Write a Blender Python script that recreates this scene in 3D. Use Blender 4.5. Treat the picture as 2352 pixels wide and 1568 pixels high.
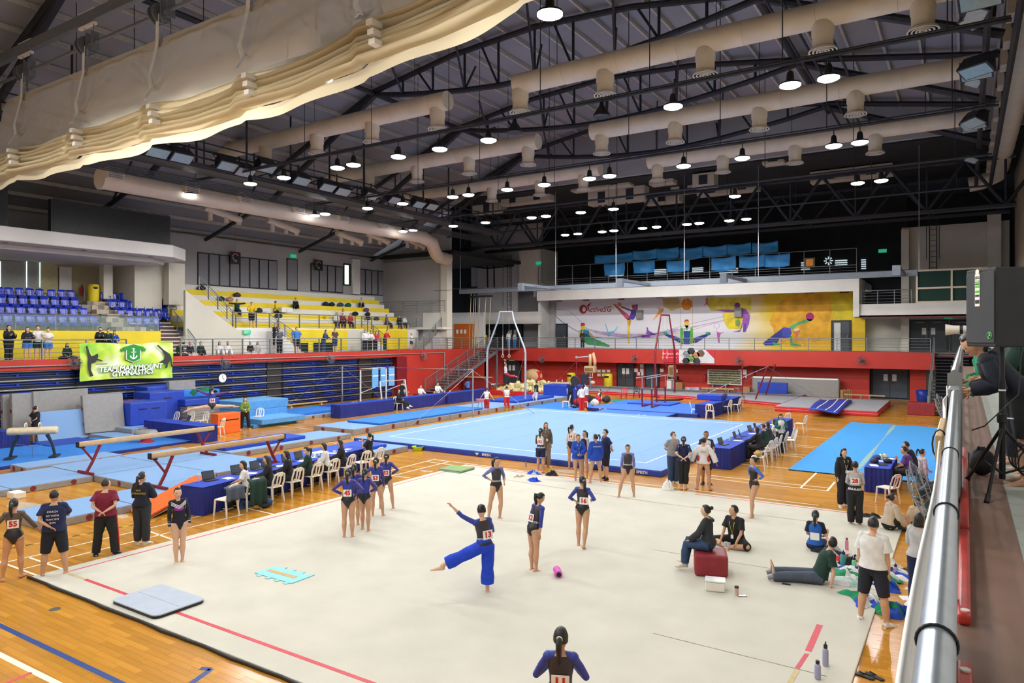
import bpy,bmesh,math,random
from mathutils import Vector,Matrix,Euler
for o in list(bpy.data.objects):bpy.data.objects.remove(o)
scn=bpy.context.scene
COL=scn.collection
R=math.radians
# ---------------------------------------------------------------- camera
FPX,HZ,CX,CAMZ=1617.0,770.0,1176.0,4.65
TH=math.atan((2217-CX)/FPX)
ST,CT=math.sin(TH),math.cos(TH)
cam_d=bpy.data.cameras.new('camera');cam_d.sensor_width=36.0;cam_d.lens=36.0*FPX/2352
cam_d.shift_y=(HZ-784)/2352;cam_d.clip_start=0.05;cam_d.clip_end=300
cam=bpy.data.objects.new('camera',cam_d);COL.objects.link(cam)
cam.location=(0,0,CAMZ);cam.rotation_euler=(math.pi/2,0,TH)
scn.camera=cam
# ---------------------------------------------------------------- world, exposure
wd=bpy.data.worlds.new('world');scn.world=wd;wd.use_nodes=True
wd.node_tree.nodes['Background'].inputs[0].default_value=(0.75,0.85,1.0,1)
wd.node_tree.nodes['Background'].inputs[1].default_value=0.6
vs=scn.view_settings
vs.view_transform='Standard';vs.look='None';vs.gamma=1.0;vs.use_curve_mapping=False
vs.exposure=0.36
try:
    scn.cycles.max_bounces=6;scn.cycles.diffuse_bounces=3;scn.cycles.glossy_bounces=2;scn.cycles.use_adaptive_sampling=True;scn.cycles.adaptive_threshold=.09;scn.cycles.adaptive_min_samples=12
    scn.cycles.transparent_max_bounces=12;scn.cycles.transmission_bounces=3
    scn.cycles.sample_clamp_indirect=4.0;scn.cycles.caustics_reflective=False;scn.cycles.caustics_refractive=False
    scn.cycles.use_denoising=True
except Exception:pass
LAMP_W=150.0
# pixel of the 2352x1568 photograph -> point on a plane of the hall
def G(u,v,z=0.0):
    r=(u-CX)/FPX;t=(CAMZ-z)*FPX/(v-HZ)
    return (t*(-ST+r*CT),t*(CT+r*ST))
def WX(u,v,X):
    r=(u-CX)/FPX;t=X/(-ST+r*CT)
    return (t*(CT+r*ST),CAMZ-t*(v-HZ)/FPX)
def WY(u,v,Y):
    r=(u-CX)/FPX;t=Y/(CT+r*ST)
    return (t*(-ST+r*CT),CAMZ-t*(v-HZ)/FPX)
# ---------------------------------------------------------------- materials
def lin(c):
    if isinstance(c,str):
        c=c.lstrip('#');c=[int(c[i:i+2],16)/255 for i in (0,2,4)]
    return tuple(x/12.92 if x<=.04045 else ((x+.055)/1.055)**2.4 for x in c[:3])
MATS={}
def mat(name,c,rough=.6,metal=0.,var=.06,scale=6.,bump=0.,bscale=60.,spec=.5,emit=0.,alpha=1.,trans=0.,stretch=None):
    """procedural principled material: noise-driven colour variation and fine relief"""
    if name in MATS: return MATS[name]
    m=bpy.data.materials.new(name);m.use_nodes=True;MATS[name]=m
    nt=m.node_tree;b=nt.nodes['Principled BSDF'];L=nt.links.new
    c=lin(c)
    b.inputs['Roughness'].default_value=rough;b.inputs['Metallic'].default_value=metal
    b.inputs['Specular IOR Level'].default_value=spec
    b.inputs['Base Color'].default_value=(*c,1)
    m.diffuse_color=(*c,1)
    if emit:
        b.inputs['Emission Color'].default_value=(*c,1);b.inputs['Emission Strength'].default_value=emit
    if alpha<1:b.inputs['Alpha'].default_value=alpha
    if trans:b.inputs['Transmission Weight'].default_value=trans
    if var or bump:
        tc=nt.nodes.new('ShaderNodeTexCoord');src=tc.outputs['Object']
        if stretch:
            mp=nt.nodes.new('ShaderNodeMapping');mp.inputs['Scale'].default_value=stretch;L(src,mp.inputs[0]);src=mp.outputs[0]
        if var:
            n=nt.nodes.new('ShaderNodeTexNoise');n.inputs['Scale'].default_value=scale;n.inputs['Detail'].default_value=4;L(src,n.inputs['Vector'])
            r=nt.nodes.new('ShaderNodeValToRGB');r.color_ramp.elements[0].position=.3;r.color_ramp.elements[1].position=.7
            r.color_ramp.elements[0].color=(*[x*(1-var*1.6) for x in c],1);r.color_ramp.elements[1].color=(*[min(1,x*(1+var)+.004) for x in c],1)
            L(n.outputs['Fac'],r.inputs[0]);L(r.outputs[0],b.inputs['Base Color'])
        if bump:
            n2=nt.nodes.new('ShaderNodeTexNoise');n2.inputs['Scale'].default_value=bscale;L(src,n2.inputs['Vector'])
            bp=nt.nodes.new('ShaderNodeBump');bp.inputs['Strength'].default_value=bump;bp.inputs['Distance'].default_value=.02
            L(n2.outputs['Fac'],bp.inputs['Height']);L(bp.outputs[0],b.inputs['Normal'])
    return m
# ---------------------------------------------------------------- mesh builder
class MB:
    def __init__(s):s.v=[];s.f=[];s.m=[];s.mi=0
    def add(s,vs,fs,mi=None):
        k=len(s.v);s.v+=[tuple(x) for x in vs];s.f+=[tuple(i+k for i in f) for f in fs]
        s.m+=[s.mi if mi is None else mi]*len(fs); return s
    def bx(s,x0,x1,y0,y1,z0,z1,mi=None):
        return s.add([(x0,y0,z0),(x1,y0,z0),(x1,y1,z0),(x0,y1,z0),(x0,y0,z1),(x1,y0,z1),(x1,y1,z1),(x0,y1,z1)],
            [(0,3,2,1),(4,5,6,7),(0,1,5,4),(1,2,6,5),(2,3,7,6),(3,0,4,7)],mi)
    def box(s,c,d,rot=None,mi=None):
        hx,hy,hz=d[0]/2,d[1]/2,d[2]/2;c=Vector(c)
        q=[Vector((a*hx,b*hy,e*hz)) for e in (-1,1) for a,b in ((-1,-1),(1,-1),(1,1),(-1,1))]
        if rot is not None:
            M=rot if isinstance(rot,Matrix) else Euler(rot).to_matrix();q=[M@x for x in q]
        return s.add([c+x for x in q],[(0,3,2,1),(4,5,6,7),(0,1,5,4),(1,2,6,5),(2,3,7,6),(3,0,4,7)],mi)
    def tube(s,p,q,r,r2=None,n=8,cap=True,mi=None):
        return s.path([p,q],[r,r if r2 is None else r2],n,cap,mi=mi)
    def path(s,pts,r,n=8,cap=True,closed=False,mi=None,flat=1.,up=None):
        """swept tube through points; r a number or a list; flat squashes one cross axis"""
        pts=[Vector(p) for p in pts];N=len(pts)
        rs=r if isinstance(r,(list,tuple)) else [r]*N
        rings=[];prev=None
        for i,p in enumerate(pts):
            a=pts[(i-1)%N] if (i or closed) else p;b=pts[(i+1)%N] if (i<N-1 or closed) else p
            t=(b-a)
            if t.length<1e-9:t=Vector((0,0,1))
            t.normalize()
            if prev is None:
                h=Vector(up) if up else (Vector((0,0,1)) if abs(t.z)<.9 else Vector((1,0,0)))
            else:h=prev
            x=h-t*h.dot(t)
            if x.length<1e-6:x=Vector((1,0,0))-t*t.x
            x.normalize();y=t.cross(x);prev=x
            rr=rs[i];ra,rb=(rr if isinstance(rr,(tuple,list)) else (rr,rr*flat))
            rings.append([p+x*(math.cos(2*math.pi*k/n)*ra)+y*(math.sin(2*math.pi*k/n)*rb) for k in range(n)])
        vs=[w for g in rings for w in g];fs=[]
        for i in range(N if closed else N-1):
            j=(i+1)%N
            for k in range(n):fs.append((i*n+k,i*n+(k+1)%n,j*n+(k+1)%n,j*n+k))
        if cap and not closed:
            fs.append(tuple(range(n-1,-1,-1)));fs.append(tuple((N-1)*n+k for k in range(n)))
        return s.add(vs,fs,mi)
    def loft(s,rings,cap=True,mi=None):
        n=len(rings[0]);vs=[w for g in rings for w in g];fs=[]
        for i in range(len(rings)-1):
            for k in range(n):fs.append((i*n+k,i*n+(k+1)%n,(i+1)*n+(k+1)%n,(i+1)*n+k))
        if cap:fs.append(tuple(range(n-1,-1,-1)));fs.append(tuple((len(rings)-1)*n+k for k in range(n)))
        return s.add(vs,fs,mi)
    def lathe(s,c,prof,n=16,M=None,mi=None):
        c=Vector(c);vs=[];fs=[]
        for (r,z) in prof:
            for k in range(n):
                p=Vector((r*math.cos(2*math.pi*k/n),r*math.sin(2*math.pi*k/n),z))
                vs.append(c+(M@p if M else p))
        for i in range(len(prof)-1):
            for k in range(n):fs.append((i*n+k,i*n+(k+1)%n,(i+1)*n+(k+1)%n,(i+1)*n+k))
        if prof[0][0]>1e-6:fs.append(tuple(range(n-1,-1,-1)))
        if prof[-1][0]>1e-6:fs.append(tuple((len(prof)-1)*n+k for k in range(n)))
        return s.add(vs,fs,mi)
    def ell(s,c,rad,M=None,n=12,k=8,mi=None):
        prof=[(math.sin(math.pi*i/k),-math.cos(math.pi*i/k)) for i in range(k+1)]
        D=Matrix.Diagonal(Vector(rad));D=(M@D) if M else D
        return s.lathe(c,[(max(r,1e-4),z) for r,z in prof],n,D,mi)
    def prism(s,poly,z0,z1,mi=None,M=None):
        """polygon in xy extruded z0..z1, then transformed by M (4x4)"""
        n=len(poly);vs=[Vector((x,y,z0)) for x,y in poly]+[Vector((x,y,z1)) for x,y in poly]
        if M:vs=[M@w for w in vs]
        return s.add(vs,[tuple(range(n-1,-1,-1)),tuple(range(n,2*n))]+[(i,(i+1)%n,n+(i+1)%n,n+i) for i in range(n)],mi)
    def grid(s,fn,nu,nv,mi=None,closed=False):
        vs=[fn(i/(nu if closed else nu),j/nv) for i in range(nu+(0 if closed else 1)) for j in range(nv+1)];fs=[]
        W=nu if closed else nu+1
        for i in range(nu):
            for j in range(nv):a=i*(nv+1)+j;b=((i+1)%W)*(nv+1)+j;fs.append((a,b,b+1,a+1))
        return s.add(vs,fs,mi)
    def build(s,name,mats,parent=None,smooth=False,bevel=0.,local=False,kind=None,label=None,seg=2):
        me=bpy.data.meshes.new(name);vs=s.v
        if parent is not None and not local:
            I=wmat(parent).inverted();vs=[I@Vector(x) for x in vs]
        me.from_pydata([tuple(x) for x in vs],[],s.f)
        for q in (mats if isinstance(mats,(list,tuple)) else [mats]):me.materials.append(q)
        if any(s.m):me.polygons.foreach_set('material_index',s.m)
        if smooth:
            me.polygons.foreach_set('use_smooth',[True]*len(s.f))
        me.update()
        o=bpy.data.objects.new(name,me);COL.objects.link(o)
        if parent is not None:o.parent=parent
        if smooth=='auto':
            try:me.set_sharp_from_angle(angle=R(38))
            except Exception:pass
        if bevel:
            b=o.modifiers.new('bevel','BEVEL');b.width=bevel;b.segments=seg;b.limit_method='ANGLE';b.angle_limit=R(40)
        if kind:o['kind']=kind
        if label:o['label']=label
        return o
def wmat(o):
    m=Matrix()
    while o is not None:m=o.matrix_basis@m;o=o.parent
    return m
def tag(o,label,cat,group=None,kind=None):
    o['label']=label;o['category']=cat
    if group:o['group']=group
    if kind:o['kind']=kind
    return o
def thing(name,label,cat,loc=(0,0,0),rz=0.,group=None):
    o=bpy.data.objects.new(name,None);COL.objects.link(o);o.empty_display_size=.1
    o.location=loc;o.rotation_euler=(0,0,rz)
    return tag(o,label,cat,group)
def struct(o,label=None):
    o['kind']='structure'
    if label:o['label']=label
    return o
def dup(root,loc=None,rz=None,label=None,group=None,parent=None):
    c=root.copy();COL.objects.link(c)
    if parent is not None:c.parent=parent
    if loc is not None:c.location=loc
    if rz is not None:c.rotation_euler=(0,0,rz)
    if label:c['label']=label
    if group:c['group']=group
    for ch in list(root.children):dup(ch,parent=c)
    return c
ORD=['first','second','third','fourth','fifth','sixth','seventh','eighth','ninth','tenth','eleventh','twelfth','thirteenth','fourteenth','fifteenth','sixteenth']
def text(body,size,M,m,parent=None,name='lettering',align='CENTER',ext=.002,shear=0.,bold=0.):
    """flat lettering as a mesh; M places the text's xy plane in the world"""
    cu=bpy.data.curves.new(name,'FONT');cu.body=body;cu.size=size;cu.align_x=align;cu.align_y='CENTER';cu.extrude=ext;cu.shear=shear
    cu.offset=bold;cu.resolution_u=2
    tmp=bpy.data.objects.new(name,cu);COL.objects.link(tmp)
    me=bpy.data.meshes.new_from_object(tmp);bpy.data.objects.remove(tmp);bpy.data.curves.remove(cu)
    me.materials.clear();me.materials.append(m)
    T=(wmat(parent).inverted()@M) if parent is not None else M
    me.transform(T)
    o=bpy.data.objects.new(name,me);COL.objects.link(o)
    if parent is not None:o.parent=parent
    return o
def basis(o,x,y,z=None):
    x=Vector(x).normalized();y=Vector(y);y=(y-x*x.dot(y)).normalized();z=x.cross(y)
    return Matrix(((x.x,y.x,z.x,o[0]),(x.y,y.y,z.y,o[1]),(x.z,y.z,z.z,o[2]),(0,0,0,1)))
rnd=random.Random(7)
# palette
M_white=mat('white_paint','#d9d7d2',.7,var=.04,scale=.6)
M_cream=mat('cream_wall','#c9c4b6',.8,var=.05,scale=.5)
M_greyw=mat('grey_wall','#a9a7a6',.8,var=.05,scale=.5)
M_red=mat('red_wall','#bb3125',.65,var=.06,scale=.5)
M_yel=mat('yellow_paint','#e3c91c',.6,var=.06,scale=.8)
M_dark=mat('dark_steel','#2c2e36',.5,metal=.2,var=.12)
M_black=mat('black_plastic','#111214',.45,var=.1)
M_blackw=mat('black_wall','#16171a',.8,var=.2,scale=.8)
M_grey=mat('grey_steel','#8b9096',.4,metal=.4,var=.06)
M_galv=mat('galvanised','#9aa5ae',.32,metal=.7,var=.06,scale=20)
M_duct=mat('cream_duct','#e0d2bc',.5,var=.05,scale=1.2)
M_deck=mat('roof_deck','#939398',.8,var=.06,scale=.3)
M_chrome=mat('chrome','#d5d8dc',.18,metal=.95,var=.02)
M_blue=mat('royal_blue_vinyl','#1b3fae',.5,var=.07,bump=.05,bscale=120)
M_navy=mat('navy_cloth','#13257a',.85,var=.1,bump=.1,bscale=200)
M_skyc=mat('light_blue_carpet','#7da1cc',.95,var=.03,scale=30,bump=.1,bscale=300)
M_matblue=mat('mat_blue_top','#4a90d8',.8,var=.05,scale=10)
M_greyv=mat('grey_vinyl','#8f8d8b',.55,var=.06,bump=.04)
M_maroon=mat('maroon_vinyl','#8a2029',.55,var=.08)
M_plw=mat('white_plastic','#e4e0d6',.4,var=.03)
M_paper=mat('white_paper','#efeeea',.9,var=.02)
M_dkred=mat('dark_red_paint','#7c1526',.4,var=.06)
M_redv=mat('red_vinyl','#c3202c',.5,var=.06)
M_green=mat('exit_green','#0c9a6d',.5,emit=.8)
M_door=mat('grey_door','#3b4148',.5,var=.06)
M_woodlt=mat('light_wood','#c9a878',.5,var=.15,scale=8,stretch=(1,1,.2))
M_orange=mat('orange_vinyl','#e8671f',.5,var=.06)
M_redpaint=mat('red_lettering','#c01f2c',.6,var=0)
M_glass=mat('glass','#bcd8d4',.06,var=0,alpha=.13,spec=.6)
# ================================================================ SETTING
def wood_mat():
    m=bpy.data.materials.new('maple_floor');m.use_nodes=True;nt=m.node_tree;b=nt.nodes['Principled BSDF'];L=nt.links.new
    tc=nt.nodes.new('ShaderNodeTexCoord')
    br=nt.nodes.new('ShaderNodeTexBrick');br.inputs['Scale'].default_value=1;br.inputs['Brick Width'].default_value=1.1;br.inputs['Row Height'].default_value=.11
    br.inputs['Mortar Size'].default_value=.0;br.inputs['Color1'].default_value=(*lin('#c29251'),1);br.inputs['Color2'].default_value=(*lin('#aa7a3c'),1)
    L(tc.outputs['Object'],br.inputs['Vector'])
    gi=nt.nodes.new('ShaderNodeNewGeometry');oi=nt.nodes.new('ShaderNodeObjectInfo')
    ad=nt.nodes.new('ShaderNodeMath');ad.operation='ADD';L(gi.outputs['Random Per Island'],ad.inputs[0]);L(oi.outputs['Random'],ad.inputs[1])
    fr=nt.nodes.new('ShaderNodeMath');fr.operation='FRACT';L(ad.outputs[0],fr.inputs[0])
    rp=nt.nodes.new('ShaderNodeValToRGB');L(fr.outputs[0],rp.inputs[0])
    rp.color_ramp.elements[0].color=(.66,.62,.55,1);rp.color_ramp.elements[1].color=(1.12,1.1,1.05,1)
    mx=nt.nodes.new('ShaderNodeMixRGB');mx.blend_type='MULTIPLY';mx.inputs[0].default_value=.55;L(br.outputs['Color'],mx.inputs[1]);L(rp.outputs[0],mx.inputs[2])
    mp=nt.nodes.new('ShaderNodeMapping');mp.inputs['Scale'].default_value=(1.5,40,1);L(tc.outputs['Object'],mp.inputs[0])
    n=nt.nodes.new('ShaderNodeTexNoise');n.inputs['Scale'].default_value=1;n.inputs['Detail'].default_value=5;L(mp.outputs[0],n.inputs['Vector'])
    m2=nt.nodes.new('ShaderNodeMixRGB');m2.blend_type='MULTIPLY';m2.inputs[0].default_value=.3;L(mx.outputs[0],m2.inputs[1]);L(n.outputs['Color'],m2.inputs[2])
    n3=nt.nodes.new('ShaderNodeTexNoise');n3.inputs['Scale'].default_value=.45;n3.inputs['Detail'].default_value=3;L(tc.outputs['Object'],n3.inputs['Vector'])
    r3=nt.nodes.new('ShaderNodeValToRGB');L(n3.outputs['Fac'],r3.inputs[0]);r3.color_ramp.elements[0].color=(.8,.75,.66,1);r3.color_ramp.elements[1].color=(1.2,1.15,1.05,1)
    r3.color_ramp.elements[0].position=.3;r3.color_ramp.elements[1].position=.7
    m4=nt.nodes.new('ShaderNodeMixRGB');m4.blend_type='MULTIPLY';m4.inputs[0].default_value=.5;L(m2.outputs[0],m4.inputs[1]);L(r3.outputs[0],m4.inputs[2])
    hs=nt.nodes.new('ShaderNodeHueSaturation');hs.inputs['Value'].default_value=1.4;hs.inputs['Saturation'].default_value=1.08;L(m4.outputs[0],hs.inputs['Color'])
    L(hs.outputs[0],b.inputs['Base Color']);b.inputs['Roughness'].default_value=.22;b.inputs['Specular IOR Level'].default_value=.45
    MATS['maple_floor']=m; return m
M_wood=wood_mat()
floor=struct(MB().bx(-37.5,.2,-8,58,-.1,0).build('floor',M_wood),'glossy amber maple sports floor')
# ---- boards of the near floor, each its own piece
def planks():
    W,Ln=.11,1.1;cells=[]
    for j in range(int((6.3-.5)/W)):
        y=.5+j*W;off=(j*.37)%1*Ln
        for i in range(-1,16):
            x=-17.6+off+i*Ln
            if x+Ln>-4.4:continue
            cells.append((x,y))
    for j in range(int((16-7.2)/W)):
        y=7.2+j*W;off=(j*.37)%1*Ln
        x=-1.22+off*.3
        cells.append((x,y))
    def vis(x,y):
        d=-ST*x+CT*y;r=CT*x+ST*y
        if d<.5: return None
        u=CX+FPX*r/d;v=HZ+FPX*CAMZ/d
        return d if (-60<u<2140 and v<1640) else None
    cells=[(vis(x+.5,y),x,y) for x,y in cells];cells=sorted(c for c in cells if c[0])
    base=MB().bx(0,Ln-.003,0,W-.003,0,.0025).build('floor_board',M_wood,floor)
    rest=MB()
    for k,(d,x,y) in enumerate(cells):
        if k<300:
            o=base if k==0 else base.copy()
            if k:COL.objects.link(o)
            o.location=(x,y,0)
        else:rest.bx(x,x+Ln-.003,y,y+W-.003,0,.0025)
    if rest.v:rest.build('floor_boards_beyond',M_wood,floor,kind='stuff')
planks()
# ---- painted court lines and tapes
M_lw=mat('line_white','#f2ead2',.5,var=.03);M_lb=mat('line_blue','#0b3c86',.5,var=.05);M_lr=mat('tape_red','#cf4252',.6,var=.08)
M_ly=mat('tape_yellow','#e8b931',.5,var=.05);M_lk=mat('tape_black','#1d1c1a',.5,var=.05)
def line(u1,v1,u2,v2,w=.05,m=None,z=.004,parent=None,snap=None,name='court_line'):
    a=Vector((*G(u1,v1,z),0));b=Vector((*G(u2,v2,z),0))
    if snap=='x':b.y=a.y
    if snap=='y':b.x=a.x
    d=(b-a).normalized();n=Vector((-d.y,d.x,0))*w/2
    P=[a-n,b-n,b+n,a+n]
    return MB().add([(p.x,p.y,z-.0012) for p in P]+[(p.x,p.y,z) for p in P],
        [(4,5,6,7),(0,1,5,4),(1,2,6,5),(2,3,7,6),(3,0,4,7)]).build(name,m or M_lw,parent or floor)
line(-60,1473,140,1573,.09);line(-60,1407,290,1574,.09,M_lb);line(440,1568,485,1536,.09,M_lb);line(460,1534,485,1536,.09,M_lb)
line(12,1570,72,1544,.06,M_lr)
line(-20,1282,88,1322);line(62,1278,146,1307)
line(-20,1298,105,1270,.045,snap=None);line(149,1258,620,1147,.045);line(49,1307,300,1244.5,.045);line(300,1244.5,560,1180,.045);line(330,1215,400,1240);line(560,1165,640,1183)
line(893,1081,1000,1053.6,.05);line(893,1094,1034,1059,.05);line(995,1054.5,1215,1082,.05);line(975,1059,1052,1069,.05);line(906,1093,941,1097,.05)
line(1215,1080,1560,1121);line(1560,1121,1880,1160);line(1560,1085,1650,1093)
def cl(x1,y1,x2,y2,w=.05):line(1650+x1/7.84,930+y1/7.84,1650+x2/7.84,930+y2/7.84,w)
for q in ((1280,395,2180,450),(1290,415,2170,470),(1300,550,1980,600),(1270,705,1780,745),(1280,735,1740,770),(770,860,1570,900),(790,880,1530,935),(240,1045,1260,1140),(-700,1210,1980,1490),(-700,1262,1960,1545)):cl(*q)
cl(1480,1490,1765,1220,.06);cl(1960,1545,2100,1380,.06)
line(300,1027,452,1013);line(420,990,520,1003);line(585,972,760,990,.04);line(640,950,740,962,.04);line(720,1010,800,1022,.04);line(757,998,820,1008,.04);line(500,1075,560,1082,.04);line(75,1068,110,1073,.05)
def dashes(u1,v1,u2,v2,n,m,w=.05,duty=.5,name='hazard_dash',z=.006):
    a=Vector((*G(u1,v1),0));b=Vector((*G(u2,v2),0));d=(b-a)/n;t=d.normalized();nn=Vector((-t.y,t.x,0))*w/2
    for i in range(n):
        p=a+d*i;q=p+d*duty
        P=[p-nn,q-nn,q+nn,p+nn]
        MB().add([(x.x,x.y,z-.001) for x in P]+[(x.x,x.y,z) for x in P],[(4,5,6,7),(0,1,5,4),(1,2,6,5),(2,3,7,6),(3,0,4,7)]).build(name,m,floor)
line(-20,1268,385,1190,.06,M_ly,name='hazard_tape');dashes(-20,1268,385,1190,12,M_lk,.061)
line(90,1017,250,1005,.07,M_ly,name='hazard_tape');dashes(90,1017,250,1005,8,M_lk,.071)
dashes(1700,939.5,1785,944.5,9,M_ly,.06);dashes(2025,957,2128,967,11,M_ly,.06);dashes(1560,950,1600,953,4,M_ly,.06)
# metal floor sockets
for i,(u,v,r) in enumerate(((126,1399,.09),(2085,1560,.12))):
    x,y=G(u,v);MB().lathe((x,y,0),[(r,.0),(r,.005),(r*.9,.006),(r*.3,.006)],20).build('floor_socket',mat('socket_steel','#6f7470',.4,metal=.6),floor)
# chalk dust left on the boards
M_chalk=mat('chalk_dust','#d9cdb8',.95,var=.1,alpha=.35)
for i,(u,v,a,b) in enumerate(((270,1185,.5,.25),(1305,1083,.6,.3),(700,1040,.5,.25),(60,1162,.8,.4),(980,1082,.4,.2),(1760,1040,.5,.2))):
    x,y=G(u,v);P=[(x+a*math.cos(k*.4)*(.6+.4*rnd.random()),y+b*math.sin(k*.4)*(.6+.4*rnd.random())) for k in range(16)]
    MB().prism(P,.0055,.006).build('chalk_smear',M_chalk,floor)
# ---------------------------------------------------------------- gallery slabs, walls
def wall(name,m,*b,label=None,bevel=0):
    return struct(MB().bx(*b).build(name,m,bevel=bevel),label)
wall('wall_back',M_cream,-46,3,-8.3,-8,-.1,17)
# left side: red fascia, balcony slab, wall behind bleachers
bal_l=wall('floor_balcony_left',mat('screed','#8d8a86',.8),-39.2,-36.75,-8,56,3.25,3.45)
wall('trim_1',M_red,-36.75,-36.5,-8,41.3,3.02,3.5,label='red fascia beam along the left balcony edge')
wall('wall_left_lower',M_blackw,-39.2,-39,-8,41.3,-.1,3.3)
wall('wall_left_red',M_red,-39.2,-36.5,41.3,52.9,-.1,3.5,label='red wall beyond the folded bleachers')
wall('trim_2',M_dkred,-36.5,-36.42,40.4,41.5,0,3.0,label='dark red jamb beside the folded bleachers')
# pipe along the fascia
struct(MB().tube((-36.42,-8,3.22),(-36.42,46.2,3.22),.035).tube((-36.42,46.2,3.22),(-36.42,46.2,.1),.035).build('trim_3',M_greyv),'thin grey conduit pipe along the red fascia')
# blue-seat stand (left)
wall('wall_left_yellow',M_yel,-39.35,-39.05,-8,23.2,3.45,4.9,label='yellow parapet wall below the blue seats')
st=MB()
TR=[(-39.35,4.88),(-40.35,4.88),(-41.25,5.38),(-42.15,5.92),(-43.05,6.45)]
tile_a=mat('step_tile_beige','#b7a58d',.6,var=.1);tile_b=mat('step_tile_grey','#6f706c',.6,var=.1)
M_tier=mat('terrace_concrete','#8f887c',.8,var=.08)
stand1=MB()
for k,(x0,x1,z) in enumerate(((-40.4,-39.35,4.88),(-41.3,-40.4,5.35),(-42.2,-41.3,5.88),(-43.1,-42.2,6.4),(-45.0,-43.1,6.4))):
    stand1.bx(x0,x1,-8,23.2,3.45,z)
struct(stand1.build('floor_terrace_left',M_tier),'stepped concrete terrace under the blue seats')
# tiled stair through the seats, alternating beige and grey treads
AY=WX(300,745,-39.6)[0]
steps1=struct(MB().bx(-39.6,-39.5,AY-.8,AY+.8,4.87,4.9).build('floor_aisle_steps',tile_a),'tiled aisle steps between the blue seats')
for k in range(7):
    x=-39.5-.52*k;z=4.88+.25*(k+1)
    for j in range(5):
        MB().bx(x-.52,x,AY-.85+.34*j,AY-.85+.34*(j+1)-.006,z-.25,z-.003*((j+k)%2)).build('tread_tile',tile_a if (j+k)%3 else tile_b,steps1)
wall('wall_left_rear',mat('warm_wall','#b9ad90',.8,var=.05,scale=.4),-45.3,-45,-8,23.6,6.4,9.3)
# concrete canopy above the blue seats
cy=23.3
can=MB().prism([(-45.2,-8),(-38.0,-8),(-38.0,cy),(-39.3,cy+1.6),(-45.2,cy+1.6)],9.1,9.8)
can.prism([(-45.2,-8),(-39.3,-8),(-39.3,cy-.4),(-40.2,cy+.8),(-45.2,cy+.8)],8.85,9.1)
struct(can.build('ceiling_canopy',M_white,bevel=.04),'white concrete canopy slab over the blue seats')
for i in range(5):
    MB().lathe((-38.7,8+3.6*i,9.1),[(.12,0),(.12,-.03),(.02,-.035)],12).build('downlight',M_greyv,bpy.data.objects['ceiling_canopy'])
# openings at the back of the stand: column, doors, shutters
def wx_box(name,m,u0,v0,u1,v1,X,th=.08,parent=None,label=None):
    y0,z1=WX(u0,v0,X);y1,_=WX(u1,v0,X);_,z0=WX(u0,v1,X)
    return MB().bx(X,X+th,y0,y1,z0,z1).build(name,m,parent,label=label)
rw=bpy.data.objects['wall_left_rear']
wx_box('column',M_cream,228,600,249,700,-43.4,.5,rw)
wx_box('doorway',M_blackw,249,620,266,670,-44.9,.05,rw);wx_box('door_leaf',mat('sage_door','#6d7266',.6),303,608,326,690,-44.9,.06,rw)
wx_box('recess',mat('brown_recess','#7b6a4f',.8),266,610,303,690,-44.93,.05,rw)
wx_box('pier',M_cream,326,600,375,700,-43.6,.6,rw);wx_box('pier',M_cream,375,604,412,700,-41.8,.6,rw)
wx_box('louvred_shutter',M_white,135,612,163,665,-44.9,.08,rw)
for i,(u0,u1) in enumerate(((1,60),(62,90),(93,132))):wx_box('roller_blind',mat('blind_fabric','#9a9c98',.8) if i<2 else mat('blind_cream','#b5ab86',.8),u0,598,u1,672,-44.9,.05,rw)
for u in (0,60.5,91):wx_box('light_gap',mat('window_daylight','#bfe6ea',.5,emit=2.5,var=0),u,600,u+1.2,660,-44.84,.02,rw)
# pier between the two stands
wall('wall_left_pier',M_cream,-44.6,-41.8,23.2,24.9,3.45,11.2)
MB().bx(-41.8,-41.7,23.3,24.8,9.3,11.2).build('pier_cap',M_greyw,bpy.data.objects['wall_left_pier'])
# second stand: platform, tiers, parapet
P2Y0,P2Y1=25.2,46.5
wall('wall_left_platform',M_cream,-44.3,-39.5,24.9,28.2,3.45,4.6)
pf=wall('floor_platform_left',M_white,-44.3,-39.5,28.2,P2Y1,3.45,5.15)
def face(name,m,u0,v0,u1,v1,X=-39.5,th=.05): return wx_box(name,m,u0,v0,u1,v1,X,th,pf)
face('yellow_panel',M_yel,658,757,797,806);face('yellow_panel',M_yel,841,757,935,808)
face('white_panel',M_white,572,756,657,812);face('cream_panel',M_cream,797,757,841,808)
face('dark_opening',mat('dark_green_void','#12211d',.8),662,788,707,812,-39.44);face('dark_opening',mat('dark_green_void','#12211d',.8),720,787,768,810,-39.44)
# sloping parapet beside the second stand
y0,z0=WX(455,668,-39.4);y1,z1=WX(543,755,-39.4);
par=MB().add([(-39.6,24.95,3.45),(-39.6,y1+.6,3.45),(-39.6,y1+.6,z1-.05),(-39.6,y1,z1-.05),(-39.6,24.95,z0),(-39.4,24.95,3.45),(-39.4,y1+.6,3.45),(-39.4,y1+.6,z1-.05),(-39.4,y1,z1-.05),(-39.4,24.95,z0)],
    [(0,1,2,3,4),(9,8,7,6,5),(0,5,6,1),(1,6,7,2),(2,7,8,3),(3,8,9,4),(4,9,5,0)])
struct(par.build('wall_left_parapet',M_cream),'cream sloping parapet beside the yellow terraces')
tiers=struct(MB().bx(-44.3,-44.2,P2Y0,P2Y1,5.1,5.2).build('floor_terrace_yellow',M_white),'yellow and white stepped terraces')
for k in range(8):
    x=-40.6-.46*k;z=5.15+.364*(k+1)
    MB().bx(-44.3,x,P2Y0+.2,P2Y1-.12*k,z-.364,z).build('terrace_step',M_yel if k%2==0 else M_white,tiers)
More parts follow.
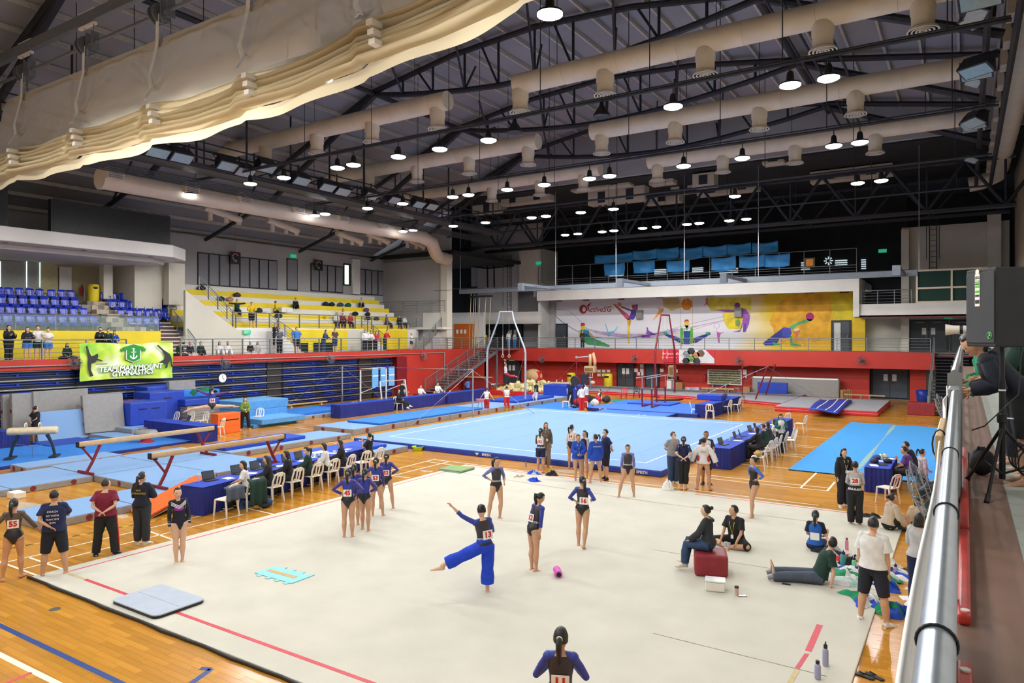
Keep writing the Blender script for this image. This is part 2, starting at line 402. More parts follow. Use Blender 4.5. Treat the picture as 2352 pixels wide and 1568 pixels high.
for i,(u,v) in enumerate(((690,742),(735,737),(760,739),(660,706),(760,726),(895,739))):
    y,z=WX(u,v,-41.2);MB().bx(-41.8,-41.2,y-.5,y+.5,z-.35,z).build('half_step',M_white if i%2 else M_yel,tiers)
wl2=wall('wall_left_upper',M_greyw,-44.6,-44.3,24.9,48,5,11.5)
M_pane=mat('grey_blind_pane','#86868c',.7,var=.04);M_frame=mat('black_frame','#15171a',.5)
def panes(u0,v0a,v0b,u1,v1a,v1b,n,X=-44.3):
    (ya,za),(yb,zb)=WX(u0,v0a,X),WX(u1,v1a,X);_,zla=WX(u0,v0b,X);_,zlb=WX(u1,v1b,X)
    zt,zb_=(za+zb)/2,(zla+zlb)/2
    w=struct(MB().bx(X,X+.05,ya,yb,zb_,zt).build('window_%d'%(len([o for o in bpy.data.objects if o.name.startswith('window_')])+1),M_frame),'blind-covered window band above the terraces')
    s=(yb-ya)/n
    for i in range(n):MB().bx(X+.05,X+.07,ya+s*i+.07,ya+s*(i+1)-.07,zb_+.08,zt-.08).build('pane',M_pane,w)
    return w
panes(453,580,655,636,597,665,8);panes(713,605,669,787,612,673,4);panes(823,617,676,881,622,679,4)
d=panes(658,593,666,683,595,668,1);d['label']='dark framed door in the upper left wall'
y0,z0=WX(788,655,-44.3);y1,z1=WX(804,606,-44.3)
w9=struct(MB().bx(-44.28,-44.22,y0,y1,z0,z1).build('window_9',M_frame),'open window with daylight and trees behind')
MB().bx(-44.21,-44.2,y0+.1,y1-.25,z0+.1,z1-.15).build('daylit_pane',mat('daylight_trees','#cfe8d2',.5,emit=1.6,var=.5,scale=2.5),w9)
y0,_=WX(806,650,-44.3);MB().bx(-44.25,-44.0,y0,y0+.8,8.2,11.2).build('white_column',M_white,w9)
# end wall of the left stands and corner
wall('wall_end_left',M_greyw,-44.6,-36.9,47.2,47.5,3.45,11.2);wall('wall_end_corner',M_cream,-37.4,-36.7,46.9,47.6,3.45,11.8)
wall('floor_landing_left',M_white,-44.3,-36.6,46.2,47.4,5.15,5.35)
wall('wall_landing_front',M_white,-39.5,-36.8,47.1,47.3,3.45,6.6)
wall('wall_far_left',M_greyw,-41,-36.4,57.3,57.6,6.9,11.5)
# ---------------------------------------------------------------- far end
YB,YM=56.0,60.5
wall('floor_balcony_far',mat('screed','#8d8a86',.8),-42,1.3,YB,61,3.3,3.44)
wall('trim_4',M_red,-41,-1.75,YB-.25,YB,2.3,3.47,label='red fascia beam of the far balcony')
wl_red=wall('wall_far_lower',M_red,-42,-5.9,57.4,57.7,-.1,3.35,label='red wall below the far balcony')
wall('wall_far_lower_right',M_red,-3.3,-2.3,57.2,57.5,-.1,3.35);wall('wall_far_alcove',M_blackw,-6.2,1.2,59.3,59.5,-.1,3.3)
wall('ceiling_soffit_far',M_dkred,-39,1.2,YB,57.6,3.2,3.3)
# ---- far end, upper parts
wall('trim_5',M_white,-33.8,-6.9,56.8,57.4,7.9,8.86,label='white beam above the mural')
wall('trim_6',M_white,-6.9,-6.5,56.8,60.4,6.0,8.86,label='white pier at the right end of the mural')
wall('trim_7',M_white,-6.5,.5,57.0,57.5,5.98,6.92,label='white upper balcony beam right of the mural')
wall('floor_gallery_right',M_greyw,-6.6,1.3,57.0,62,5.95,6.1)
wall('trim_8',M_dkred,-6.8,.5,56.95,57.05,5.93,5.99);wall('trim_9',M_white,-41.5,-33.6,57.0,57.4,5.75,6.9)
wall('ceiling_gallery_far',M_greyw,-34.5,-6.6,57.4,66,8.3,8.84);wall('wall_gallery_back',M_blackw,-42,-4,66,66.3,8.5,16.2)
wall('ceiling_far_low',M_blackw,-46,3.2,46.9,67,16.0,16.3);
wall('wall_gable',M_greyw,-46,3.2,46.6,46.9,16.0,20.5)
# splayed sides of the mural recess
struct(MB().add([(-33.8,57.4,3.45),(-34.5,60.5,3.45),(-34.5,60.5,8.4),(-33.8,57.4,8.0),(-34.0,57.4,3.45),(-34.7,60.5,3.45),(-34.7,60.5,8.4),(-34.0,57.4,8.0)],
    [(0,1,2,3),(7,6,5,4),(0,4,5,1),(1,5,6,2),(2,6,7,3),(3,7,4,0)]).build('wall_recess_side',M_white))
def gradmat():
    m=bpy.data.materials.new('mural_print');m.use_nodes=True;nt=m.node_tree;b=nt.nodes['Principled BSDF'];L=nt.links.new
    tc=nt.nodes.new('ShaderNodeTexCoord');sx=nt.nodes.new('ShaderNodeSeparateXYZ');L(tc.outputs['Object'],sx.inputs[0])
    n=nt.nodes.new('ShaderNodeTexNoise');n.inputs['Scale'].default_value=.45;n.inputs['Detail'].default_value=3;L(tc.outputs['Object'],n.inputs['Vector'])
    ma=nt.nodes.new('ShaderNodeMath');ma.operation='MULTIPLY_ADD';L(n.outputs['Fac'],ma.inputs[0]);ma.inputs[1].default_value=5.0;L(sx.outputs['X'],ma.inputs[2])
    mr=nt.nodes.new('ShaderNodeMapRange');L(ma.outputs[0],mr.inputs[0]);mr.inputs[1].default_value=-34;mr.inputs[2].default_value=-4
    rp=nt.nodes.new('ShaderNodeValToRGB');L(mr.outputs[0],rp.inputs[0]);e=rp.color_ramp.elements
    e[0].position=.0;e[0].color=(*lin('#e6e4ec'),1);e[1].position=1;e[1].color=(*lin('#e8c21a'),1)
    for p,c in ((.66,'#e6e4ea'),(.72,'#ecd9a8'),(.78,'#e9c61c'),(.9,'#eeb414')):q=e.new(p);q.color=(*lin(c),1)
    L(rp.outputs[0],b.inputs['Base Color']);b.inputs['Roughness'].default_value=.6
    return m
mur=struct(MB().bx(-34.7,-6.5,YM,YM+.2,3.44,8.6).build('wall_mural',gradmat()),'printed mural wall with gymnasts, white turning to yellow')
PC={}
def pm(c):
    if c not in PC:PC[c]=mat('mural_ink_'+c,'#'+c,.6,var=.16,scale=1.6)
    return PC[c]
def mpoly(pts,c,crop=7,lay=1,name='mural_shape'):
    ox,oy=(1200,520) if crop==7 else (1752,520)
    P=[WY(ox+x/3.92,oy+y/3.92,YM) for x,y in pts]
    if sum(P[i][0]*P[(i+1)%len(P)][1]-P[(i+1)%len(P)][0]*P[i][1] for i in range(len(P)))<0:P=P[::-1]
    M=basis((0,YM,0),(1,0,0),(0,0,1))
    return MB().prism(P,.002,.004+.003*lay,M=M).build(name,pm(c),mur)
def mcirc(x,y,r,c,crop=7,n=20,lay=2): return mpoly([(x+r*math.cos(k*2*math.pi/n),y+r*math.sin(k*2*math.pi/n)) for k in range(n)],c,crop,lay)
def mline(pts,w,c,crop=7,lay=1):
    up=[];dn=[]
    for i,(x,y) in enumerate(pts):
        a=pts[max(i-1,0)];b=pts[min(i+1,len(pts)-1)];dx,dy=b[0]-a[0],b[1]-a[1];l=math.hypot(dx,dy)
        ww=w if not isinstance(w,(list,tuple)) else w[i]
        up.append((x-dy/l*ww/2,y+dx/l*ww/2));dn.append((x+dy/l*ww/2,y-dx/l*ww/2))
    return mpoly(up+dn[::-1],c,crop,lay)
# washes of colour
mpoly([(1650,640),(2060,640),(2060,750),(1830,755),(1700,760),(1660,700)],'e3cf4a',7,0);mpoly([(1800,780),(1960,760),(2030,880),(1960,925),(1850,920),(1810,850)],'efd51c',7,.3)
mpoly([(1260,645),(1410,640),(1430,730),(1340,760),(1270,720)],'cbb277',7,0)
mpoly([(60,850),(130,700),(250,610),(520,600),(640,700),(560,1000),(340,1100),(120,1060),(90,900)],'eeb01a',8,0);mpoly([(60,870),(110,880),(120,910),(85,905)],'e89c1c',8,1)
mpoly([(600,620),(830,600),(830,860),(640,860)],'e8d01c',8,.4)
# ribbons
mline([(250,760),(330,745),(420,760),(500,830),(570,910),(640,950),(760,980),(960,1000),(1200,960),(1500,880),(1900,790),(2060,780)],3,'8a8fb0',7,1)
mline([(250,765),(360,860),(470,930),(600,990),(760,1005),(960,1005),(1160,975),(1400,920)],5,'4a4a86',7,1)
mline([(560,915),(700,955),(900,985),(1150,985),(1300,960),(1600,890),(1980,810)],[3,24,34,40,24,10,3],'cdb3d6',7,0)
mline([(1200,1000),(1500,940),(1800,850),(1980,800)],3,'d98bb0',7,1)
# seated figure
mpoly([(505,940),(540,920),(600,935),(610,1000),(560,1020),(515,1000)],'2f86a8',7,1);mpoly([(540,985),(620,995),(790,1070),(780,1085),(600,1065),(545,1040)],'3aa35e',7,2)
mpoly([(525,890),(565,890),(560,925),(540,935),(528,915)],'e6c93a',7,2);mpoly([(522,895),(530,868),(556,866),(566,885),(545,895)],'b92a4a',7,3);mpoly([(505,940),(525,930),(520,1000),(508,990)],'e0b92e',7,2);mpoly([(600,940),(645,995),(630,1000),(600,970)],'e39a5a',7,2)
# kicking figure with ball
mpoly([(815,695),(835,700),(985,820),(960,845),(930,830)],'c5576b',7,1);mpoly([(880,712),(990,752),(985,768),(890,730)],'6f3fa0',7,2);mpoly([(985,745),(1030,740),(1028,790),(1000,840),(955,830),(975,780)],'5a3fa6',7,2)
mpoly([(1020,700),(1040,700),(1036,760),(1022,770)],'7a4bb0',7,1);mcirc(1004,722,20,'b5473a');mcirc(873,700,18,'d98c1f');mpoly([(940,830),(980,835),(968,900),(965,1060),(950,1050),(945,930)],'e8c840',7,1);mpoly([(955,840),(980,838),(968,900),(958,890)],'d99a3a',7,2)
# small figures
mpoly([(742,875),(752,880),(775,950),(830,935),(850,905),(858,910),(835,945),(820,965),(790,965),(785,990),(770,990),(765,950)],'7cc0e2');mcirc(852,907,9,'8ad0ee')
mpoly([(1115,905),(1130,910),(1135,935),(1190,965),(1205,970),(1190,978),(1110,968),(1120,935)],'8b56bf');mpoly([(1070,980),(1155,978),(1150,1000),(1075,1000)],'9446b8')
mpoly([(1210,712),(1240,740),(1275,735),(1270,760),(1240,790),(1170,850),(1215,780),(1230,755)],'eba05a');mpoly([(1650,640),(1668,640),(1672,690),(1688,712),(1660,700),(1630,715),(1650,690)],'c97a62')
mpoly([(1745,920),(1755,950),(1785,955),(1820,950),(1785,965),(1775,1000),(1778,1050),(1765,1050),(1755,1000),(1750,960)],'c15ab5');
for a in range(12):
    t0,t1=a*math.pi/6,(a+1)*math.pi/6
    mline([(1750+25*math.cos(t0),892+25*math.sin(t0)),(1750+25*math.cos(t1),892+25*math.sin(t1))],3,'c98fcf')
# rings figure
mpoly([(1270,955),(1440,1010),(1520,1010),(1690,955),(1695,970),(1560,1050),(1440,1060),(1290,985)],'2a3f9e',7,1);mpoly([(1450,940),(1510,940),(1505,1060),(1455,1060)],'2c4a9a',7,2)
for s in (-1,1):
    mpoly([(1478+s*40,905),(1478+s*58,920),(1478+s*58,1050),(1478+s*34,1050),(1478+s*30,940)],'5cc43c',7,2);mline([(1478+s*54,640),(1478+s*54,1010)],3,'c9a23c',7,1)
    mpoly([(1478+s*170,950),(1478+s*215,950),(1478+s*190,985)],'2ea36a',7,2)
    for a in range(12):
        t0,t1=a*math.pi/6,(a+1)*math.pi/6
        mline([(1478+s*50+22*math.cos(t0),1040+30*math.sin(t0)),(1478+s*50+22*math.cos(t1),1040+30*math.sin(t1))],4,'d9b52c',7,3)
mpoly([(1458,850),(1480,838),(1500,850),(1498,895),(1480,915),(1460,895)],'e9c63c',7,3);mpoly([(1455,862),(1465,838),(1492,836),(1502,858),(1480,850)],'c8452f',7,4);mpoly([(1462,890),(1498,890),(1482,940)],'4d9c4a',7,3)
mpoly([(1430,690),(1450,655),(1490,645),(1525,670),(1530,720),(1500,752),(1455,750),(1432,725)],'df851a',7,2);mpoly([(1450,655),(1490,645),(1480,700)],'e9982e',7,3)
# back-bend figure
mpoly([(1725,750),(1830,745),(1960,755),(1980,740),(2010,740),(2050,800),(2040,880),(2010,950),(1985,945),(1990,880),(1960,950),(1890,950),(1960,930),(1985,830),(1970,770),(1830,770)],'a55cc0',7,1)
mpoly([(1990,870),(2015,870),(2008,950),(1985,950)],'5a4ab8',7,2);mpoly([(1915,850),(1950,830),(1965,870),(1950,905),(1920,890)],'7ca04a',7,2);mcirc(1935,710,26,'7a2a82',7)
# diving figure on the right
mpoly([(0,1050),(90,980),(190,905),(250,915),(260,960),(240,1000),(150,1010),(120,1070),(20,1072)],'30389c',8,1);mpoly([(190,905),(250,915),(255,955),(225,1000),(170,985)],'4a55c8',8,2)
mpoly([(235,905),(290,870),(390,835),(445,835),(440,850),(330,885),(265,930)],'62b26a',8,2);mcirc(425,812,38,'a3186e',8);mpoly([(240,980),(262,985),(270,1050),(350,1065),(345,1078),(250,1070)],'4aa85a',8,2)
mpoly([(270,930),(320,915),(338,940),(315,985),(300,1005),(295,975),(275,950)],'d9784a',8,2);mpoly([(272,930),(320,915),(330,930),(285,945)],'e9d9b0',8,3);mpoly([(85,1035),(175,1068),(100,1070)],'3aa85c',8,3)
# logo and lettering
for a in range(20):
    t0,t1=a*math.pi/10,(a+1)*math.pi/10
    mline([(550+26*math.cos(t0),745+32*math.sin(t0)),(550+26*math.cos(t1),745+32*math.sin(t1))],[20-8*math.cos(t0),20-8*math.cos(t1)],'b02a36',7,2)
mpoly([(578,722),(592,700),(585,695),(604,698),(615,682),(618,690),(606,708),(612,725),(600,712),(590,728)],'b02a36',7,2)
x0,z0=WY(1200+682/3.92,520+748/3.92,YM)
text('ActiveSG',.72,basis((x0,YM-.02,z0),(1,0,0),(0,0,1)),pm('a8262f'),mur,'mural_lettering',shear=.2,bold=.006)
# red brackets at the top of the mural
for u,v in ((1285,690),(1346,688),(1427,686),(1515,682),(1633,678),(1752,674),(1860,671),(1940,670)):
    x,z=WY(u,v,YM-.3);MB().bx(x-.35,x+.3,YM-.3,YM-.2,z-.08,z+.04).bx(x-.35,x-.25,YM-.3,YM-.2,z-.05,z+.25).build('pipe_bracket',M_dkred,mur)
# wall speakers on the mural
for i,(u,v) in enumerate(((1468,722),(1695,717))):
    x,z=WY(u,v,YM-.3);tag(MB().bx(x-.3,x+.3,YM-.35,YM-.02,z-.4,z+.4).bx(x-.24,x+.24,YM-.37,YM-.35,z-.34,z+.34).build('wall_speaker',M_greyv,bevel=.03),['small grey wall speaker beside the kicking figure of the mural','small grey wall speaker by the back-bending figure of the mural'][i],'speaker','mural wall speakers')
def wy_box(name,m,u0,v0,u1,v1,Y,th=.08,parent=None):
    x0,z1=WY(u0,v0,Y);x1,_=WY(u1,v0,Y);_,z0=WY(u0,v1,Y)
    return MB().bx(x0,x1,Y-th,Y,z0,z1).build(name,m,parent)
nd=[0]
def door(u0,v0,u1,v1,Y,leaves=1,m=None,label=None,frame=.12,zb=None,windows=True):
    nd[0]+=1;x0,z1=WY(u0,v0,Y);x1,_=WY(u1,v0,Y);_,z0=WY(u0,v1,Y)
    if zb is not None:z0=zb
    m=m or M_door
    d=struct(MB().bx(x0-frame,x1+frame,Y-.08,Y,z0,z1+frame).build('door_%d'%nd[0],M_frame),label)
    w=(x1-x0)/leaves
    for i in range(leaves):
        lf=MB().bx(x0+w*i+.02,x0+w*(i+1)-.02,Y-.13,Y-.08,z0+.02,z1).build('door_leaf',m,d)
        xc=x0+w*(i+.5)+(.25*w if leaves==2 and i==0 else (-.25*w if leaves==2 else 0))
        if windows:MB().bx(xc-.14,xc+.14,Y-.15,Y-.13,z0+1.25,z0+1.75).build('vision_panel',M_paper,lf)
        xh=x0+w*i+(w-.15 if i==0 else .15)
        MB().tube((xh,Y-.19,z0+1.0),(xh,Y-.19,z0+1.25),.02).build('door_handle',M_chrome,lf)
        if windows:MB().bx(x0+w*i+.3,x0+w*(i+1)-.3,Y-.2,Y-.15,z1-.1,z1-.05).build('door_closer',M_grey,lf)
    return d
door(1277,746,1302,800,YM,1,label='grey door at the left edge of the mural',windows=False)
d=door(1913,739,1952,806,YM,1,label='black doorway in the yellow part of the mural',windows=False);
wy_box('door_leaf',mat('white_door','#c9c9c9',.5),1916,741,1931,806,YM-.14,.05,d)
# right of the mural: recess, stairs, double doors
wall('wall_far_right',M_cream,-6.6,1.3,61.5,61.8,3.4,6.0);wall('wall_far_upper_right',M_cream,-4.0,2.6,60.2,60.5,6.1,12.7)
wall('wall_far_pilaster',M_cream,-4.0,-3.5,59.6,60.2,3.45,12.5);wall('wall_far_pilaster_right',M_cream,1.3,2.1,59.4,60.2,3.45,13.2)
door(2092,738,2175,805,61.4,2,label='dark double doors on the far right balcony',zb=3.46);door(2186,738,2232,805,61.4,1,label='dark door on the far right behind the photographers',zb=3.46)
door(2005,840,2085,905,59.25,2,label='black double doors under the far right balcony',zb=0.02)
# far left of the mural: upper opening, doors, orange hatch
wall('wall_far_mid',M_greyw,-41.5,-33.8,60.2,60.5,3.45,11.5);wall('wall_far_upper',M_greyw,-42,-33.8,57.6,57.9,9.6,16)
wall('wall_far_pier',M_cream,-36.2,-33.9,57.5,61,9.0,12.9)
door(1112,747,1152,800,60.1,2,label='grey double doors on the far balcony left of the rings',zb=3.46);door(1160,747,1200,800,60.1,2,label='grey double doors on the far balcony behind the rings frame',zb=3.46)
op=wy_box('orange_shutter',mat('orange_hatch','#d06a1a',.6),1044,744,1091,800,53.4,.1);tag(op,'orange panelled shutter with notices on the far left balcony','shutter')
for i in range(3):wy_box('notice',M_paper,1048+9*i,757,1053+9*i,766,53.28,.02,op)
door(992,742,1010,800,53.3,1,label='grey door at the corner of the left balcony',zb=3.46,windows=False)
wall('wall_far_corner',M_white,-42.5,-37.5,53.4,53.7,3.45,6.8)
door(945,838,971,883,52.0,1,label='grey door in the red wall beside the steel stairs',zb=0.02,windows=False)
wall('wall_red_return',M_red,-44,-36.5,52.1,52.4,-.1,3.45)
door(1160,828,1195,885,57.35,2,label='grey double doors under the far balcony behind the rings',zb=0.02);door(1420,835,1457,893,57.35,2,label='grey double doors below the far balcony, centre',zb=.02);door(1485,836,1512,893,57.35,1,label='grey door below the far balcony beside the cabinets',zb=.02,windows=False)
# ---------------------------------------------------------------- near walkway on the right
ZW=3.4
M_walk=mat('brown_walk','#765a4b',.55,var=.08,scale=3);M_tilew=mat('pale_tile','#a9b0a8',.35,var=.05)
ww=wall('floor_walkway',M_walk,-.08,.27,-4,34,ZW-.12,ZW,label='brown strip of the near walkway');wall('wall_right_lower',M_cream,-.1,1.3,-8,34,-.1,ZW-.12)
wt=wall('floor_walkway_tiles',mat('grout','#8d938c',.8),.27,1.3,-4,34,ZW-.12,ZW-.004,label='pale tiled floor of the near walkway')
tile=MB().bx(.003,.397,.003,.397,0,.008).build('tile',M_tilew,wt);tile.location=(.27,2.0,ZW-.008)
for i in range(2):
    for j in range(60):
        if i or j:
            c=tile.copy();COL.objects.link(c);c.location=(.27+.4*i,2.0+.4*j,ZW-.008)
wall('wall_right',M_white,1.25,1.45,-8,34,ZW-.1,6.2);wall('wall_right_upper',mat('beige_wall','#a89c84',.8,var=.05),2.9,3.2,-8,60.4,6,17.2);wall('ceiling_walkway',M_blackw,1.3,3.2,-8,34,6.2,6.4)
wall('trim_10',mat('brown_skirting','#7b4a38',.6),1.2,1.26,-8,34,ZW,ZW+.12)
# closing walls of the shell
wall('wall_left_top',M_greyw,-46.2,-45.6,-8,47.5,3,12.2);wall('wall_end_upper',M_greyw,-46.2,-36.9,47.5,47.8,9,15.2);wall('ceiling_end',M_blackw,-46.2,-36,46.8,58,11.5,11.8)
wall('wall_far_outer',M_blackw,-46.4,-46.0,46,67,-.1,16.3);wall('wall_far_cap',M_blackw,-46,3.4,66.5,66.8,-.1,16.3);wall('wall_right_outer',M_blackw,3.2,3.4,-8,67,-.1,17);wall('wall_gable_low',M_blackw,-46,3.3,46.9,47.1,15.9,16.3)
wall('wall_right_far',M_cream,1.25,1.5,34,61,-.1,6)
# ================================================================ ROOF
RP=[(-46,11.7),(-37,15.1),(-28,18.75),(-22.5,19.6),(-17.5,19.9),(-12.5,19.6),(-7,18.75),(3.2,16.9)]
def zr(x):
    for (a,za),(b,zb) in zip(RP,RP[1:]):
        if x<=b: return za+(zb-za)*(x-a)/(b-a)
    return RP[-1][1]
rf=MB()
for (a,za),(b,zb) in zip(RP,RP[1:]):
    rf.add([(a,-8,za),(b,-8,zb),(b,47,zb),(a,47,za),(a,-8,za+.15),(b,-8,zb+.15),(b,47,zb+.15),(a,47,za+.15)],[(0,3,2,1),(4,5,6,7),(0,1,5,4),(2,3,7,6)])
roof=struct(rf.build('ceiling',M_deck),'grey metal roof deck on steel trusses')
M_purlin=mat('purlin_steel','#c2beb6',.5,metal=.2,var=.08)
x=-45.2;k=0
while x<2.8:
    z=zr(x);MB().bx(x-.05,x+.05,-8,46.6,z-.22,z-.02).build('purlin',M_purlin,roof);x+=1.45
def bar(b,p,q,r,n=6):b.tube(p,q,r,n=n)
TRY=[5.4,13.3,21.2,29.2,37.3,45.2]
def bot(x): return 17.05+1.15*abs((x+17.5)/10.5)**1.7
for i,y in enumerate(TRY):
    t=thing('roof_truss','dark steel roof truss, %s from the near end of the hall'%ORD[i],'truss',(-17.5,y,17),group='dark steel roof trusses across the hall')
    xs=[-28+21*k/10 for k in range(11)]
    bc=MB().path([(x,y,bot(x)) for x in xs],.15,8);bc.build('bottom_chord',M_dark,t,smooth='auto')
    tc_=MB().path([(a,y,z-.35) for a,z in RP[1:]],.15,8);tc_.build('top_chord',M_dark,t,smooth='auto')
    for x in xs[1:-1]:MB().tube((x,y,bot(x)),(x,y,zr(x)-.35),.07,n=6).build('post',M_dark,t)
    for a,b in zip(xs[1:-2:2],xs[2:-1:2]):
        MB().tube((a,y,bot(a)),(a-.9,y+2.2,zr(a-.9)-.2),.06,n=6).build('brace',M_dark,t);MB().tube((a,y,bot(a)),(a+.9,y-2.2,zr(a+.9)-.2),.06,n=6).build('brace',M_dark,t)
        MB().tube((b,y,bot(b)),((a+b)/2,y,zr((a+b)/2)-.35),.06,n=6).build('brace',M_dark,t)
    for xa,za,xb,zb in ((-28,18.2,-36.8,13.2),(-7,18.2,1.1,14.9),(-28,18.2,-32.5,16.4)):
        MB().tube((xa,y,za),(xb,y,zb),.17,n=8).build('strut',M_dark,t)
    MB().tube((-36.8,y,13.2),(-43.8,y,11.2),.13,n=8).tube((-38.5,y,14.2),(-40.5,y,12.2),.06).build('eave_strut',M_dark,t)
# ridge tubes and longitudinal rods
for i,(x,z) in enumerate(((-28,18.25),(-7,18.25))):
    tag(MB().tube((x,0,z),(x,46.5,z),.14,n=8).build('edge_tube',M_dark,smooth='auto'),'dark steel tube linking the %s truss shoulders'%('left','right')[i],'tube')
for i,x in enumerate((-6.2,-5.7,-5.18,-4.65)):
    tag(MB().tube((x,6,17.0),(x,50,17.0),.06,n=8).build('roof_pipe',M_dark),'dark pipe running lengthwise high under the right roof slope, %s from the left'%ORD[i],'pipe','four dark pipes under the right roof slope')
# ---------------------------------------------------------------- round ducts across the hall
def diffuser_mesh():
    b=MB();b.lathe((0,0,0),[(.36,.95),(.36,.55),(.33,.5),(.33,.16),(.42,.1),(.42,.06),(.33,.08)],18)
    return b
def rings_mesh():
    b=MB()
    for r in (.46,.34,.22,.12):b.lathe((0,0,0),[(r,.02),(r,-.02),(r-.05,-.02),(r-.05,.02)],18)
    return b
dm=diffuser_mesh().build('outlet',M_duct,smooth='auto').data;rm=rings_mesh().build('grille',mat('diffuser_white','#cfc8ba',.5)).data
for o in [o for o in bpy.data.objects if o.name in ('outlet','grille')]:bpy.data.objects.remove(o)
DZ=15.4
DUCTS=[(25.5,-37.6,-19.9,(610,728,855,1005)),(25.5,-16.2,1.0,(1195,1390,1620,1890,2120)),(33.6,-37.4,-19.9,(848,958,1078,1213)),(33.6,-16.6,.6,(1382,1551,1744,1965)),(41.3,-37.0,-19.8,(1130,1240,1340)),(41.3,-16.5,.3,(1510,1660,1826,2010)),
         (17.5,-37.5,-19.9,(300,420,560)),(17.5,-16.0,1.0,())]
names=['nearest full-length','nearest right-hand','middle left-hand','middle right-hand','farthest left-hand','farthest right-hand','left-hand, partly behind the curtain','right-hand, above the picture edge']
for i,(y,x0,x1,us) in enumerate(DUCTS):
    t=thing('air_duct','cream round air duct across the hall, '+names[i].replace('full-length','left-hand'),'duct',(x0,y,DZ),group='cream round ducts across the hall')
    MB().tube((x0,y,DZ),(x1,y,DZ),.43,n=24).build('duct_pipe',M_duct,t,smooth='auto')
    x=x0+2.4
    while x<x1:MB().path([(x,y+.436*math.cos(a),DZ+.436*math.sin(a)) for a in [2*math.pi*k/20 for k in range(20)]],.008,4,closed=True).build('duct_seam',M_duct,t);x+=2.4
    for u in us:
        r=(u-CX)/FPX;tt=y/(CT+r*ST);x=tt*(-ST+r*CT)
        for nm,me,dz in (('outlet',dm,-1.25),('grille',rm,-1.25)):
            o=bpy.data.objects.new(nm,me);COL.objects.link(o);o.parent=t;o.location=(x-x0,0,dz if nm=='outlet' else -1.22)
    for xx in (x0+2,(x0+x1)/2,x1-2):MB().tube((xx,y,DZ+.4),(xx,y,zr(xx)-.1),.015,n=4).build('hanger_rod',M_dark,t)
# long duct above the left stand with side grilles
t=thing('air_duct','long cream round duct along the left stands with square side grilles','duct',(-35,18,12.0))
pts=[(-35,17.8,12.2),(-35,41.5,12.2),(-35.2,43,12.0),(-36,44.5,11.3),(-36.6,45.7,11.1),(-36.8,47.1,11.1)]
MB().path(pts,.5,20).build('duct_pipe',M_duct,t,smooth='auto')
MB().path([(-35,17.72,12.2),(-35,17.8,12.2)],.54,20).build('end_cap',M_duct,t)
for u in (261,438,561,683,786,880):
    r=(u-CX)/FPX;tt=-34.5/(-ST+r*CT);y=tt*(CT+r*ST)
    g=MB().bx(-34.6,-34.3,y-.42,y+.42,12.15,12.7).build('grille_box',M_duct,t)
    for s in range(5):MB().bx(-34.31,-34.28,y-.34,y+.34,12.22+.09*s,12.26+.09*s).build('slat',M_greyv,g)
# big duct on the right with square collars
t=thing('air_duct','large cream round duct along the right wall with square collars','duct',(1.9,8,15.6))
MB().path([(1.9,6,15.5),(1.9,55,15.5),(1.75,56.2,15.2),(.9,56.6,14.9),(.2,56.6,14.8)],.5,20).build('duct_pipe',M_duct,t,smooth='auto')
for k in range(16):
    y=18+2.6*k;MB().bx(1.15,1.5,y-.45,y+.45,15.1,15.75).build('collar',M_duct,t)
# small branch outlets over the left stands
for i,(u,v) in enumerate(((500,490),(640,517),(795,545),(860,545),(945,556))):
    y,z=WX(u,v,-38.5);t=thing('branch_duct','short cream duct branch under the left roof slope, %s from the left'%ORD[i],'duct',(-38.5,y,z),group='short duct branches over the left stands')
    MB().path([(-38.5,y-.9,z+.25),(-38.5,y+.9,z-.05),(-38.5,y+1.6,z-.2)],.22,12).build('duct_pipe',M_duct,t,smooth='auto')
    for s in (-.5,.6,1.5):MB().tube((-38.5,y+s,z),(-38.5,y+s,z-.5),.15,n=10).build('spout',M_duct,t)
# ---------------------------------------------------------------- lamps on cross pipes
M_lens=mat('lamp_lens','#f4f8ff',.4,var=0,emit=26.0)
ROWS=[(14.2,[25,405,515,612,740,1263]),(22.1,[437,575,652,775,812,915,1010,1122,1546,1815,1903]),(30.1,[723,747,844,925,1040,1076,1165,1250,1354,1400,1570,1705,1915,1975]),
        (38.1,[926,949,1041,1115,1221,1254,1334,1409,1688,1970,2024]),(46.0,[1298,1327,1383,1410,1476,1508,1578,1606,1675,1714])]
LZ=12.1;lamp0=None
def mk_lamp():
    t=thing('high_bay_lamp','x','lamp',group='lit high-bay lamps under the roof')
    MB().lathe((0,0,0),[(.07,.40),(.1,.34),(.12,.12),(.30,.05),(.31,.0),(.30,.0)],16).build('housing',M_black,t,smooth='auto',local=True)
    MB().lathe((0,0,0),[(.295,.02),(.30,-.03),(.22,-.07),(.01,-.085)],16).build('lens',M_lens,t,smooth=True,local=True)
    MB().tube((0,0,.4),(0,0,.62),.02).build('hook',M_dark,t,local=True)
    return t
RN=['row nearest the camera','second lamp row','third lamp row','fourth lamp row','farthest lamp row']
lamp_data=bpy.data.lights.new('lamp_light','SPOT');lamp_data.shadow_soft_size=.2;lamp_data.spot_size=R(172);lamp_data.spot_blend=.2;lamp_data.energy=LAMP_W*2.5;lamp_data.color=(1,.985,.96)
def add_lamp(x,y,label,z=LZ):
    global lamp0
    if lamp0 is None:lamp0=mk_lamp();o=lamp0;o.location=(x,y,z);o['label']=label
    else:o=dup(lamp0,(x,y,z),0,label)
    if x<-31.5: return o
    l=bpy.data.objects.new('lamp_light',lamp_data);COL.objects.link(l);l.location=(x,y,z-.3)
    return o
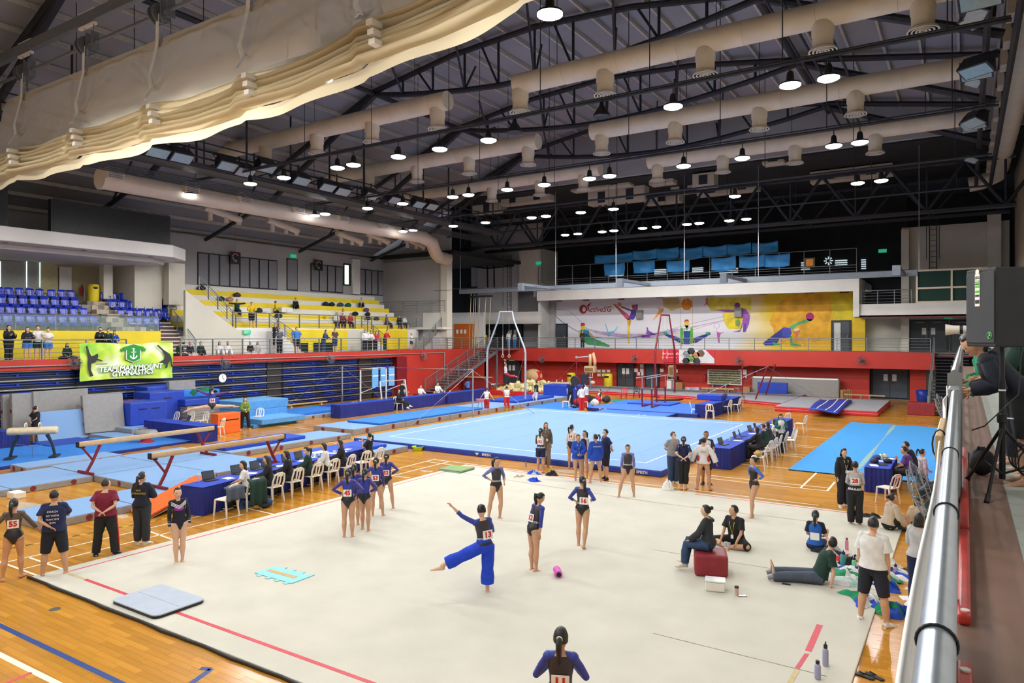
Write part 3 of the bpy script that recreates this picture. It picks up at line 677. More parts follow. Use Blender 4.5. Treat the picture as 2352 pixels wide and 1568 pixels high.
for ri,(y,us) in enumerate(ROWS):
    x0,x1=-36,1.0
    t=thing('lighting_pipe','dark steel lighting pipe carrying the '+RN[ri],'pipe',(x0,y,LZ+.65),group='lighting pipes across the hall')
    MB().tube((x0,y,LZ+.65),(x1,y,LZ+.65),.06).build('pipe',M_dark,t)
    if ri<3:MB().tube((x0,y+.3,LZ+.85),(x1,y+.3,LZ+.85),.03).build('conduit',M_dark,t)
    for k in range(9):xx=x0+2+k*4.2;MB().tube((xx,y,LZ+.65),(xx,y,zr(xx)-.1 if y<46 else 16),.018,n=4).build('drop_rod',M_dark,t)
    for i,u in enumerate(us):
        r=(u-CX)/FPX;tt=y/(CT+r*ST);add_lamp(tt*(-ST+r*CT),y,'glowing high-bay lamp, %s from the left in the %s'%(ORD[i],RN[ri]))
    # the remaining lamps of this row hang outside the picture or behind the curtain
for y,nm in ((6.3,'above the camera end'),(-1.5,'behind the camera')):
    for k in range(9):add_lamp(-34+4.1*k,y,'high-bay lamp %s of the hall, %s from the left'%(nm,ORD[k]),LZ)
# two unlit lamps hanging from the pipes
for i,(u,y) in enumerate(((1182,22.1),(1382,22.1))):
    r=(u-CX)/FPX;tt=y/(CT+r*ST);x=tt*(-ST+r*CT)
    t=thing('unlit_lamp',('unlit bell lamp left of centre on the second lamp row','unlit bell lamp right of centre on the second lamp row')[i],'lamp',(x,y,LZ+.1))
    MB().lathe((0,0,0),[(.06,.5),(.1,.35),(.3,.05),(.3,0),(.28,.01)],16).build('shade',M_black,t,smooth='auto',local=True);MB().lathe((0,0,0),[(.26,.02),(.01,.01)],16).build('lens',M_plw,t,local=True)
# ---------------------------------------------------------------- catwalks with floodlights
def floodlight(parent,p,rz,tilt):
    t=thing('floodlight','x','floodlight');t.location=p;t.rotation_euler=(tilt,0,rz)
    MB().add([(-.42,-.2,.32),(.42,-.2,.32),(.42,.2,.32),(-.42,.2,.32),(-.52,-.3,-.2),(.52,-.3,-.2),(.52,.3,-.2),(-.52,.3,-.2)],[(0,1,2,3),(4,7,6,5),(0,4,5,1),(1,5,6,2),(2,6,7,3),(3,7,4,0)]).build('housing',M_dark,t,local=True)
    MB().bx(-.46,.46,-.25,.25,-.225,-.2).build('glass_face',mat('flood_glass','#9fb4b4',.15,spec=.8),t,local=True)
    MB().path([(-.5,0,0),(-.56,0,.45),(.56,0,.45),(.5,0,0)],.025,6).build('bracket',M_dark,t,local=True)
    return t
cw=thing('catwalk','dark steel lighting catwalk along the left side under the roof','catwalk',(-31,10,12.6))
for dx in (-.6,.6):
    for dz in (0,.35,.7,1.1):MB().tube((-31+dx,8,12.7+dz),(-31+dx,46,12.7+dz),.035 if dz else .09,n=6).build('side_rail',M_dark,cw)
MB().bx(-31.6,-30.4,8,46,12.55,12.62).build('deck',M_dark,cw)
for k in range(14):
    y=9+2.8*k;MB().tube((-31.6,y,12.6),(-31.6,y,13.9),.04).tube((-30.4,y,12.6),(-30.4,y,13.9),.04).tube((-31,y,12.6),(-31,y,16.6),.05).build('post',M_dark,cw)
    MB().tube((-31.6,y,12.6),(-31.6,y+2.8,13.8),.03).build('lattice',M_dark,cw)
for k in range(6):MB().tube((-31.8-.15*k,8,12.3-.04*k),(-31.8-.15*k,46,12.3-.04*k),.03,n=5).build('cable_run',M_dark,cw)
fl=None
for i,(u,v) in enumerate(((360,345),(415,360),(520,375),(560,390),(610,380),(690,410),(750,425),(785,435),(850,445),(905,455),(960,465),(990,470))):
    y,z=WX(u,v,-30.2);z=min(max(z,12.9),14.2)
    lab='grey floodlight on the left catwalk, %s from the left'%ORD[i]
    if fl is None:fl=floodlight(None,(-30.2,y,z),R(90),R(-35));o=fl
    else:o=dup(fl,(-30.2,y,z),None,lab);o.rotation_euler=(R(-35),0,R(90))
    tag(o,lab,'floodlight','floodlights on the left catwalk')
cr=thing('catwalk','dark steel lighting catwalk along the right side under the roof','catwalk',(.9,10,14.3))
for dx in (-.3,.5):
    for dz in (0,.5,1.0):MB().tube((.9+dx,8,14.6+dz),(.9+dx,56,14.6+dz),.04 if dz else .12,n=6).build('side_rail',M_dark,cr)
for k in range(16):y=9+2.9*k;MB().tube((.6,y,14.5),(.6,y,16.2),.05).tube((1.4,y,14.5),(1.4,y,16.2),.05).tube((.6,y,14.6),(.6,y+2.9,15.6),.04).build('post',M_dark,cr)
for i,y in enumerate((17,19.2,21,23,25.2,27,29,31,33.5,36,38.5,41,43.5)):
    lab='dark floodlight on the right catwalk, %s from the near end'%ORD[i]
    o=dup(fl,(.35,y,13.9+.5*((i*7)%3)),None,lab,'floodlights on the right catwalk');o.rotation_euler=(R(-25),0,R(-80+25*((i*5)%4)))
# mechanical boxes and steelwork at the far end under the low ceiling
M_box=mat('cream_sheet_metal','#c0b6a4',.5,var=.05)
for i,(u0,v0,u1,v1,y) in enumerate(((1085,460,1150,495,50),(1310,410,1445,440,48.5),(1150,440,1262,472,49),(1350,440,1480,472,50),(1590,400,1640,430,48),(1750,360,1800,378,47.5),(1490,395,1545,425,49),(1860,395,2050,420,52),(1540,405,1600,445,52),(1030,425,1060,450,47.5),(1600,415,1740,450,53),(1480,450,1560,470,53))):
    x0,z1=WY(u0,v0,y);x1,_=WY(u1,v0,y);_,z0=WY(u0,v1,y);
    t=thing('duct_box','cream rectangular duct box high at the far end, %s'%('left of centre by the corner','wide one under the gable','long low one left of centre','second row centre','small one right of centre','small one by the right ducts','above the blue tarpaulins','long one on the right','beside the centre lamps','small one at the far left','right of centre behind the rods','lower centre one')[i],'duct',(x0,y,z0),group='cream duct boxes at the far end')
    MB().bx(x0,x1,y,y+1.0,z0,z1).build('body',M_box,t,bevel=.02)
    MB().tube((x0+.3,y+.5,z1),(x0+.3,y+.5,16),.02,n=4).build('hanger_rod',M_dark,t);MB().tube((x1-.3,y+.5,z1),(x1-.3,y+.5,16),.02,n=4).build('hanger_rod',M_dark,t)
    n=max(1,int((x1-x0)/2.2))
    for k in range(n):xx=x0+(k+.5)*(x1-x0)/n;MB().bx(xx-.3,xx+.3,y-.04,y,z0+.12,z1-.15).build('grille',M_dark,t)
fs=thing('roof_girder','deep dark steel lattice girder across the far end','girder',(-17,50,12),group='far girders')
for z in (12.3,15.2):MB().tube((-40,50.5,z),(2.5,50.5,z),.16,n=6).build('chord',M_dark,fs)
for k in range(11):
    x=-38+4*k;MB().tube((x,50.5,12.3),(x+2,50.5,15.2),.1,n=6).tube((x+2,50.5,15.2),(x+4,50.5,12.3),.1,n=6).build('diagonal',M_dark,fs);MB().tube((x,50.5,12.3),(x,50.5,15.2),.07,n=6).build('upright',M_dark,fs)
fs=thing('roof_girder','dark steel lattice girder above the upper gallery','girder',(-17,57,11),group='far girders')
for z in (12.9,15.4):MB().tube((-40,57.2,z),(2.5,57.2,z),.14,n=6).build('chord',M_dark,fs)
for k in range(11):
    x=-38+4*k;MB().tube((x,57.2,12.9),(x+2,57.2,15.4),.09,n=6).tube((x+2,57.2,15.4),(x+4,57.2,12.9),.09,n=6).build('diagonal',M_dark,fs)
# suspended grey boom with arms in front of the far beam
t=thing('suspended_boom','long grey steel boom hung in front of the far beam','boom',(-30,48.5,8.4))
xa,za=WY(1056,667,48.5);xb,zb=WY(2108,631,48.5)
MB().bx(xa,xb,48.4,48.6,8.2,8.6).build('beam',mat('boom_grey','#5b626b',.5,var=.05),t,bevel=.02)
for u0,v0,u1,v1 in ((1276,545,1276,662),(1415,530,1415,655),(1572,470,1572,650),(1742,505,1742,642),(1057,590,1057,665),(2111,545,2111,630)):
    x,_=WY(u0,v0,48.5);MB().tube((x,48.5,8.5),(x,48.5,16),.025,n=5).build('suspension_rod',M_grey,t)
for u in (1275,1490,1712,2075):
    x,_=WY(u,655,48.5);MB().bx(x-.12,x+.12,43.5,48.5,8.25,8.45).bx(x-.2,x+.2,43.3,43.6,7.9,8.45).build('arm',mat('boom_grey','#5b626b'),t)
MB().tube((xa,45,8.3),(xb,45,8.3),.015,n=4).tube((xa+3,43.5,8.3),(xa+11,48.5,8.3),.015,n=4).build('guy_wire',M_dark,t)
# ================================================================ DIVIDER CURTAIN (hoisted net)
def netmat(name,c,al):
    m=bpy.data.materials.new(name);m.use_nodes=True;nt=m.node_tree;L=nt.links.new;nt.nodes.clear()
    o=nt.nodes.new('ShaderNodeOutputMaterial');d=nt.nodes.new('ShaderNodeBsdfDiffuse');tl=nt.nodes.new('ShaderNodeBsdfTranslucent');tp=nt.nodes.new('ShaderNodeBsdfTransparent')
    tc=nt.nodes.new('ShaderNodeTexCoord');w=nt.nodes.new('ShaderNodeTexWave');w.inputs['Scale'].default_value=40;L(tc.outputs['Object'],w.inputs['Vector'])
    rp=nt.nodes.new('ShaderNodeValToRGB');rp.color_ramp.elements[0].color=(*[q*.85 for q in lin(c)],1);rp.color_ramp.elements[1].color=(*lin(c),1);L(w.outputs['Fac'],rp.inputs[0])
    L(rp.outputs[0],d.inputs[0]);L(rp.outputs[0],tl.inputs[0])
    m1=nt.nodes.new('ShaderNodeMixShader');m1.inputs[0].default_value=.5;L(d.outputs[0],m1.inputs[1]);L(tl.outputs[0],m1.inputs[2])
    m2=nt.nodes.new('ShaderNodeMixShader');m2.inputs[0].default_value=al;L(tp.outputs[0],m2.inputs[1]);L(m1.outputs[0],m2.inputs[2]);L(m2.outputs[0],o.inputs[0])
    return m
M_net=netmat('curtain_net','#e6ddc6',.66);M_fold=netmat('curtain_fold','#e4d6b4',.97)
CY=12.0;XS=[-33.2,-28.9,-24.5,-20.2,-15.96,-11.7,-7.4,-3.1,1.2]
ct=thing('divider_curtain','big beige net divider curtain hoisted in swags under the roof','curtain',(-15,CY,11))
def topz(x): return 13.4
def swag(x):
    for a,b in zip(XS,XS[1:]):
        if a<=x<=b:f=(x-a)/(b-a); return f
    return 0
def hem(x): return 10.48+(.95*((x+17)/10.4)**1.6 if x>-17 else 0)
RAYS=[(math.cos(R(q)),math.sin(R(q)),w_) for q,w_ in ((24,.10),(42,.07),(63,.08),(95,.05),(140,.06),(158,.05))]
def net(i,j):
    x=-33.2+34.4*i;f=swag(x);z0=hem(x)+.75;s=1-j
    z=z0+(13.4-z0)*s;fold=.22*math.sin(math.pi*f)*math.sin(math.pi*s)+.04*math.sin(2*math.pi*(f*3-s))*s*(1-s)*2
    for k,xs in enumerate(XS):
        dx,dz=x-xs,z-12.0
        if abs(dx)<3.4:
            for c,sn,w_ in RAYS:
                along=dx*c+dz*sn;off=dz*c-dx*sn
                if along>0:fold+=w_*math.exp(-(off/(.05+.07*along))**2)*math.exp(-along/2.2)
    return (x,CY-fold-(1-s)**3*.35,z)
MB().grid(net,400,30).build('net_panel',M_net,ct,smooth=True)
def topb(i,j):
    x=-33.2+34.4*i; return (x,CY-.015,13.25+.25*j)
MB().grid(topb,40,1).build('top_hem',mat('curtain_hem','#b9b6ae',.8),ct)
# gathered layers at the bottom, looped over the lifting straps
for k in range(6):
    def lay(i,j,k=k):
        x=-33.2+34.4*i;f=swag(x)
        zc=hem(x)+.78-.145*k-(.13-.012*k)*math.sin(math.pi*f)**1.3+.10*(.5-f)+.012*math.sin(x*2.2+k*2)+.03*math.sin(x*.6+k*1.9);w=.38+.05*math.sin(k*2.1+x*.5)-.02*k
        a=-math.pi*.62+math.pi*1.24*j
        return (x,CY-.22-.03*k-w*math.cos(a)+.02*math.sin(x*3+k),zc+.085*math.sin(a))
    MB().grid(lay,200,8).build('curtain_fold',M_fold,ct,smooth=True)
def lastf(i,j):
    x=-33.2+34.4*i;f=swag(x); return (x,CY-.25+.1*math.sin(x*2),hem(x)+.06-.32*j-.1*math.sin(math.pi*f)+.08*(.5-f))
MB().grid(lastf,200,3).build('curtain_bottom_hem',M_fold,ct,smooth=True)
M_strap=mat('white_webbing','#dfe2e2',.7,var=.05)
for x in XS[1:-1]:
    MB().path([(x,CY-.1,14.2),(x,CY-.12,13.3),(x-.12,CY-.3,12.3),(x+.1,CY-.35,11.9),(x+.2,CY-.6,hem(x)+1.0)],.085,4,flat=.2).build('lifting_strap',M_strap,ct)
    for k in range(3):MB().bx(x+.9-.09,x+.9+.09,CY-.92+.04*k,CY-.6,hem(x)+.55-.2*k,hem(x)+.67-.2*k).build('strap_loop',M_plw,ct)
hb=thing('curtain_hoist','grey steel hoist beam and winding shaft above the curtain','hoist',(-20,CY,15))
M_hoist=mat('hoist_grey','#767c85',.4,metal=.4,var=.05)
MB().bx(-33.5,1.5,CY-.1,CY+.1,14.95,15.3).build('beam',M_hoist,hb)
MB().tube((-33.5,CY,14.25),(1.5,CY,14.25),.055,n=10).build('winding_shaft',M_hoist,hb,smooth='auto')
for x in XS[1:-1]:
    MB().bx(x-.5,x+.5,CY-.03,CY+.03,15.32,15.4).bx(x-.45,x+.55,CY-.06,CY+.06,14.85,14.93).build('cross_bar',M_plw,hb)
    g=Matrix.Rotation(R(90),3,'Y')
    MB().lathe((x-.2,CY,14.25),[(.3,-.03),(.3,.03)],20,g).lathe((x+.02,CY,14.25),[(.3,-.03),(.3,.03)],20,g).build('spool_disc',M_hoist,hb,smooth='auto')
    for q in (.15,.5):MB().bx(x+q,x+q+.05,CY-.12,CY+.12,14.0,14.6).build('bearing_plate',M_hoist,hb)
    MB().tube((x-.45,CY,15.3),(x+.1,CY-.05,14.6),.018).tube((x+.55,CY,15.3),(x+.5,CY-.05,14.6),.018).build('turnbuckle',M_chrome,hb)
    for q in range(7):MB().path([(x+.25+.03*(q%2),CY-.12+.03*math.cos(a),14.0-.11*q+.05*math.sin(a)) for a in [k*math.pi/4 for k in range(8)]],.01,4,closed=True).build('chain_link',M_galv,hb)
for x in (-18.9,-8):MB().bx(x-.11,x+.11,CY-.11,CY+.11,15.2,zr(x)).build('hanger',M_plw,hb)
# ================================================================ RAILINGS
M_rail=mat('rail_grey','#83888c',.45,metal=.3,var=.06)
def railing(a,b,z,n,label,h=.97,bars=4,m=None,group='grey steel balcony railings',tall=None):
    a=Vector((*a,z)) if len(a)==2 else Vector(a);b=Vector((*b,z)) if len(b)==2 else Vector(b);m=m or M_rail
    t=thing('railing',label,'railing',tuple(a),group=group);U=Vector((0,0,1))
    MB().tube(a+U*h,b+U*h,.03).build('top_rail',m,t,smooth='auto')
    for k in range(bars):hh=h*(k+.6)/(bars+.4);MB().tube(a+U*hh,b+U*hh,.014,n=5).build('mid_rail',m,t)
    d=(b-a);e=d.normalized()*.02;s=e.cross(U).normalized()*.05
    for k in range(n+1):
        p=a+d*k/n;q=p+U*(h if not tall else tall)
        P=[p-e-s,p+e-s,p+e+s,p-e+s,q-e-s,q+e-s,q+e+s,q-e+s]
        MB().add(P,[(0,3,2,1),(4,5,6,7),(0,1,5,4),(1,2,6,5),(2,3,7,6),(3,0,4,7)]).build('post',m,t)
    return t
railing((-36.62,4),(-36.62,19.9),3.47,8,'grey railing along the left balcony before the green banner');railing((-36.62,22.9),(-36.62,52.8),3.47,15,'grey railing along the left balcony from the banner to the corner')
railing((-41,55.9),(-2.0,55.9),3.46,20,'grey railing along the far balcony in front of the mural')
railing((-39.55,28.3),(-39.55,46.3),5.17,10,'grey railing at the foot of the yellow terraces')
railing((-44.2,46.3),(-36.9,46.9),6.62,5,'grey railing on the landing right of the yellow terraces')
railing((-33.8,57.1),(-6.7,57.1),8.86,15,'grey railing of the upper gallery above the mural',tall=2.2)
MB().tube((-33.8,57.1,11.05),(-6.7,57.1,11.05),.03).build('upper_rail',M_rail,bpy.data.objects['railing.005'])
railing((-6.4,57.2),(-3.2,57.2),6.93,3,'grey railing on the upper right balcony beside the mural')
# sloping rails of the left stairs
y0,z0=WX(457,665,-39.35);y1,z1=WX(542,753,-39.35);railing((-39.35,y0,z0),(-39.35,y1,z1),0,4,'sloping grey railing down the left edge of the yellow terraces',h=.85)
for i,(u0,v0,u1,v1) in enumerate(((620,752,690,800),(832,752,884,795))):
    y0,z0=WX(u0,v0,-39.2);y1,z1=WX(u1,v1,-39.0);railing((-39.25,y0,z0),(-39.05,y1,z1),0,4,('sloping stair railing below the yellow terraces, left one','sloping stair railing below the yellow terraces, right one')[i],h=.9)
    t=thing('stair_flight',('short white stair flight down from the left of the yellow terraces','short white stair flight down from the right of the yellow terraces')[i],'stairs',(-39.2,y0,3.45))
    for k in range(8):f=k/8;MB().bx(-39.5,-38.6,y0+(y1-y0)*f,y0+(y1-y0)*(f+.125),3.45,max(3.5,5.1-1.65*(f+.1))).build('step',M_white,t)
# stair beside the blue seats (white steps, brown risers)
t=thing('stair_flight','white stairs with dark risers between the blue seats and the terraces','stairs',(-39.2,24,3.45))
for k in range(10):
    x=-38.6-.3*k;z=3.45+.22*(k+1);MB().bx(x-.3,x,23.3,25.0,3.45,z-.05).build('riser',mat('brown_riser','#5a3f36',.7),t);MB().bx(x-.32,x+.03,23.3,25.0,z-.05,z).build('tread',M_white,t)
railing((-38.6,25.1,3.5),(-41.4,25.1,5.7),0,3,'short stair railing beside the white stairs by the blue seats',h=.9)
# right end of the terraces: stair up to the landing
t=thing('stair_flight','grey stair flight up to the landing at the end of the terraces','stairs',(-38.5,46,3.45))
for k in range(10):MB().bx(-38.6,-37.4,44.5+.25*k,44.75+.25*k,3.45,3.6+.17*k).build('step',M_greyw,t)
railing((-37.3,44.6,3.5),(-37.3,46.9,5.2),0,3,'stair railing at the end of the yellow terraces',h=.95)
# ================================================================ RETRACTED BLEACHERS
M_alu=mat('brushed_aluminium','#a8adb0',.28,metal=.8,var=.05,stretch=(1,.2,8));M_bblue=mat('bleacher_blue','#2040b4',.4,var=.05)
secs=[(4.0,WX(180,850,-36.6)[0]),(WX(181,850,-36.6)[0],WX(618,850,-36.6)[0]),(WX(655,850,-36.6)[0],WX(828,850,-36.6)[0]),(WX(862,850,-36.6)[0],40.3)]
names=['leftmost section','wide section under the clock','section right of the dark gap','narrow rightmost section behind the uneven bars']
for i,(y0,y1) in enumerate(secs):
    t=thing('folded_bleacher','folded bleacher bank of dark tiers with blue strips, '+names[i],'bleacher',(-36.7,y0,0),group='folded bleachers under the left balcony')
    for k in range(7):
        z=.02+.425*k;x=-36.85-.05*k*.3
        MB().bx(-37.6,x,y0,y1,z,z+.36).build('riser_panel',M_black,t)
        MB().bx(x-.1,x+.14,y0,y1,z+.36,z+.425).build('nosing',M_alu,t,bevel=.012)
        MB().bx(x,x+.06,y0+.05,y1-.05,z+.13,z+.17).build('blue_strip',M_bblue,t);MB().bx(x,x+.1,y0+.05,y1-.05,z+.25,z+.285).build('blue_seat_edge',M_bblue,t)
        n=max(2,int((y1-y0)/1.6));cl_=MB()
        for j in range(n):yy=y0+(j+.5)*(y1-y0)/n;cl_.bx(x,x+.09,yy-.05,yy+.05,z+.17,z+.25)
        cl_.build('seat_bracket',M_bblue,t)
for i,(u0,u1) in enumerate(((619,654),(829,861))):
    y0=WX(u0,850,-36.7)[0];y1=WX(u1,850,-36.7)[0]
    t=thing('bleacher_aisle',('dark folded aisle between the bleacher banks left of the bars','dark folded aisle between the bleacher banks behind the bars')[i],'bleacher',(-36.9,y0,0))
    for k in range(7):z=.02+.425*k;MB().bx(-37.6,-36.95,y0,y1,z,z+.36).build('riser_panel',mat('dark_brown_panel','#2a2624',.6),t);MB().bx(-37.1,-36.85,y0,y1,z+.36,z+.42).build('nosing',M_alu,t)
# ================================================================ BLUE SEATS
M_seat=mat('blue_seat_plastic','#1733b4',.25,var=.06)
def mk_seat():
    t=thing('stadium_seat','x','seat')
    def back(i,j):w=.21-.02*j;a=(i-.5)*2; return (-.20+.05*a*a-.06*j,a*w,.36+.42*j+.03*(1-a*a)*(j>.9))
    b=MB().grid(back,6,5);b.bx(-.22,-.17,-.2,.2,.34,.40);bk=b.build('backrest',M_seat,t,smooth=True,local=True)
    sm=bk.modifiers.new('s','SOLIDIFY');sm.thickness=.03
    MB().bx(-.2,.22,-.2,.2,.33,.385).bx(.17,.23,-.19,.19,.28,.35).build('seat_pan',M_seat,t,bevel=.03,local=True)
    MB().bx(-.16,-.1,-.15,.15,0,.33).build('pedestal',M_black,t,local=True)
    MB().path([(-.2,.225,.56),(.08,.225,.56),(.1,.225,.4)],.018,6).build('armrest',M_black,t,local=True)
    return t
seat0=None;cnt=0
rowsL=[(3,[80,190,290,385,485,580,675,765,855,-20]),(2,[10,105,205,305,400,495,590,680,770]),(1,[25,125,225,320,415,510,600,690]),(0,[10,95,190,285,375,480,570,655])]
rowsR=[(3,[1190,1265,1340,1425]),(2,[1105,1185,1265,1340,1415,1490]),(1,[1030,1110,1185,1260,1335,1410,1480,1550]),(0,[955,1035,1115])]
rx={3:(-40.1,4.9,965),2:(-41.0,5.37,890),1:(-41.9,5.9,800),0:(-42.8,6.42,720)}
RWN={3:'front row',2:'second row',1:'third row',0:'top row'}
for blk,rows in (('left block',rowsL),('right block',rowsR)):
    for rk,xs in rows:
        X,z,_=rx[rk]
        for i,xc in enumerate(sorted(xs)):
            y=WX(xc/3.92,720,X)[0];lab='blue stadium seat, %s from the left in the %s, %s'%(ORD[i],RWN[rk],blk)
            if seat0 is None:seat0=mk_seat();o=seat0;o.location=(X,y,z);o['label']=lab;o['group']='blue stadium seats of the left stand'
            else:o=dup(seat0,(X,y,z),0,lab)
# glass balustrade in front of the seats
t=thing('glass_balustrade','low glass balustrade with steel rail before the blue seats','balustrade',(-39.3,5,4.9))
for k in range(10):y=5+1.82*k;MB().bx(-39.28,-39.26,y,y+1.8,4.92,5.7).build('glass_panel',M_glass,t)
MB().tube((-39.27,4,5.72),(-39.27,23.2,5.72),.03).build('top_rail',M_chrome,t)
for k in range(11):y=5+1.82*k;MB().tube((-39.27,y-.02,4.9),(-39.27,y-.02,5.72),.02).build('post',M_chrome,t)
y,z=WX(215,692,-43.3);t=thing('waste_bin','tall yellow rubbish bin at the top of the seat aisle','bin',(-43.3,y,6.4))
MB().lathe((0,0,0),[(.27,0),(.3,.05),(.3,1.15),(.26,1.25),(.05,1.27)],18).build('body',M_yel,t,smooth='auto',local=True);MB().ell((.27,-.02,1.05),(.06,.14,.08)).build('opening',M_black,t,local=True)
def extinguisher(loc,label,rz=0):
    t=thing('fire_extinguisher',label,'extinguisher',loc,rz,group='red fire extinguishers')
    MB().lathe((0,0,0),[(.08,0),(.09,.03),(.09,.42),(.05,.5),(.03,.53)],12).build('cylinder',M_redv,t,smooth='auto',local=True);MB().bx(-.05,.06,-.02,.02,.53,.58).build('valve',M_black,t,local=True);MB().path([(.04,0,.54),(.14,0,.45),(.13,0,.15)],.015,6).build('hose',M_black,t,local=True)
extinguisher((-44.7,WX(188,660,-44.7)[0],7.1),'red fire extinguisher on the wall behind the blue seats');extinguisher((-44.1,WX(886,652,-44.1)[0],8.4),'red fire extinguisher on the end wall of the terraces');extinguisher((WY(1619,872,57.2)[0],57.2,.9),'red fire extinguisher on the red far wall')
# ================================================================ SCOREBOARDS, CLOCK, FANS, SIGNS
y0,z1=WX(117,456,-38.6);y1,_=WX(391,470,-38.6)
t=thing('scoreboard','large dark scoreboard panel standing on the white canopy','scoreboard',(-38.6,y0,9.8));sb=MB().bx(-38.9,-38.6,y0,y1,9.82,z1).build('cabinet',M_black,t)
for k in range(18):MB().bx(-38.6,-38.58,y0+.1,y1-.1,9.92+k*.095,9.96+k*.095).build('louvre',M_frame,t)
y0=WX(-40,445,-38.6)[0];y1=WX(18,445,-38.6)[0]
t=thing('scoreboard','dark panel at the left picture edge on the white canopy','scoreboard',(-38.6,y0,9.8));MB().bx(-38.9,-38.6,y0,y1,9.82,11.7).build('cabinet',M_black,t)
for k in range(18):MB().bx(-38.6,-38.58,y0+.1,y1-.1,9.92+k*.095,9.96+k*.095).build('louvre',M_frame,t)
for i,(u,v) in enumerate(((541,592),(732,609))):
    y,z=WX(u,v,-43.9);t=thing('hanging_sign',('black hanging poster with round emblem, left one above the terraces','black hanging poster with round emblem, right one above the terraces')[i],'sign',(-43.9,y,z),group='black hanging posters')
    MB().bx(-43.93,-43.9,y-.42,y+.42,z-.42,z+.42).build('panel',M_black,t);MB().tube((-43.9,y,z+.4),(-43.9,y,12.4),.01,n=4).build('wire',M_grey,t)
    for k in range(7):
        a=R(40+40*k);MB().bx(-43.9,-43.885,y+.24*math.cos(a)-.07,y+.24*math.cos(a)+.07,z+.05+.24*math.sin(a)-.05,z+.05+.24*math.sin(a)+.05).build('emblem_piece',mat('emblem_pink','#c06a80',.5) if k<4 else M_grey,t)
    MB().bx(-43.9,-43.885,y-.1,y+.1,z-.3,z-.25).build('caption',M_grey,t)
y,z=WX(510,868,-36.3);t=thing('wall_clock','round white wall clock hung before the folded bleachers','clock',(-36.3,y,z));Q=Matrix.Rotation(R(90),3,'Y')
MB().lathe((-36.3,y,z),[(.01,.0),(.27,0),(.3,.02),(.3,.07),(.27,.07),(.26,.05)],24,Q).build('case',M_black,t,smooth='auto');MB().lathe((-36.25,y,z),[(.25,0),(.25,.01)],24,Q).build('dial',M_paper,t)
MB().bx(-36.235,-36.23,y-.012,y+.012,z-.02,z+.19).build('hand',M_black,t);MB().tube((-36.235,y,z),(-36.235,y+.1,z-.1),.012).build('hand',M_black,t);MB().tube((-36.3,y,z+.28),(-36.3,y,z+.75),.01).build('hanger',M_grey,t)
def fan(loc,rz,label,r=.33,tilt=-.25,group='wall fans',detail=14):
    t=thing('wall_fan',label,'fan',loc,rz,group=group);Q=Matrix.Rotation(R(90),3,'Y')@Matrix.Rotation(tilt,3,'Y')
    fwd=Q@Vector((0,0,1));sx=Vector((0,1,0));up=fwd.cross(sx);c=Vector((.3,0,0));w=MB()
    for rr,d in ((r,0),(r*.75,.07),(r*.75,-.07),(r*.4,.1),(r*.4,-.1)):w.path([c+fwd*d+sx*(rr*math.cos(a))+up*(rr*math.sin(a)) for a in [2*math.pi*k/20 for k in range(20)]],.006,4,closed=True)
    for k in range(detail):
        a=2*math.pi*k/detail;e=sx*math.cos(a)+up*math.sin(a)
        w.path([c+fwd*.11,c+fwd*.09+e*r*.5,c+e*r,c-fwd*.09+e*r*.5,c-fwd*.11],.004,4)
    w.build('wire_guard',M_grey,t,local=True)
    for k in range(3):
        a0=2*math.pi*k/3;B=[]
        for f,wd,tw in ((.12,.06,.03),(.5,.16,.05),(.9,.14,.04)):
            for s in (-1,1):a=a0+s*wd/max(f,.3)*.6;B.append(c+(sx*math.cos(a)+up*math.sin(a))*r*f+fwd*tw*s*.6)
        MB().add(B,[(0,1,3,2),(2,3,5,4)]).build('blade',mat('smoky_blade','#33363a',.3,alpha=.75),t,local=True)
    MB().lathe(tuple(c-fwd*.22),[(.03,0),(.09,.03),(.1,.14),(.05,.2),(.03,.25)],14,Q).build('motor',M_dark,t,smooth='auto',local=True)
    MB().path([tuple(c-fwd*.15),(.08,0,-.05),(0,0,.1),(0,0,.35)],.025,6).build('bracket',M_dark,t,local=True)
    return t
for i,(u,v) in enumerate(((172,833),(515,833),(758,824),(972,817))):y,z=WX(u,v,-36.3);fan((-36.5,y,z),0,'black wire wall fan on the left red fascia, %s from the left'%ORD[i])
for i,(u,v) in enumerate(((1246,825),(1458,823),(1697,828),(1978,828))):x,z=WY(u,v,55.6);fan((x,55.75,z),R(-90),'black wire wall fan on the far red fascia, %s from the left'%ORD[i])
def exit_sign(loc,rz,label,w=.55):
    t=thing('exit_sign',label,'sign',loc,rz,group='green exit signs');MB().bx(-.03,.03,-w/2,w/2,-.13,.13).build('panel',M_green,t,local=True)
    text('EXIT',.2,wmat(t)@basis((.035,0,0),(0,1,0),(0,0,1)),M_paper,t,'lettering')
for u,v,X,lab in ((567,763,-39.3,'green exit sign on the cream wall below the terraces'),(674,588,-44.1,'green exit sign above the dark door in the upper left wall')):y,z=WX(u,v,X);exit_sign((X,y,z),0,lab)
for u,v,Y,lab in ((1175,825,57.2,'green exit sign above the doors behind the rings'),(1153,739,59.9,'green exit sign on the far left balcony'),(1237,604,57.4,'green exit sign by the upper left gallery'),(2027,576,60,'green exit sign in the dark far right gallery'),(2178,727,61.2,'green exit sign above the right balcony doors'),(2130,846,58.9,'green exit sign below the far right balcony')):
    x,z=WY(u,v,Y);exit_sign((x,Y,z),R(-90),lab)
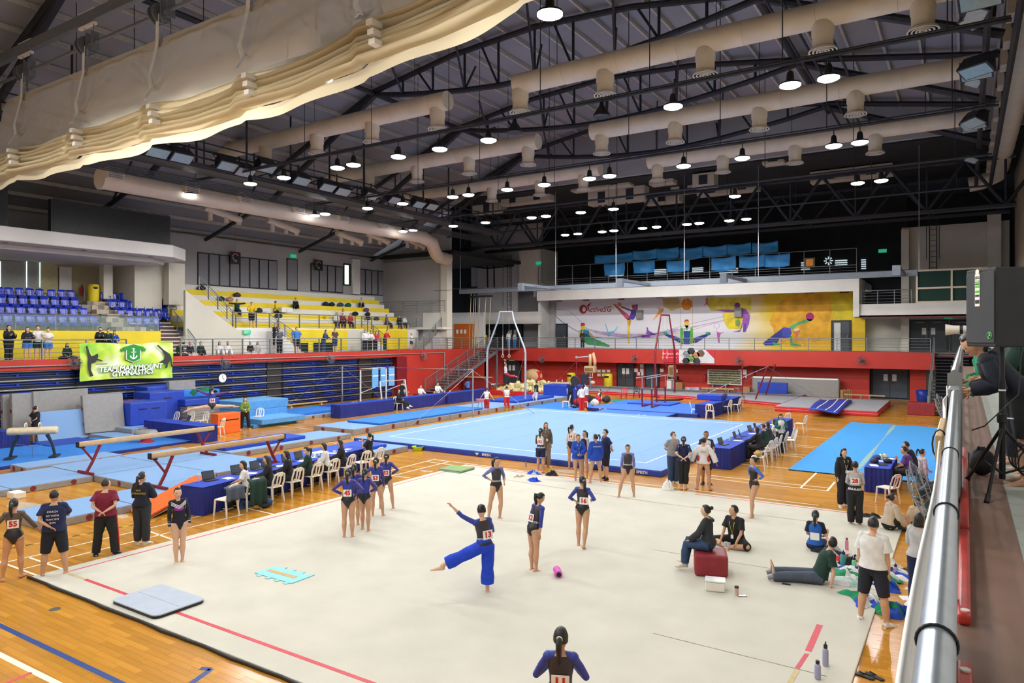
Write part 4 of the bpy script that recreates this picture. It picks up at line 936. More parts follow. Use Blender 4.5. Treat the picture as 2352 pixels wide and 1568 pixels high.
# ---- green team banner on the left railing
def bannermat():
    m=bpy.data.materials.new('banner_print');m.use_nodes=True;nt=m.node_tree;b=nt.nodes['Principled BSDF'];L=nt.links.new
    tc=nt.nodes.new('ShaderNodeTexCoord');n=nt.nodes.new('ShaderNodeTexNoise');n.inputs['Scale'].default_value=.9;n.inputs['Detail'].default_value=3;L(tc.outputs['Object'],n.inputs['Vector'])
    rp=nt.nodes.new('ShaderNodeValToRGB');L(n.outputs['Fac'],rp.inputs[0]);e=rp.color_ramp.elements
    e[0].position=.3;e[0].color=(*lin('#6fc02a'),1);e[1].position=.75;e[1].color=(*lin('#f2f8dc'),1);q=e.new(.5);q.color=(*lin('#c6e048'),1)
    L(rp.outputs[0],b.inputs['Base Color']);b.inputs['Roughness'].default_value=.55; return m
BX=-36.35;by0,bz1=WX(183,789,BX);by1,_=WX(397,786,BX);_,bz0=WX(184,876,BX);bw=by1-by0;bh=bz1-bz0
bn=thing('team_banner','green and white cloth banner of a gymnastics team on the left railing','banner',(BX,by0,bz0))
def bcl(i,j): return (BX+.04*math.sin(i*17+j*3)+.03*math.sin(i*7-j*9),by0+bw*i,bz0+bh*j+.04*math.sin(i*9)*(j>.5)+.05*math.sin(i*5)*(j<.5))
MB().grid(bcl,60,20).build('cloth',bannermat(),bn,smooth=True)
def bp(u,v): return (by0+bw*u,bz0+bh*v)
def bpoly(pts,m,name,lay=1):
    P=[bp(u,v) for u,v in pts]
    if sum(P[i][0]*P[(i+1)%len(P)][1]-P[(i+1)%len(P)][0]*P[i][1] for i in range(len(P)))<0:P=P[::-1]
    return MB().prism(P,0,.006*lay+.004,M=basis((BX+.08,0,0),(0,1,0),(0,0,1))).build(name,m,bn)
M_bg=mat('banner_green','#128c2c',.6,var=.05);M_bk=mat('banner_black','#26292a',.6,var=.05);M_bwt=mat('banner_white','#f2f4f0',.6,var=.02)
bpoly([(.46,.86),(.62,.86),(.62,.55),(.54,.46),(.46,.55)],M_bwt,'crest_border');bpoly([(.468,.85),(.612,.85),(.612,.555),(.54,.475),(.468,.555)],M_bg,'crest',2)
bpoly([(.42,.88),(.54,.97),(.66,.88),(.63,.80),(.54,.87),(.45,.80)],M_bg,'crest_ribbon',3);bpoly([(.40,.84),(.45,.86),(.45,.80),(.415,.76)],M_bg,'ribbon_tail',2);bpoly([(.68,.84),(.63,.86),(.63,.80),(.665,.76)],M_bg,'ribbon_tail',2)
bpoly([(.535,.82),(.547,.82),(.547,.60),(.535,.60)],M_bwt,'anchor_shank',3);bpoly([(.515,.76),(.567,.76),(.567,.74),(.515,.74)],M_bwt,'anchor_stock',3);bpoly([(.50,.66),(.512,.66),(.52,.61),(.54,.59),(.562,.61),(.57,.66),(.582,.66),(.575,.59),(.541,.55),(.507,.59)],M_bwt,'anchor_arms',3)
bpoly([(.535,.85),(.548,.85),(.552,.83),(.541,.815),(.53,.83)],M_bwt,'anchor_ring',3)
# dark gymnast silhouettes
bpoly([(.05,.93),(.065,.95),(.085,.78),(.105,.66),(.13,.68),(.165,.73),(.175,.66),(.165,.60),(.215,.54),(.22,.52),(.16,.55),(.14,.49),(.105,.47),(.10,.30),(.125,.14),(.095,.12),(.075,.30),(.07,.50),(.075,.60),(.06,.78)],M_bk,'gymnast_silhouette')
bpoly([(.80,.93),(.82,.94),(.88,.80),(.95,.68),(.975,.55),(.985,.30),(.97,.28),(.96,.48),(.93,.40),(.925,.28),(.90,.26),(.905,.40),(.86,.42),(.83,.36),(.815,.40),(.85,.47),(.89,.52),(.895,.62),(.86,.78)],M_bk,'gymnast_silhouette')
for q,(s,zv,yv) in enumerate((('TEAM MARYMOUNT',.31,.52),('GYMNASTICS',.17,.535))):
    yy,zz=bp(yv,zv)
    text(s,.36,basis((BX+.09,yy,zz),(0,1,.03),(0,0,1)),M_bg,bn,'lettering_outline',shear=.15,bold=.028);text(s,.36,basis((BX+.1,yy,zz),(0,1,.03),(0,0,1)),M_bwt,bn,'lettering',shear=.15,bold=.012)
# ---- posters on the far fascia
x0,z1=WY(1524,802,55.7);x1,_=WY(1560,802,55.7);x2,_=WY(1641,803,55.7);_,z0=WY(1524,832,55.7)
t=thing('poster','red and grey safety poster on the far red fascia','poster',(x0,55.7,z0));MB().bx(x0,x1,55.68,55.74,z0,z1).build('red_panel',mat('poster_red','#c5162e',.5),t);MB().bx(x1,x2,55.68,55.74,z0,z1).build('photo_panel',mat('poster_grey','#d5d3d6',.5,var=.1,scale=1.5),t)
zc=(z0+z1)/2;text('Be Sport Safe!',.26,basis(((x0+x1)/2-.0,55.66,zc+.2),(1,0,0),(0,0,1)),M_paper,t);text('Participate. Play. Stay Safe.',.1,basis(((x0+x1)/2,55.66,zc-.12),(1,0,0),(0,0,1)),M_paper,t)
for k,(dx,dz,c) in enumerate(((-.75,.18,'8a8f95'),(-.4,.42,'2d3034'),(-.05,.1,'b9855a'),(.32,.25,'6d4a3a'),(-.4,-.2,'6f9a55'),(-.78,-.38,'2d3034'),(.02,-.4,'33363b'))):
    xx=(x1+x2)/2+dx*1.1;MB().prism([(xx+.33*math.cos(a*math.pi/3),zc+dz+.3*math.sin(a*math.pi/3)) for a in range(6)],0,.02,M=basis((0,55.68,0),(1,0,0),(0,0,1))).build('hexagon_picture',mat('poster_pic_'+c,'#'+c,.5,var=.4,scale=4),t)
MB().prism([(x2-.7,z1),(x2,z1),(x2,z1-.7)],0,.03,M=basis((0,55.68,0),(1,0,0),(0,0,1))).build('red_corner',mat('poster_red','#c5162e'),t)
# ---- blue tarpaulins of the upper gallery
M_tarp=mat('blue_tarpaulin','#3fa2ea',.5,var=.08,scale=1.5)
def tarp(u0,v0,u1,v1,Y,label):
    x0,z1=WY(u0,v0,Y);x1,_=WY(u1,v0,Y);_,z0=WY(u0,v1,Y);t=MB();s=rnd.random()*6
    t.grid(lambda i,j:(x0+(x1-x0)*i,Y+.12*math.sin(i*9+s)*(1-j)+.05*math.sin(j*7+i*4),z0+(z1-z0)*j-.35*math.sin(math.pi*i)*(.3+.7*(s/6))*.4),16,6)
    o=t.build('tarpaulin',M_tarp,smooth=True);sm=o.modifiers.new('s','SOLIDIFY');sm.thickness=.02
    tag(o,label,'tarpaulin','blue tarpaulins of the upper gallery')
for i,(u0,v0,u1,v1) in enumerate(((1387,606,1435,632),(1454,600,1504,627),(1531,597,1584,624),(1634,590,1690,620),(1698,587,1756,614),(1756,584,1815,613))):tarp(u0,v0,u1,v1,57.0,'blue tarpaulin hung below the gallery rail, %s from the left'%ORD[i])
for i,(u0,v0,u1,v1) in enumerate(((1366,585,1453,604),(1453,575,1508,596),(1508,571,1559,595),(1561,569,1614,595),(1615,565,1670,588),(1671,560,1725,584),(1728,557,1787,581))):tarp(u0,v0,u1,v1,58.6,'blue tarpaulin of the rear upper row, %s from the left'%ORD[i])
gw=bpy.data.objects['wall_gallery_back']
for i,(u0,v0,u1,v1) in enumerate(((1397,630,1432,636),(1503,617,1530,632),(1590,613,1615,625),(1652,615,1695,628),(1840,600,1860,620),(1918,595,1946,610),(1978,593,1989,618))):
    x0,z1=WY(u0,v0,65.9);x1,_=WY(u1,v0,65.9);_,z0=WY(u0,v1,65.9);n=max(3,int((z1-z0)/.16))
    for k in range(n):MB().bx(x0,x1,65.85,65.95,z0+(z1-z0)*k/n,z0+(z1-z0)*(k+.5)/n).build('daylit_louvre',mat('louvre_daylight','#c3d3da',.6,emit=.7,var=0),gw)
x0,z1=WY(1848,593,65.8);x1,_=WY(1872,593,65.8);_,z0=WY(1848,614,65.8)
t=thing('lit_picture','small lit framed picture in the dark far gallery','picture',(x0,65.7,z0));MB().bx(x0,x1,65.7,65.8,z0,z1).build('frame',M_paper,t);MB().bx(x0+.15,x1-.15,65.66,65.7,z0+.12,z1-.12).build('image',mat('lit_amber','#b5702a',.5,var=.5,scale=3,emit=.6),t)
x,z=WY(1903,599,65.8);t=thing('exhaust_fan','round exhaust fan in the dark far gallery wall','fan',(x,65.8,z))
for k in range(8):a=k*math.pi/4;MB().tube((x+.15*math.cos(a),65.75,z+.15*math.sin(a)),(x+.36*math.cos(a),65.75,z+.36*math.sin(a)),.05,n=5).build('blade_gap',mat('louvre_daylight','#c3d3da'),t)
# green net screen panel on the right upper balcony
t=thing('net_screen','dark green net panel framed in cream steel on the right balcony','screen',(-3.2,57.1,7));x0,z1=WY(2106,622,57.1);x1=1.3;z0=6.93
MB().bx(x0,x1,57.1,57.13,z0,z1).build('net',mat('green_net','#1c3b34',.9,var=.1,scale=30),t)
for z in (z0+.05,(z0+z1)/2-.1,z1):MB().bx(x0,x1,57.02,57.1,z-.06,z+.06).build('frame_rail',M_duct,t)
for x in (x0,(x0+x1)/2,x1):MB().bx(x-.06,x+.06,57.0,57.1,z0,z1).build('frame_post',M_duct,t)
# ladders
def ladder(x,y,z0,z1,label):
    t=thing('ladder',label,'ladder',(x,y,z0),group='caged wall ladders')
    for s in (-.22,.22):MB().tube((x+s,y,z0),(x+s,y,z1),.035,n=6).build('stile',M_dark,t)
    k=z0+.2
    while k<z1:MB().tube((x-.22,y,k),(x+.22,y,k),.02,n=5).build('rung',M_dark,t);k+=.4
    for s in (-.4,.4):MB().tube((x+s,y-.5,z0+.8),(x+s,y-.5,z1),.025,n=5).build('cage_bar',M_dark,t)
ladder(WY(2143,600,60)[0],60.0,9.4,13.4,'dark caged ladder on the far right wall');ladder(WY(1171,600,57.4)[0],57.3,6.6,12.4,'dark caged ladder on the far left wall')
pz=thing('pipework','black water pipes on the far left wall','pipe',(-37,57.2,9))
for q in (((1040,588),(1090,594),(1135,597),(1136,660)),((1030,600),(1120,610),(1121,660)),((1025,605),(1118,616),(1180,610))):
    MB().path([(WY(u,v,57.2)[0],57.15,WY(u,v,57.2)[1]) for u,v in q],.08,6).build('pipe_run',M_black,pz)
# ================================================================ FLOOR AREAS
M_carp=mat('cream_carpet','#cbc8ba',.95,var=.035,scale=1.2,bump=.08,bscale=220)
cx0,cx1,cy0,cy1=-15.05,-1.27,6.36,20.3
cp=thing('competition_carpet','large cream rhythmic floor carpet with red tape border','carpet',(-8,13,0))
MB().bx(cx0,cx1,cy0,cy1,0,.035).build('carpet',M_carp,cp,bevel=.012)
MB().path([(cx0-.05+k*(cx1-cx0+.1)/40,cy0-.04+.012*math.sin(k*1.3)+.008*math.sin(k*3.7),.022) for k in range(41)],.032,6,flat=.8).build('black_underlay_edge',M_lk,cp,smooth=True)
def tape(x0,y0,x1,y1,w=.055,m=None,name='tape_line'):
    d=Vector((x1-x0,y1-y0,0)).normalized();n=Vector((-d.y,d.x,0))*w/2;a=Vector((x0,y0,.038));b=Vector((x1,y1,.038))
    P=[a-n,b-n,b+n,a+n]; return MB().add([(p.x,p.y,.034) for p in P]+[(p.x,p.y,.038) for p in P],[(4,5,6,7),(0,1,5,4),(1,2,6,5),(2,3,7,6),(3,0,4,7)]).build(name,m or M_lr,cp)
tape(-14.74,6.9,-14.8,20.1,.04);tape(-14.0,6.83,-5.0,6.86,.07);tape(-14.8,20.1,-8.6,20.13,.05);tape(-6.6,20.1,-1.88,20.14,.05)
tape(-1.9,20.1,-1.9,18.9,.08);tape(-1.95,12.1,-1.93,11.0,.09);tape(-1.93,10.9,-1.96,10.35,.06);tape(-1.97,9.3,-1.95,6.4,.09)
M_seam=mat('carpet_seam','#a1967a',.95,var=.2,scale=2)
for u0,v0,u1,v1 in ((1500,1153,1890,1201),(1500,1454,1900,1553),(1060,1086,1500,1153),(1500,1262,1850,1318)):
    a=G(u0,v0,.035);b=G(u1,v1,.035);tape(a[0],a[1],b[0],b[1],.015 if u0!=1060 else .02,M_seam,'carpet_seam')
M_oldt=mat('faded_tape','#cbb98d',.9,var=.1);tape(-1.95,10.3,-1.97,9.35,.07,M_oldt);tape(-14.8,6.83,-14.05,6.83,.06,M_oldt)
# blue sprung floor
bf=thing('sprung_floor','light blue sprung exercise floor with white border and royal blue sides','floor mat',(-15,29,0));fx0,fx1,fy0,fy1=-22.35,-8.35,22.0,36.9
MB().bx(fx0,fx1,fy0,fy1,0,.2).build('side_skirt',M_blue,bf,bevel=.03);MB().bx(fx0+.02,fx1-.02,fy0+.02,fy1-.02,.2,.215).build('carpet_top',M_skyc,bf,bevel=.01)
def fl_(x0,y0,x1,y1,w,m,nm):
    if abs(x1-x0)>abs(y1-y0):MB().bx(x0,x1,y0-w/2,y0+w/2,.213,.2185).build(nm,m,bf)
    else:MB().bx(x0-w/2,x0+w/2,y0,y1,.213,.2185).build(nm,m,bf)
M_wl=mat('floor_line_white','#e6f0f6',.9,var=.02);M_sl=mat('floor_seam_blue','#7ba7d6',.95,var=.02)
fl_(fx0+1.05,fy0+1.12,fx1-1,fy0+1.12,.05,M_wl,'border_line');fl_(fx0+1.05,fy1-1,fx1-1,fy1-1,.05,M_wl,'border_line');fl_(fx0+1.05,fy0+1.1,fx0+1.05,fy1-1,.05,M_wl,'border_line');fl_(fx1-1,fy0+1.1,fx1-1,fy1-1,.05,M_wl,'border_line')
for k in range(1,7):fl_(fx0+2*k,fy0+.05,fx0+2*k,fy1-.05,.02,M_sl,'carpet_seam')
for u in (840,1112,1468):
    r=(u-CX)/FPX;tt=fy0/(CT+r*ST);x=tt*(-ST+r*CT)
    text('SPIETH',.13,basis((x+.1,fy0-.012,.1),(1,0,0),(0,0,1)),M_paper,bf,'lettering',bold=.004)
    MB().prism([(x-.42,.145),(x-.24,.145),(x-.33,.05)],0,.01,M=basis((0,fy0-.004,0),(1,0,0),(0,0,1))).build('diamond_logo',M_paper,bf)
# bright blue rug on the right
rg=thing('tumbling_rug','bright blue roll-out floor rug on the right','rug',(-3,33,0));M_rug=mat('azure_rug','#3d97dd',.95,var=.03,scale=20,bump=.06,bscale=250)
MB().bx(-5.13,-.55,25.6,41.3,0,.03).build('rug_body',M_black,rg);MB().bx(-5.13,-.55,25.6,41.3,.03,.036).build('rug_top',M_rug,rg)
MB().grid(lambda i,j:(lambda p:(p[0]+.09*(j-.5)*2*(.6+.4*math.sin(i*9)),p[1],.0375))(G(2055-23*min(1,i*2)-61*max(0,i*2-1),976+28*min(1,i*2)+72*max(0,i*2-1),.036)),16,1).build('seam_tape',mat('grey_green_tape','#8fb2ad',.8),rg)
# ================================================================ MATS
M_circ=mat('velcro_maroon','#7a2228',.8,var=.1)
def matx(label,x0,x1,y0,y1,z0,z1,top=None,side=None,circ='',group='gym mats',name='landing_mat',n=2,edge=None):
    t=thing(name,label,'mat',((x0+x1)/2,(y0+y1)/2,z0),group=group)
    MB().bx(x0,x1,y0,y1,z0,z1-.008).build('body',side or M_greyv,t,bevel=.02);MB().bx(x0+.01,x1-.01,y0+.01,y1-.01,z1-.012,z1).build('top_cover',top or M_skyc,t,bevel=.008)
    h=z1-z0;r=min(.12,h*.4)
    for s in circ:
        for k in range(n):
            f=(k+.5)/n if n>1 else .5
            if s=='f':c=(x0+(x1-x0)*f,y0-.004,z0+h/2);Q=Matrix.Rotation(R(90),3,'X')
            else:c=(x1+.004,y0+(y1-y0)*f,z0+h/2);Q=Matrix.Rotation(R(90),3,'Y')
            MB().lathe(c,[(r,-.006),(r,.006)],16,Q).build('velcro_disc',M_circ,t)
    return t
for k in range(6):
    y=23.5+3.66*k;matx('light blue and grey landing mat of the vault strip, %s from the near end'%ORD[k],-26.6,-23.9,y,y+3.63,0,.28,circ='fr' if k==0 else 'r',group='landing mats of the vault strip')
M_br=mat('bright_blue_mat','#2f7fd6',.7,var=.04)
for k in range(5):matx('thin bright blue mat on the vault strip, %s from the near end'%ORD[k],-26.15,-23.95,25.3+1.75*k,25.3+1.75*k+1.73,.285,.38,M_br,mat('mid_blue_side','#2468c0',.6),group='thin blue mats on the vault strip')
matx('royal blue mat at the far end of the vault strip',-26.5,-24.3,38.2,43.2,.285,.42,mat('royal_mat_top','#2450c0',.6),M_blue)
matx('grey and light blue mat nearest the left people',-20.4,-18.45,8.0,10.2,0,.2,circ='r',n=1);matx('light blue mat beside the orange wedge',-20.4,-18.45,10.22,13.0,0,.2,circ='r',n=2)
matx('light blue mat at the left picture edge',-26.0,-23.3,7.0,9.3,0,.2,circ='r');matx('light blue mat left of the near balance beam leg',-26.0,-23.3,9.32,11.6,0,.2,circ='r')
i=0
for x0,x1 in ((-26.3,-23.35),(-23.3,-20.4)):
    for y0,y1 in ((11.65,14.0),(14.02,16.5)):
        matx('light blue mat under the balance beams, %s'%('far left one','far right one','near left one','near right one')[i],x0,x1,y0,y1,0,.2,circ='f' if i in (0,2) else '',n=1,group='mats under the balance beams');i+=1
matx('light blue and grey mat ahead of the near balance beam',-21.0,-18.8,16.55,21.5,0,.22,circ='r',n=3);matx('royal blue mat on the landing mat behind the judges',-20.9,-19.3,15.9,20.8,.225,.35,mat('royal_mat_top','#2450c0'),M_blue)
matx('light blue and grey mat ahead of the far balance beam',-25.3,-23.3,16.6,22.8,0,.22,circ='r',n=4);matx('royal blue mat on the landing mat of the far balance beam',-25.2,-23.8,16.7,20.6,.225,.36,mat('royal_mat_top','#2450c0'),M_blue)
pmm=matx('blue mat under the pommel horse',-32.4,-28.0,8.0,16.6,0,.13,M_br,mat('navy_side','#0d2a80',.5));text('TaiShan',.16,basis((-27.99,11.7,.06),(0,1,0),(0,0,1)),M_paper,pmm)
matx('small light blue and grey mat beside the pommel mat',-27.6,-26.4,11.0,14.2,0,.22,circ='fr');matx('blue mat with round mushroom trainer',-30.5,-28.2,15.6,18.2,.0,.1,M_br,mat('navy_side','#0d2a80'))
x,y=G(268,1008,.15);t=thing('mushroom_trainer','low round mushroom trainer with grey top and red stem on blue mat','trainer',(-29.4,16.8,.1))
MB().lathe((-29.4,16.8,.1),[(.35,0),(.35,.03),(.2,.05),(.17,.35)],18).build('stem',M_redv,t,smooth='auto');MB().lathe((-29.4,16.8,.42),[(.1,0),(.45,.03),(.47,.1),(.4,.18),(.02,.21)],20).build('cap',M_greyv,t,smooth='auto')
gm=MB();
def rr(cx,cy,hx,hy,r,n=5):
    P=[]
    for sx,sy,a0 in ((1,1,0),(-1,1,90),(-1,-1,180),(1,-1,270)):
        for k in range(n+1):a=R(a0+90*k/n);P.append((cx+sx*(hx-r)+r*math.cos(a),cy+sy*(hy-r)+r*math.sin(a)))
    return P
t=thing('air_board','square pale grey tumbling board lying over the red tape','mat',(-11.75,6.9,.04));MB().prism(rr(-11.72,6.92,.68,.46,.12),.04,.075).build('dark_base',M_black,t);MB().prism(rr(-11.72,6.92,.68,.46,.12),.075,.1).build('grey_top',mat('pale_blue_grey','#aeb9c8',.7,var=.03),t,bevel=.01);MB().bx(-12.35,-11.1,6.915,6.92,.1,.102).build('seam',M_greyv,t)
t=thing('stretch_mat','pale turquoise exercise mat with tan stripe on the carpet','mat',(-11.05,9.0,.035));M_cy=mat('turquoise_foam','#8ed4d6',.7,var=.03)
MB().bx(-11.6,-10.52,8.78,9.26,.037,.05).build('mat_body',M_cy,t,bevel=.01);MB().bx(-11.5,-10.7,8.97,9.08,.05,.053).build('stripe',mat('tan_stripe','#c9a876',.8),t)
for k in range(4):MB().bx(-11.45+.26*k,-11.36+.26*k,8.70,8.79,.037,.047).bx(-11.4+.26*k,-11.31+.26*k,9.25,9.34,.037,.047).build('corner_tab',M_cy,t)
t=thing('folded_mat','folded moss green mat at the far left carpet corner','mat',(-14.65,19.3,.035));M_moss=mat('moss_green','#7fa06a',.8,var=.05)
MB().bx(-15.15,-14.25,18.85,19.7,.037,.07).build('lower_layer',mat('pale_green_under','#9db0ac',.8),t,bevel=.01);MB().bx(-15.13,-14.23,18.86,19.69,.075,.11).build('upper_layer',M_moss,t,bevel=.01);MB().tube((-14.24,18.86,.08),(-14.24,19.69,.08),.04,n=10).build('fold',M_moss,t,smooth='auto')
# wedge, blocks and stacks on the left
def block(label,u0,v0,u1,v1,X,d,m,name='foam_block',slots=0,bevel=.04,z0=None,cat='block',side=None):
    """box whose camera-facing (+x) face spans the pixels; d metres deep, standing on z0"""
    y0,z1=WX(u0,v0,X);y1,_=WX(u1,v0,X);_,zb=WX(u0,v1,X)
    if z0 is None:z0=max(0,zb)
    t=thing(name,label,cat,(X,y0,z0),group='blocks and mats stacked along the left wall');MB().bx(X-d,X,y0,y1,z0,z1).build('body',m,t,bevel=bevel)
    for k in range(slots):yy=y0+(y1-y0)*(k+1)/(slots+1);MB().bx(X-.01,X+.006,yy-.2,yy+.2,z1-.35,z1-.3).build('hand_slot',M_black,t)
    return t
def slab(label,p,w,h,th,lean,rz,m,disc=True,name='leaning_mat'):
    """upright mat leaning back by `lean` degrees; local frame: width along y, thickness along -x"""
    t=thing(name,label,'mat',p,rz,group='blocks and mats stacked along the left wall');t.rotation_euler=(0,R(-lean),rz)
    MB().bx(-th,0,-w/2,w/2,0,h).build('body',m,t,bevel=.03,local=True)
    if disc:
        for z in (h*.25,h*.65):MB().lathe((-th/2,-w/2-.003,z),[(.09,-.006),(.09,.006)],14,Matrix.Rotation(R(90),3,'X')).build('velcro_disc',M_circ,t,local=True)
    return t
def gy(u,X): return WX(u,800,X)[0]
slab('tall grey mat leaning at the far left, front one',(-34.3,gy(75,-34.3),0),1.5,2.15,.25,4,0,M_greyv);slab('tall grey mat leaning at the far left, rear one',(-34.8,gy(60,-34.8),0),1.7,2.1,.25,4,0,M_greyv)
slab('wide grey mat leaning behind the pommel coach',(-34.2,gy(145,-34.2),0.0),2.3,2.2,.25,4,0,M_greyv);slab('pale blue mat leaning on its edge left of the grey mats',(-33.2,gy(152,-33.2),.05),2.2,1.35,.2,16,0,M_skyc)
slab('grey mat leaning right of the pale blue mat',(-33.6,gy(205,-33.6),0),.8,1.5,.3,8,R(-15),M_greyv);slab('tilted grey mat leaning before the blue blocks',(-33.0,gy(243,-33.0),.25),1.7,1.75,.28,12,R(-8),M_greyv)
matx('flat royal blue mat below the leaning pale mat',-33.0,-31.2,gy(95,-32),gy(205,-32),0,.16,M_blue,M_blue,name='flat_mat');matx('grey and pale blue mat on the floor below the blue blocks, lower one',-33.2,-30.8,gy(236,-32),gy(342,-32),0,.22,circ='r',n=3,name='flat_mat');matx('grey and pale blue mat on the floor below the blue blocks, upper one',-33.4,-31.6,gy(275,-32.6),gy(345,-32.6),.225,.42,circ='r',name='flat_mat')
block('royal blue foam cube in front of the block pile',299,926,385,973,-32.6,1.6,M_blue,slots=2,z0=.43);block('tall royal blue foam block behind the cube',344,902,424,960,-33.8,1.5,M_blue,slots=1,z0=0);block('royal blue block at the top left of the pile',338,889,420,905,-35.2,1.2,M_blue,z0=.0)
block('grey mat standing on the block pile',389,875,449,901,-35.0,.3,M_greyv,z0=1.6,bevel=.02);block('blue foam block above the grey panel stack',425,918,503,940,-33.2,1.4,M_blue,slots=2,z0=1.05);block('bright blue foam block at the back of the pile',406,897,470,920,-34.6,1.0,M_br,z0=1.3);block('bright blue foam block behind the green cover',440,897,505,920,-34.9,1.0,M_br,z0=1.3)
y0,z0=WX(447,897,-33.4);t=thing('cover_sheet','crumpled dark green cover sheet on the block pile','cover',(-33.4,y0,z0));MB().grid(lambda i,j:(-33.9+.5*j,y0+1.5*i,1.58+.34*math.sin(math.pi*i)**.6*(1-.5*j)+.05*math.sin(i*11+j*6)),14,6).build('cloth',mat('green_sheet','#0f6a4e',.6,var=.1),t,smooth=True)
y0=WX(430,940,-33.2)[0];y1=WX(505,940,-33.2)[0]
for k in range(7):matx('grey folding panel of the stack under the blue block, %s from the floor'%ORD[k],-34.4,-33.2,y0,y1,.02+.145*k,.16+.145*k,M_greyv,M_greyv,'',group='grey panel stack',name='folded_mat')
block('orange foam block with slots behind the balance beam',501,951,553,979,-29.4,.6,M_orange,slots=3,z0=0,bevel=.03)
matx('stacked light blue crash mat behind the woman in green, top one',-33.6,-31.4,gy(524,-32.5),gy(632,-32.5),.75,1.2,mat('crash_blue','#6aaae0',.6),mat('crash_blue_side','#4d90cc',.6),name='crash_mat');matx('stacked light blue crash mat behind the woman in green, lower one',-33.5,-31.4,gy(524,-32.5),gy(630,-32.5),.3,.74,mat('crash_blue','#6aaae0'),mat('crash_blue_side','#4d90cc'),name='crash_mat')
matx('thick light blue mat on the floor beside the white chair',-31.6,-29.6,gy(572,-30.6),gy(672,-30.6),.16,.42,mat('crash_blue','#6aaae0'),mat('crash_blue_side','#4d90cc'),name='crash_mat');matx('lower light blue mat on the floor beside the white chair',-31.4,-29.9,gy(563,-30.6),gy(660,-30.6),0,.16,mat('crash_blue','#6aaae0'),mat('crash_blue_side','#4d90cc'),name='crash_mat')
matx('long bright blue mat before the bleachers',-33.5,-30.9,gy(634,-32),gy(762,-32),.2,.34,M_br,mat('mid_blue_side','#2468c0'),name='flat_mat');matx('light blue and grey mat under the long bright blue mat',-33.4,-30.6,gy(672,-31),gy(765,-31),0,.2,circ='r',n=4,name='flat_mat')
matx('dark blue mat under the uneven bars',-33.8,-31.5,27.6,36.5,.02,.3,mat('royal_mat_top','#2450c0'),M_blue,name='flat_mat')
y0=gy(265,-34.9);t=thing('vaulting_bench','wooden bench with red pad behind the blue cube','bench',(-34.9,y0,0));MB().bx(-35.2,-34.8,y0,y0+1.9,1.05,1.35).build('wood_body',M_woodlt,t,bevel=.02);MB().bx(-35.2,-34.75,y0+.6,y0+2,1.35,1.45).build('red_pad',M_redv,t,bevel=.02);MB().bx(-35.1,-34.9,y0+.1,y0+.3,0,1.05).bx(-35.1,-34.9,y0+1.6,y0+1.8,0,1.05).build('stand',M_dark,t)
y0=gy(655,-34.8);t=thing('low_bench','long low wooden bench before the bleachers','bench',(-34.8,y0,0));MB().bx(-35,-34.7,y0,y0+3.3,.36,.42).build('seat',M_woodlt,t,bevel=.01);MB().bx(-34.95,-34.75,y0+.4,y0+.5,0,.36).bx(-34.95,-34.75,y0+2.8,y0+2.9,0,.36).build('leg',M_woodlt,t)
# orange wedge board beside the near table
t=thing('wedge_mat','orange wedge mat leaning on the light blue mat','mat',(-17.9,11.0,0));
MB().add([(-18.4,10.1,.03),(-17.3,9.9,.03),(-17.9,12.3,.5),(-18.8,12.2,.5),(-18.4,10.1,.1),(-17.3,9.9,.1),(-17.9,12.3,.6),(-18.8,12.2,.6)],[(0,3,2,1),(4,5,6,7),(0,1,5,4),(1,2,6,5),(2,3,7,6),(3,0,4,7)]).build('orange_pad',M_orange,t,bevel=.02)
MB().add([(-18.35,10.2,.0),(-17.35,10.0,.0),(-17.9,12.3,.42),(-18.8,12.2,.42),(-18.35,10.2,.03),(-17.35,10.0,.03),(-17.9,12.3,.47),(-18.8,12.2,.47)],[(0,3,2,1),(4,5,6,7),(0,1,5,4),(1,2,6,5),(2,3,7,6),(3,0,4,7)]).build('backing_board',mat('pale_board','#b9a58a',.7),t)
# ================================================================ APPARATUS
M_beam=mat('suede_beam','#c8ad85',.85,var=.06,scale=5,bump=.06)
def beam(label,x,y0,y1,z=1.25):
    t=thing('balance_beam',label,'beam',(x,(y0+y1)/2,0),group='balance beams');P=[(-.045,-.08),(.045,-.08),(.06,-.03),(.06,.03),(.05,.08),(-.05,.08),(-.06,.03),(-.06,-.03)]
    M=basis((x,y0,z-.08),(1,0,0),(0,0,1));o=MB().prism(P,-(y1-y0),0,M=M).build('beam_body',M_beam,t,bevel=.01)
    for y in (y0,y1):MB().box((x,y,z-.08),(.13,.05,.17)).build('end_cap',M_black,t)
    for y,s in ((y0+.35,1),(y1-.35,-1)):
        MB().path([(x,y+s*.35,z-.16),(x-.0,y+s*.1,.55),(x,y-s*.1,.2)],.05,8).build('leg',M_dkred,t,smooth='auto')
        MB().tube((x,y-s*.22,z-.17),(x,y+s*.12,.62),.035).build('leg_brace',M_dkred,t);MB().tube((x-.45,y-s*.1,.24),(x+.45,y-s*.1,.24),.05).build('foot_bar',M_dkred,t)
        MB().bx(x-.09,x+.09,y-s*.22-.06,y-s*.22+.06,z-.2,z-.16).build('clamp',M_black,t)
beam('far tan balance beam on red legs',-23.75,11.35,16.2);beam('near tan balance beam on red legs',-19.75,11.4,16.15)
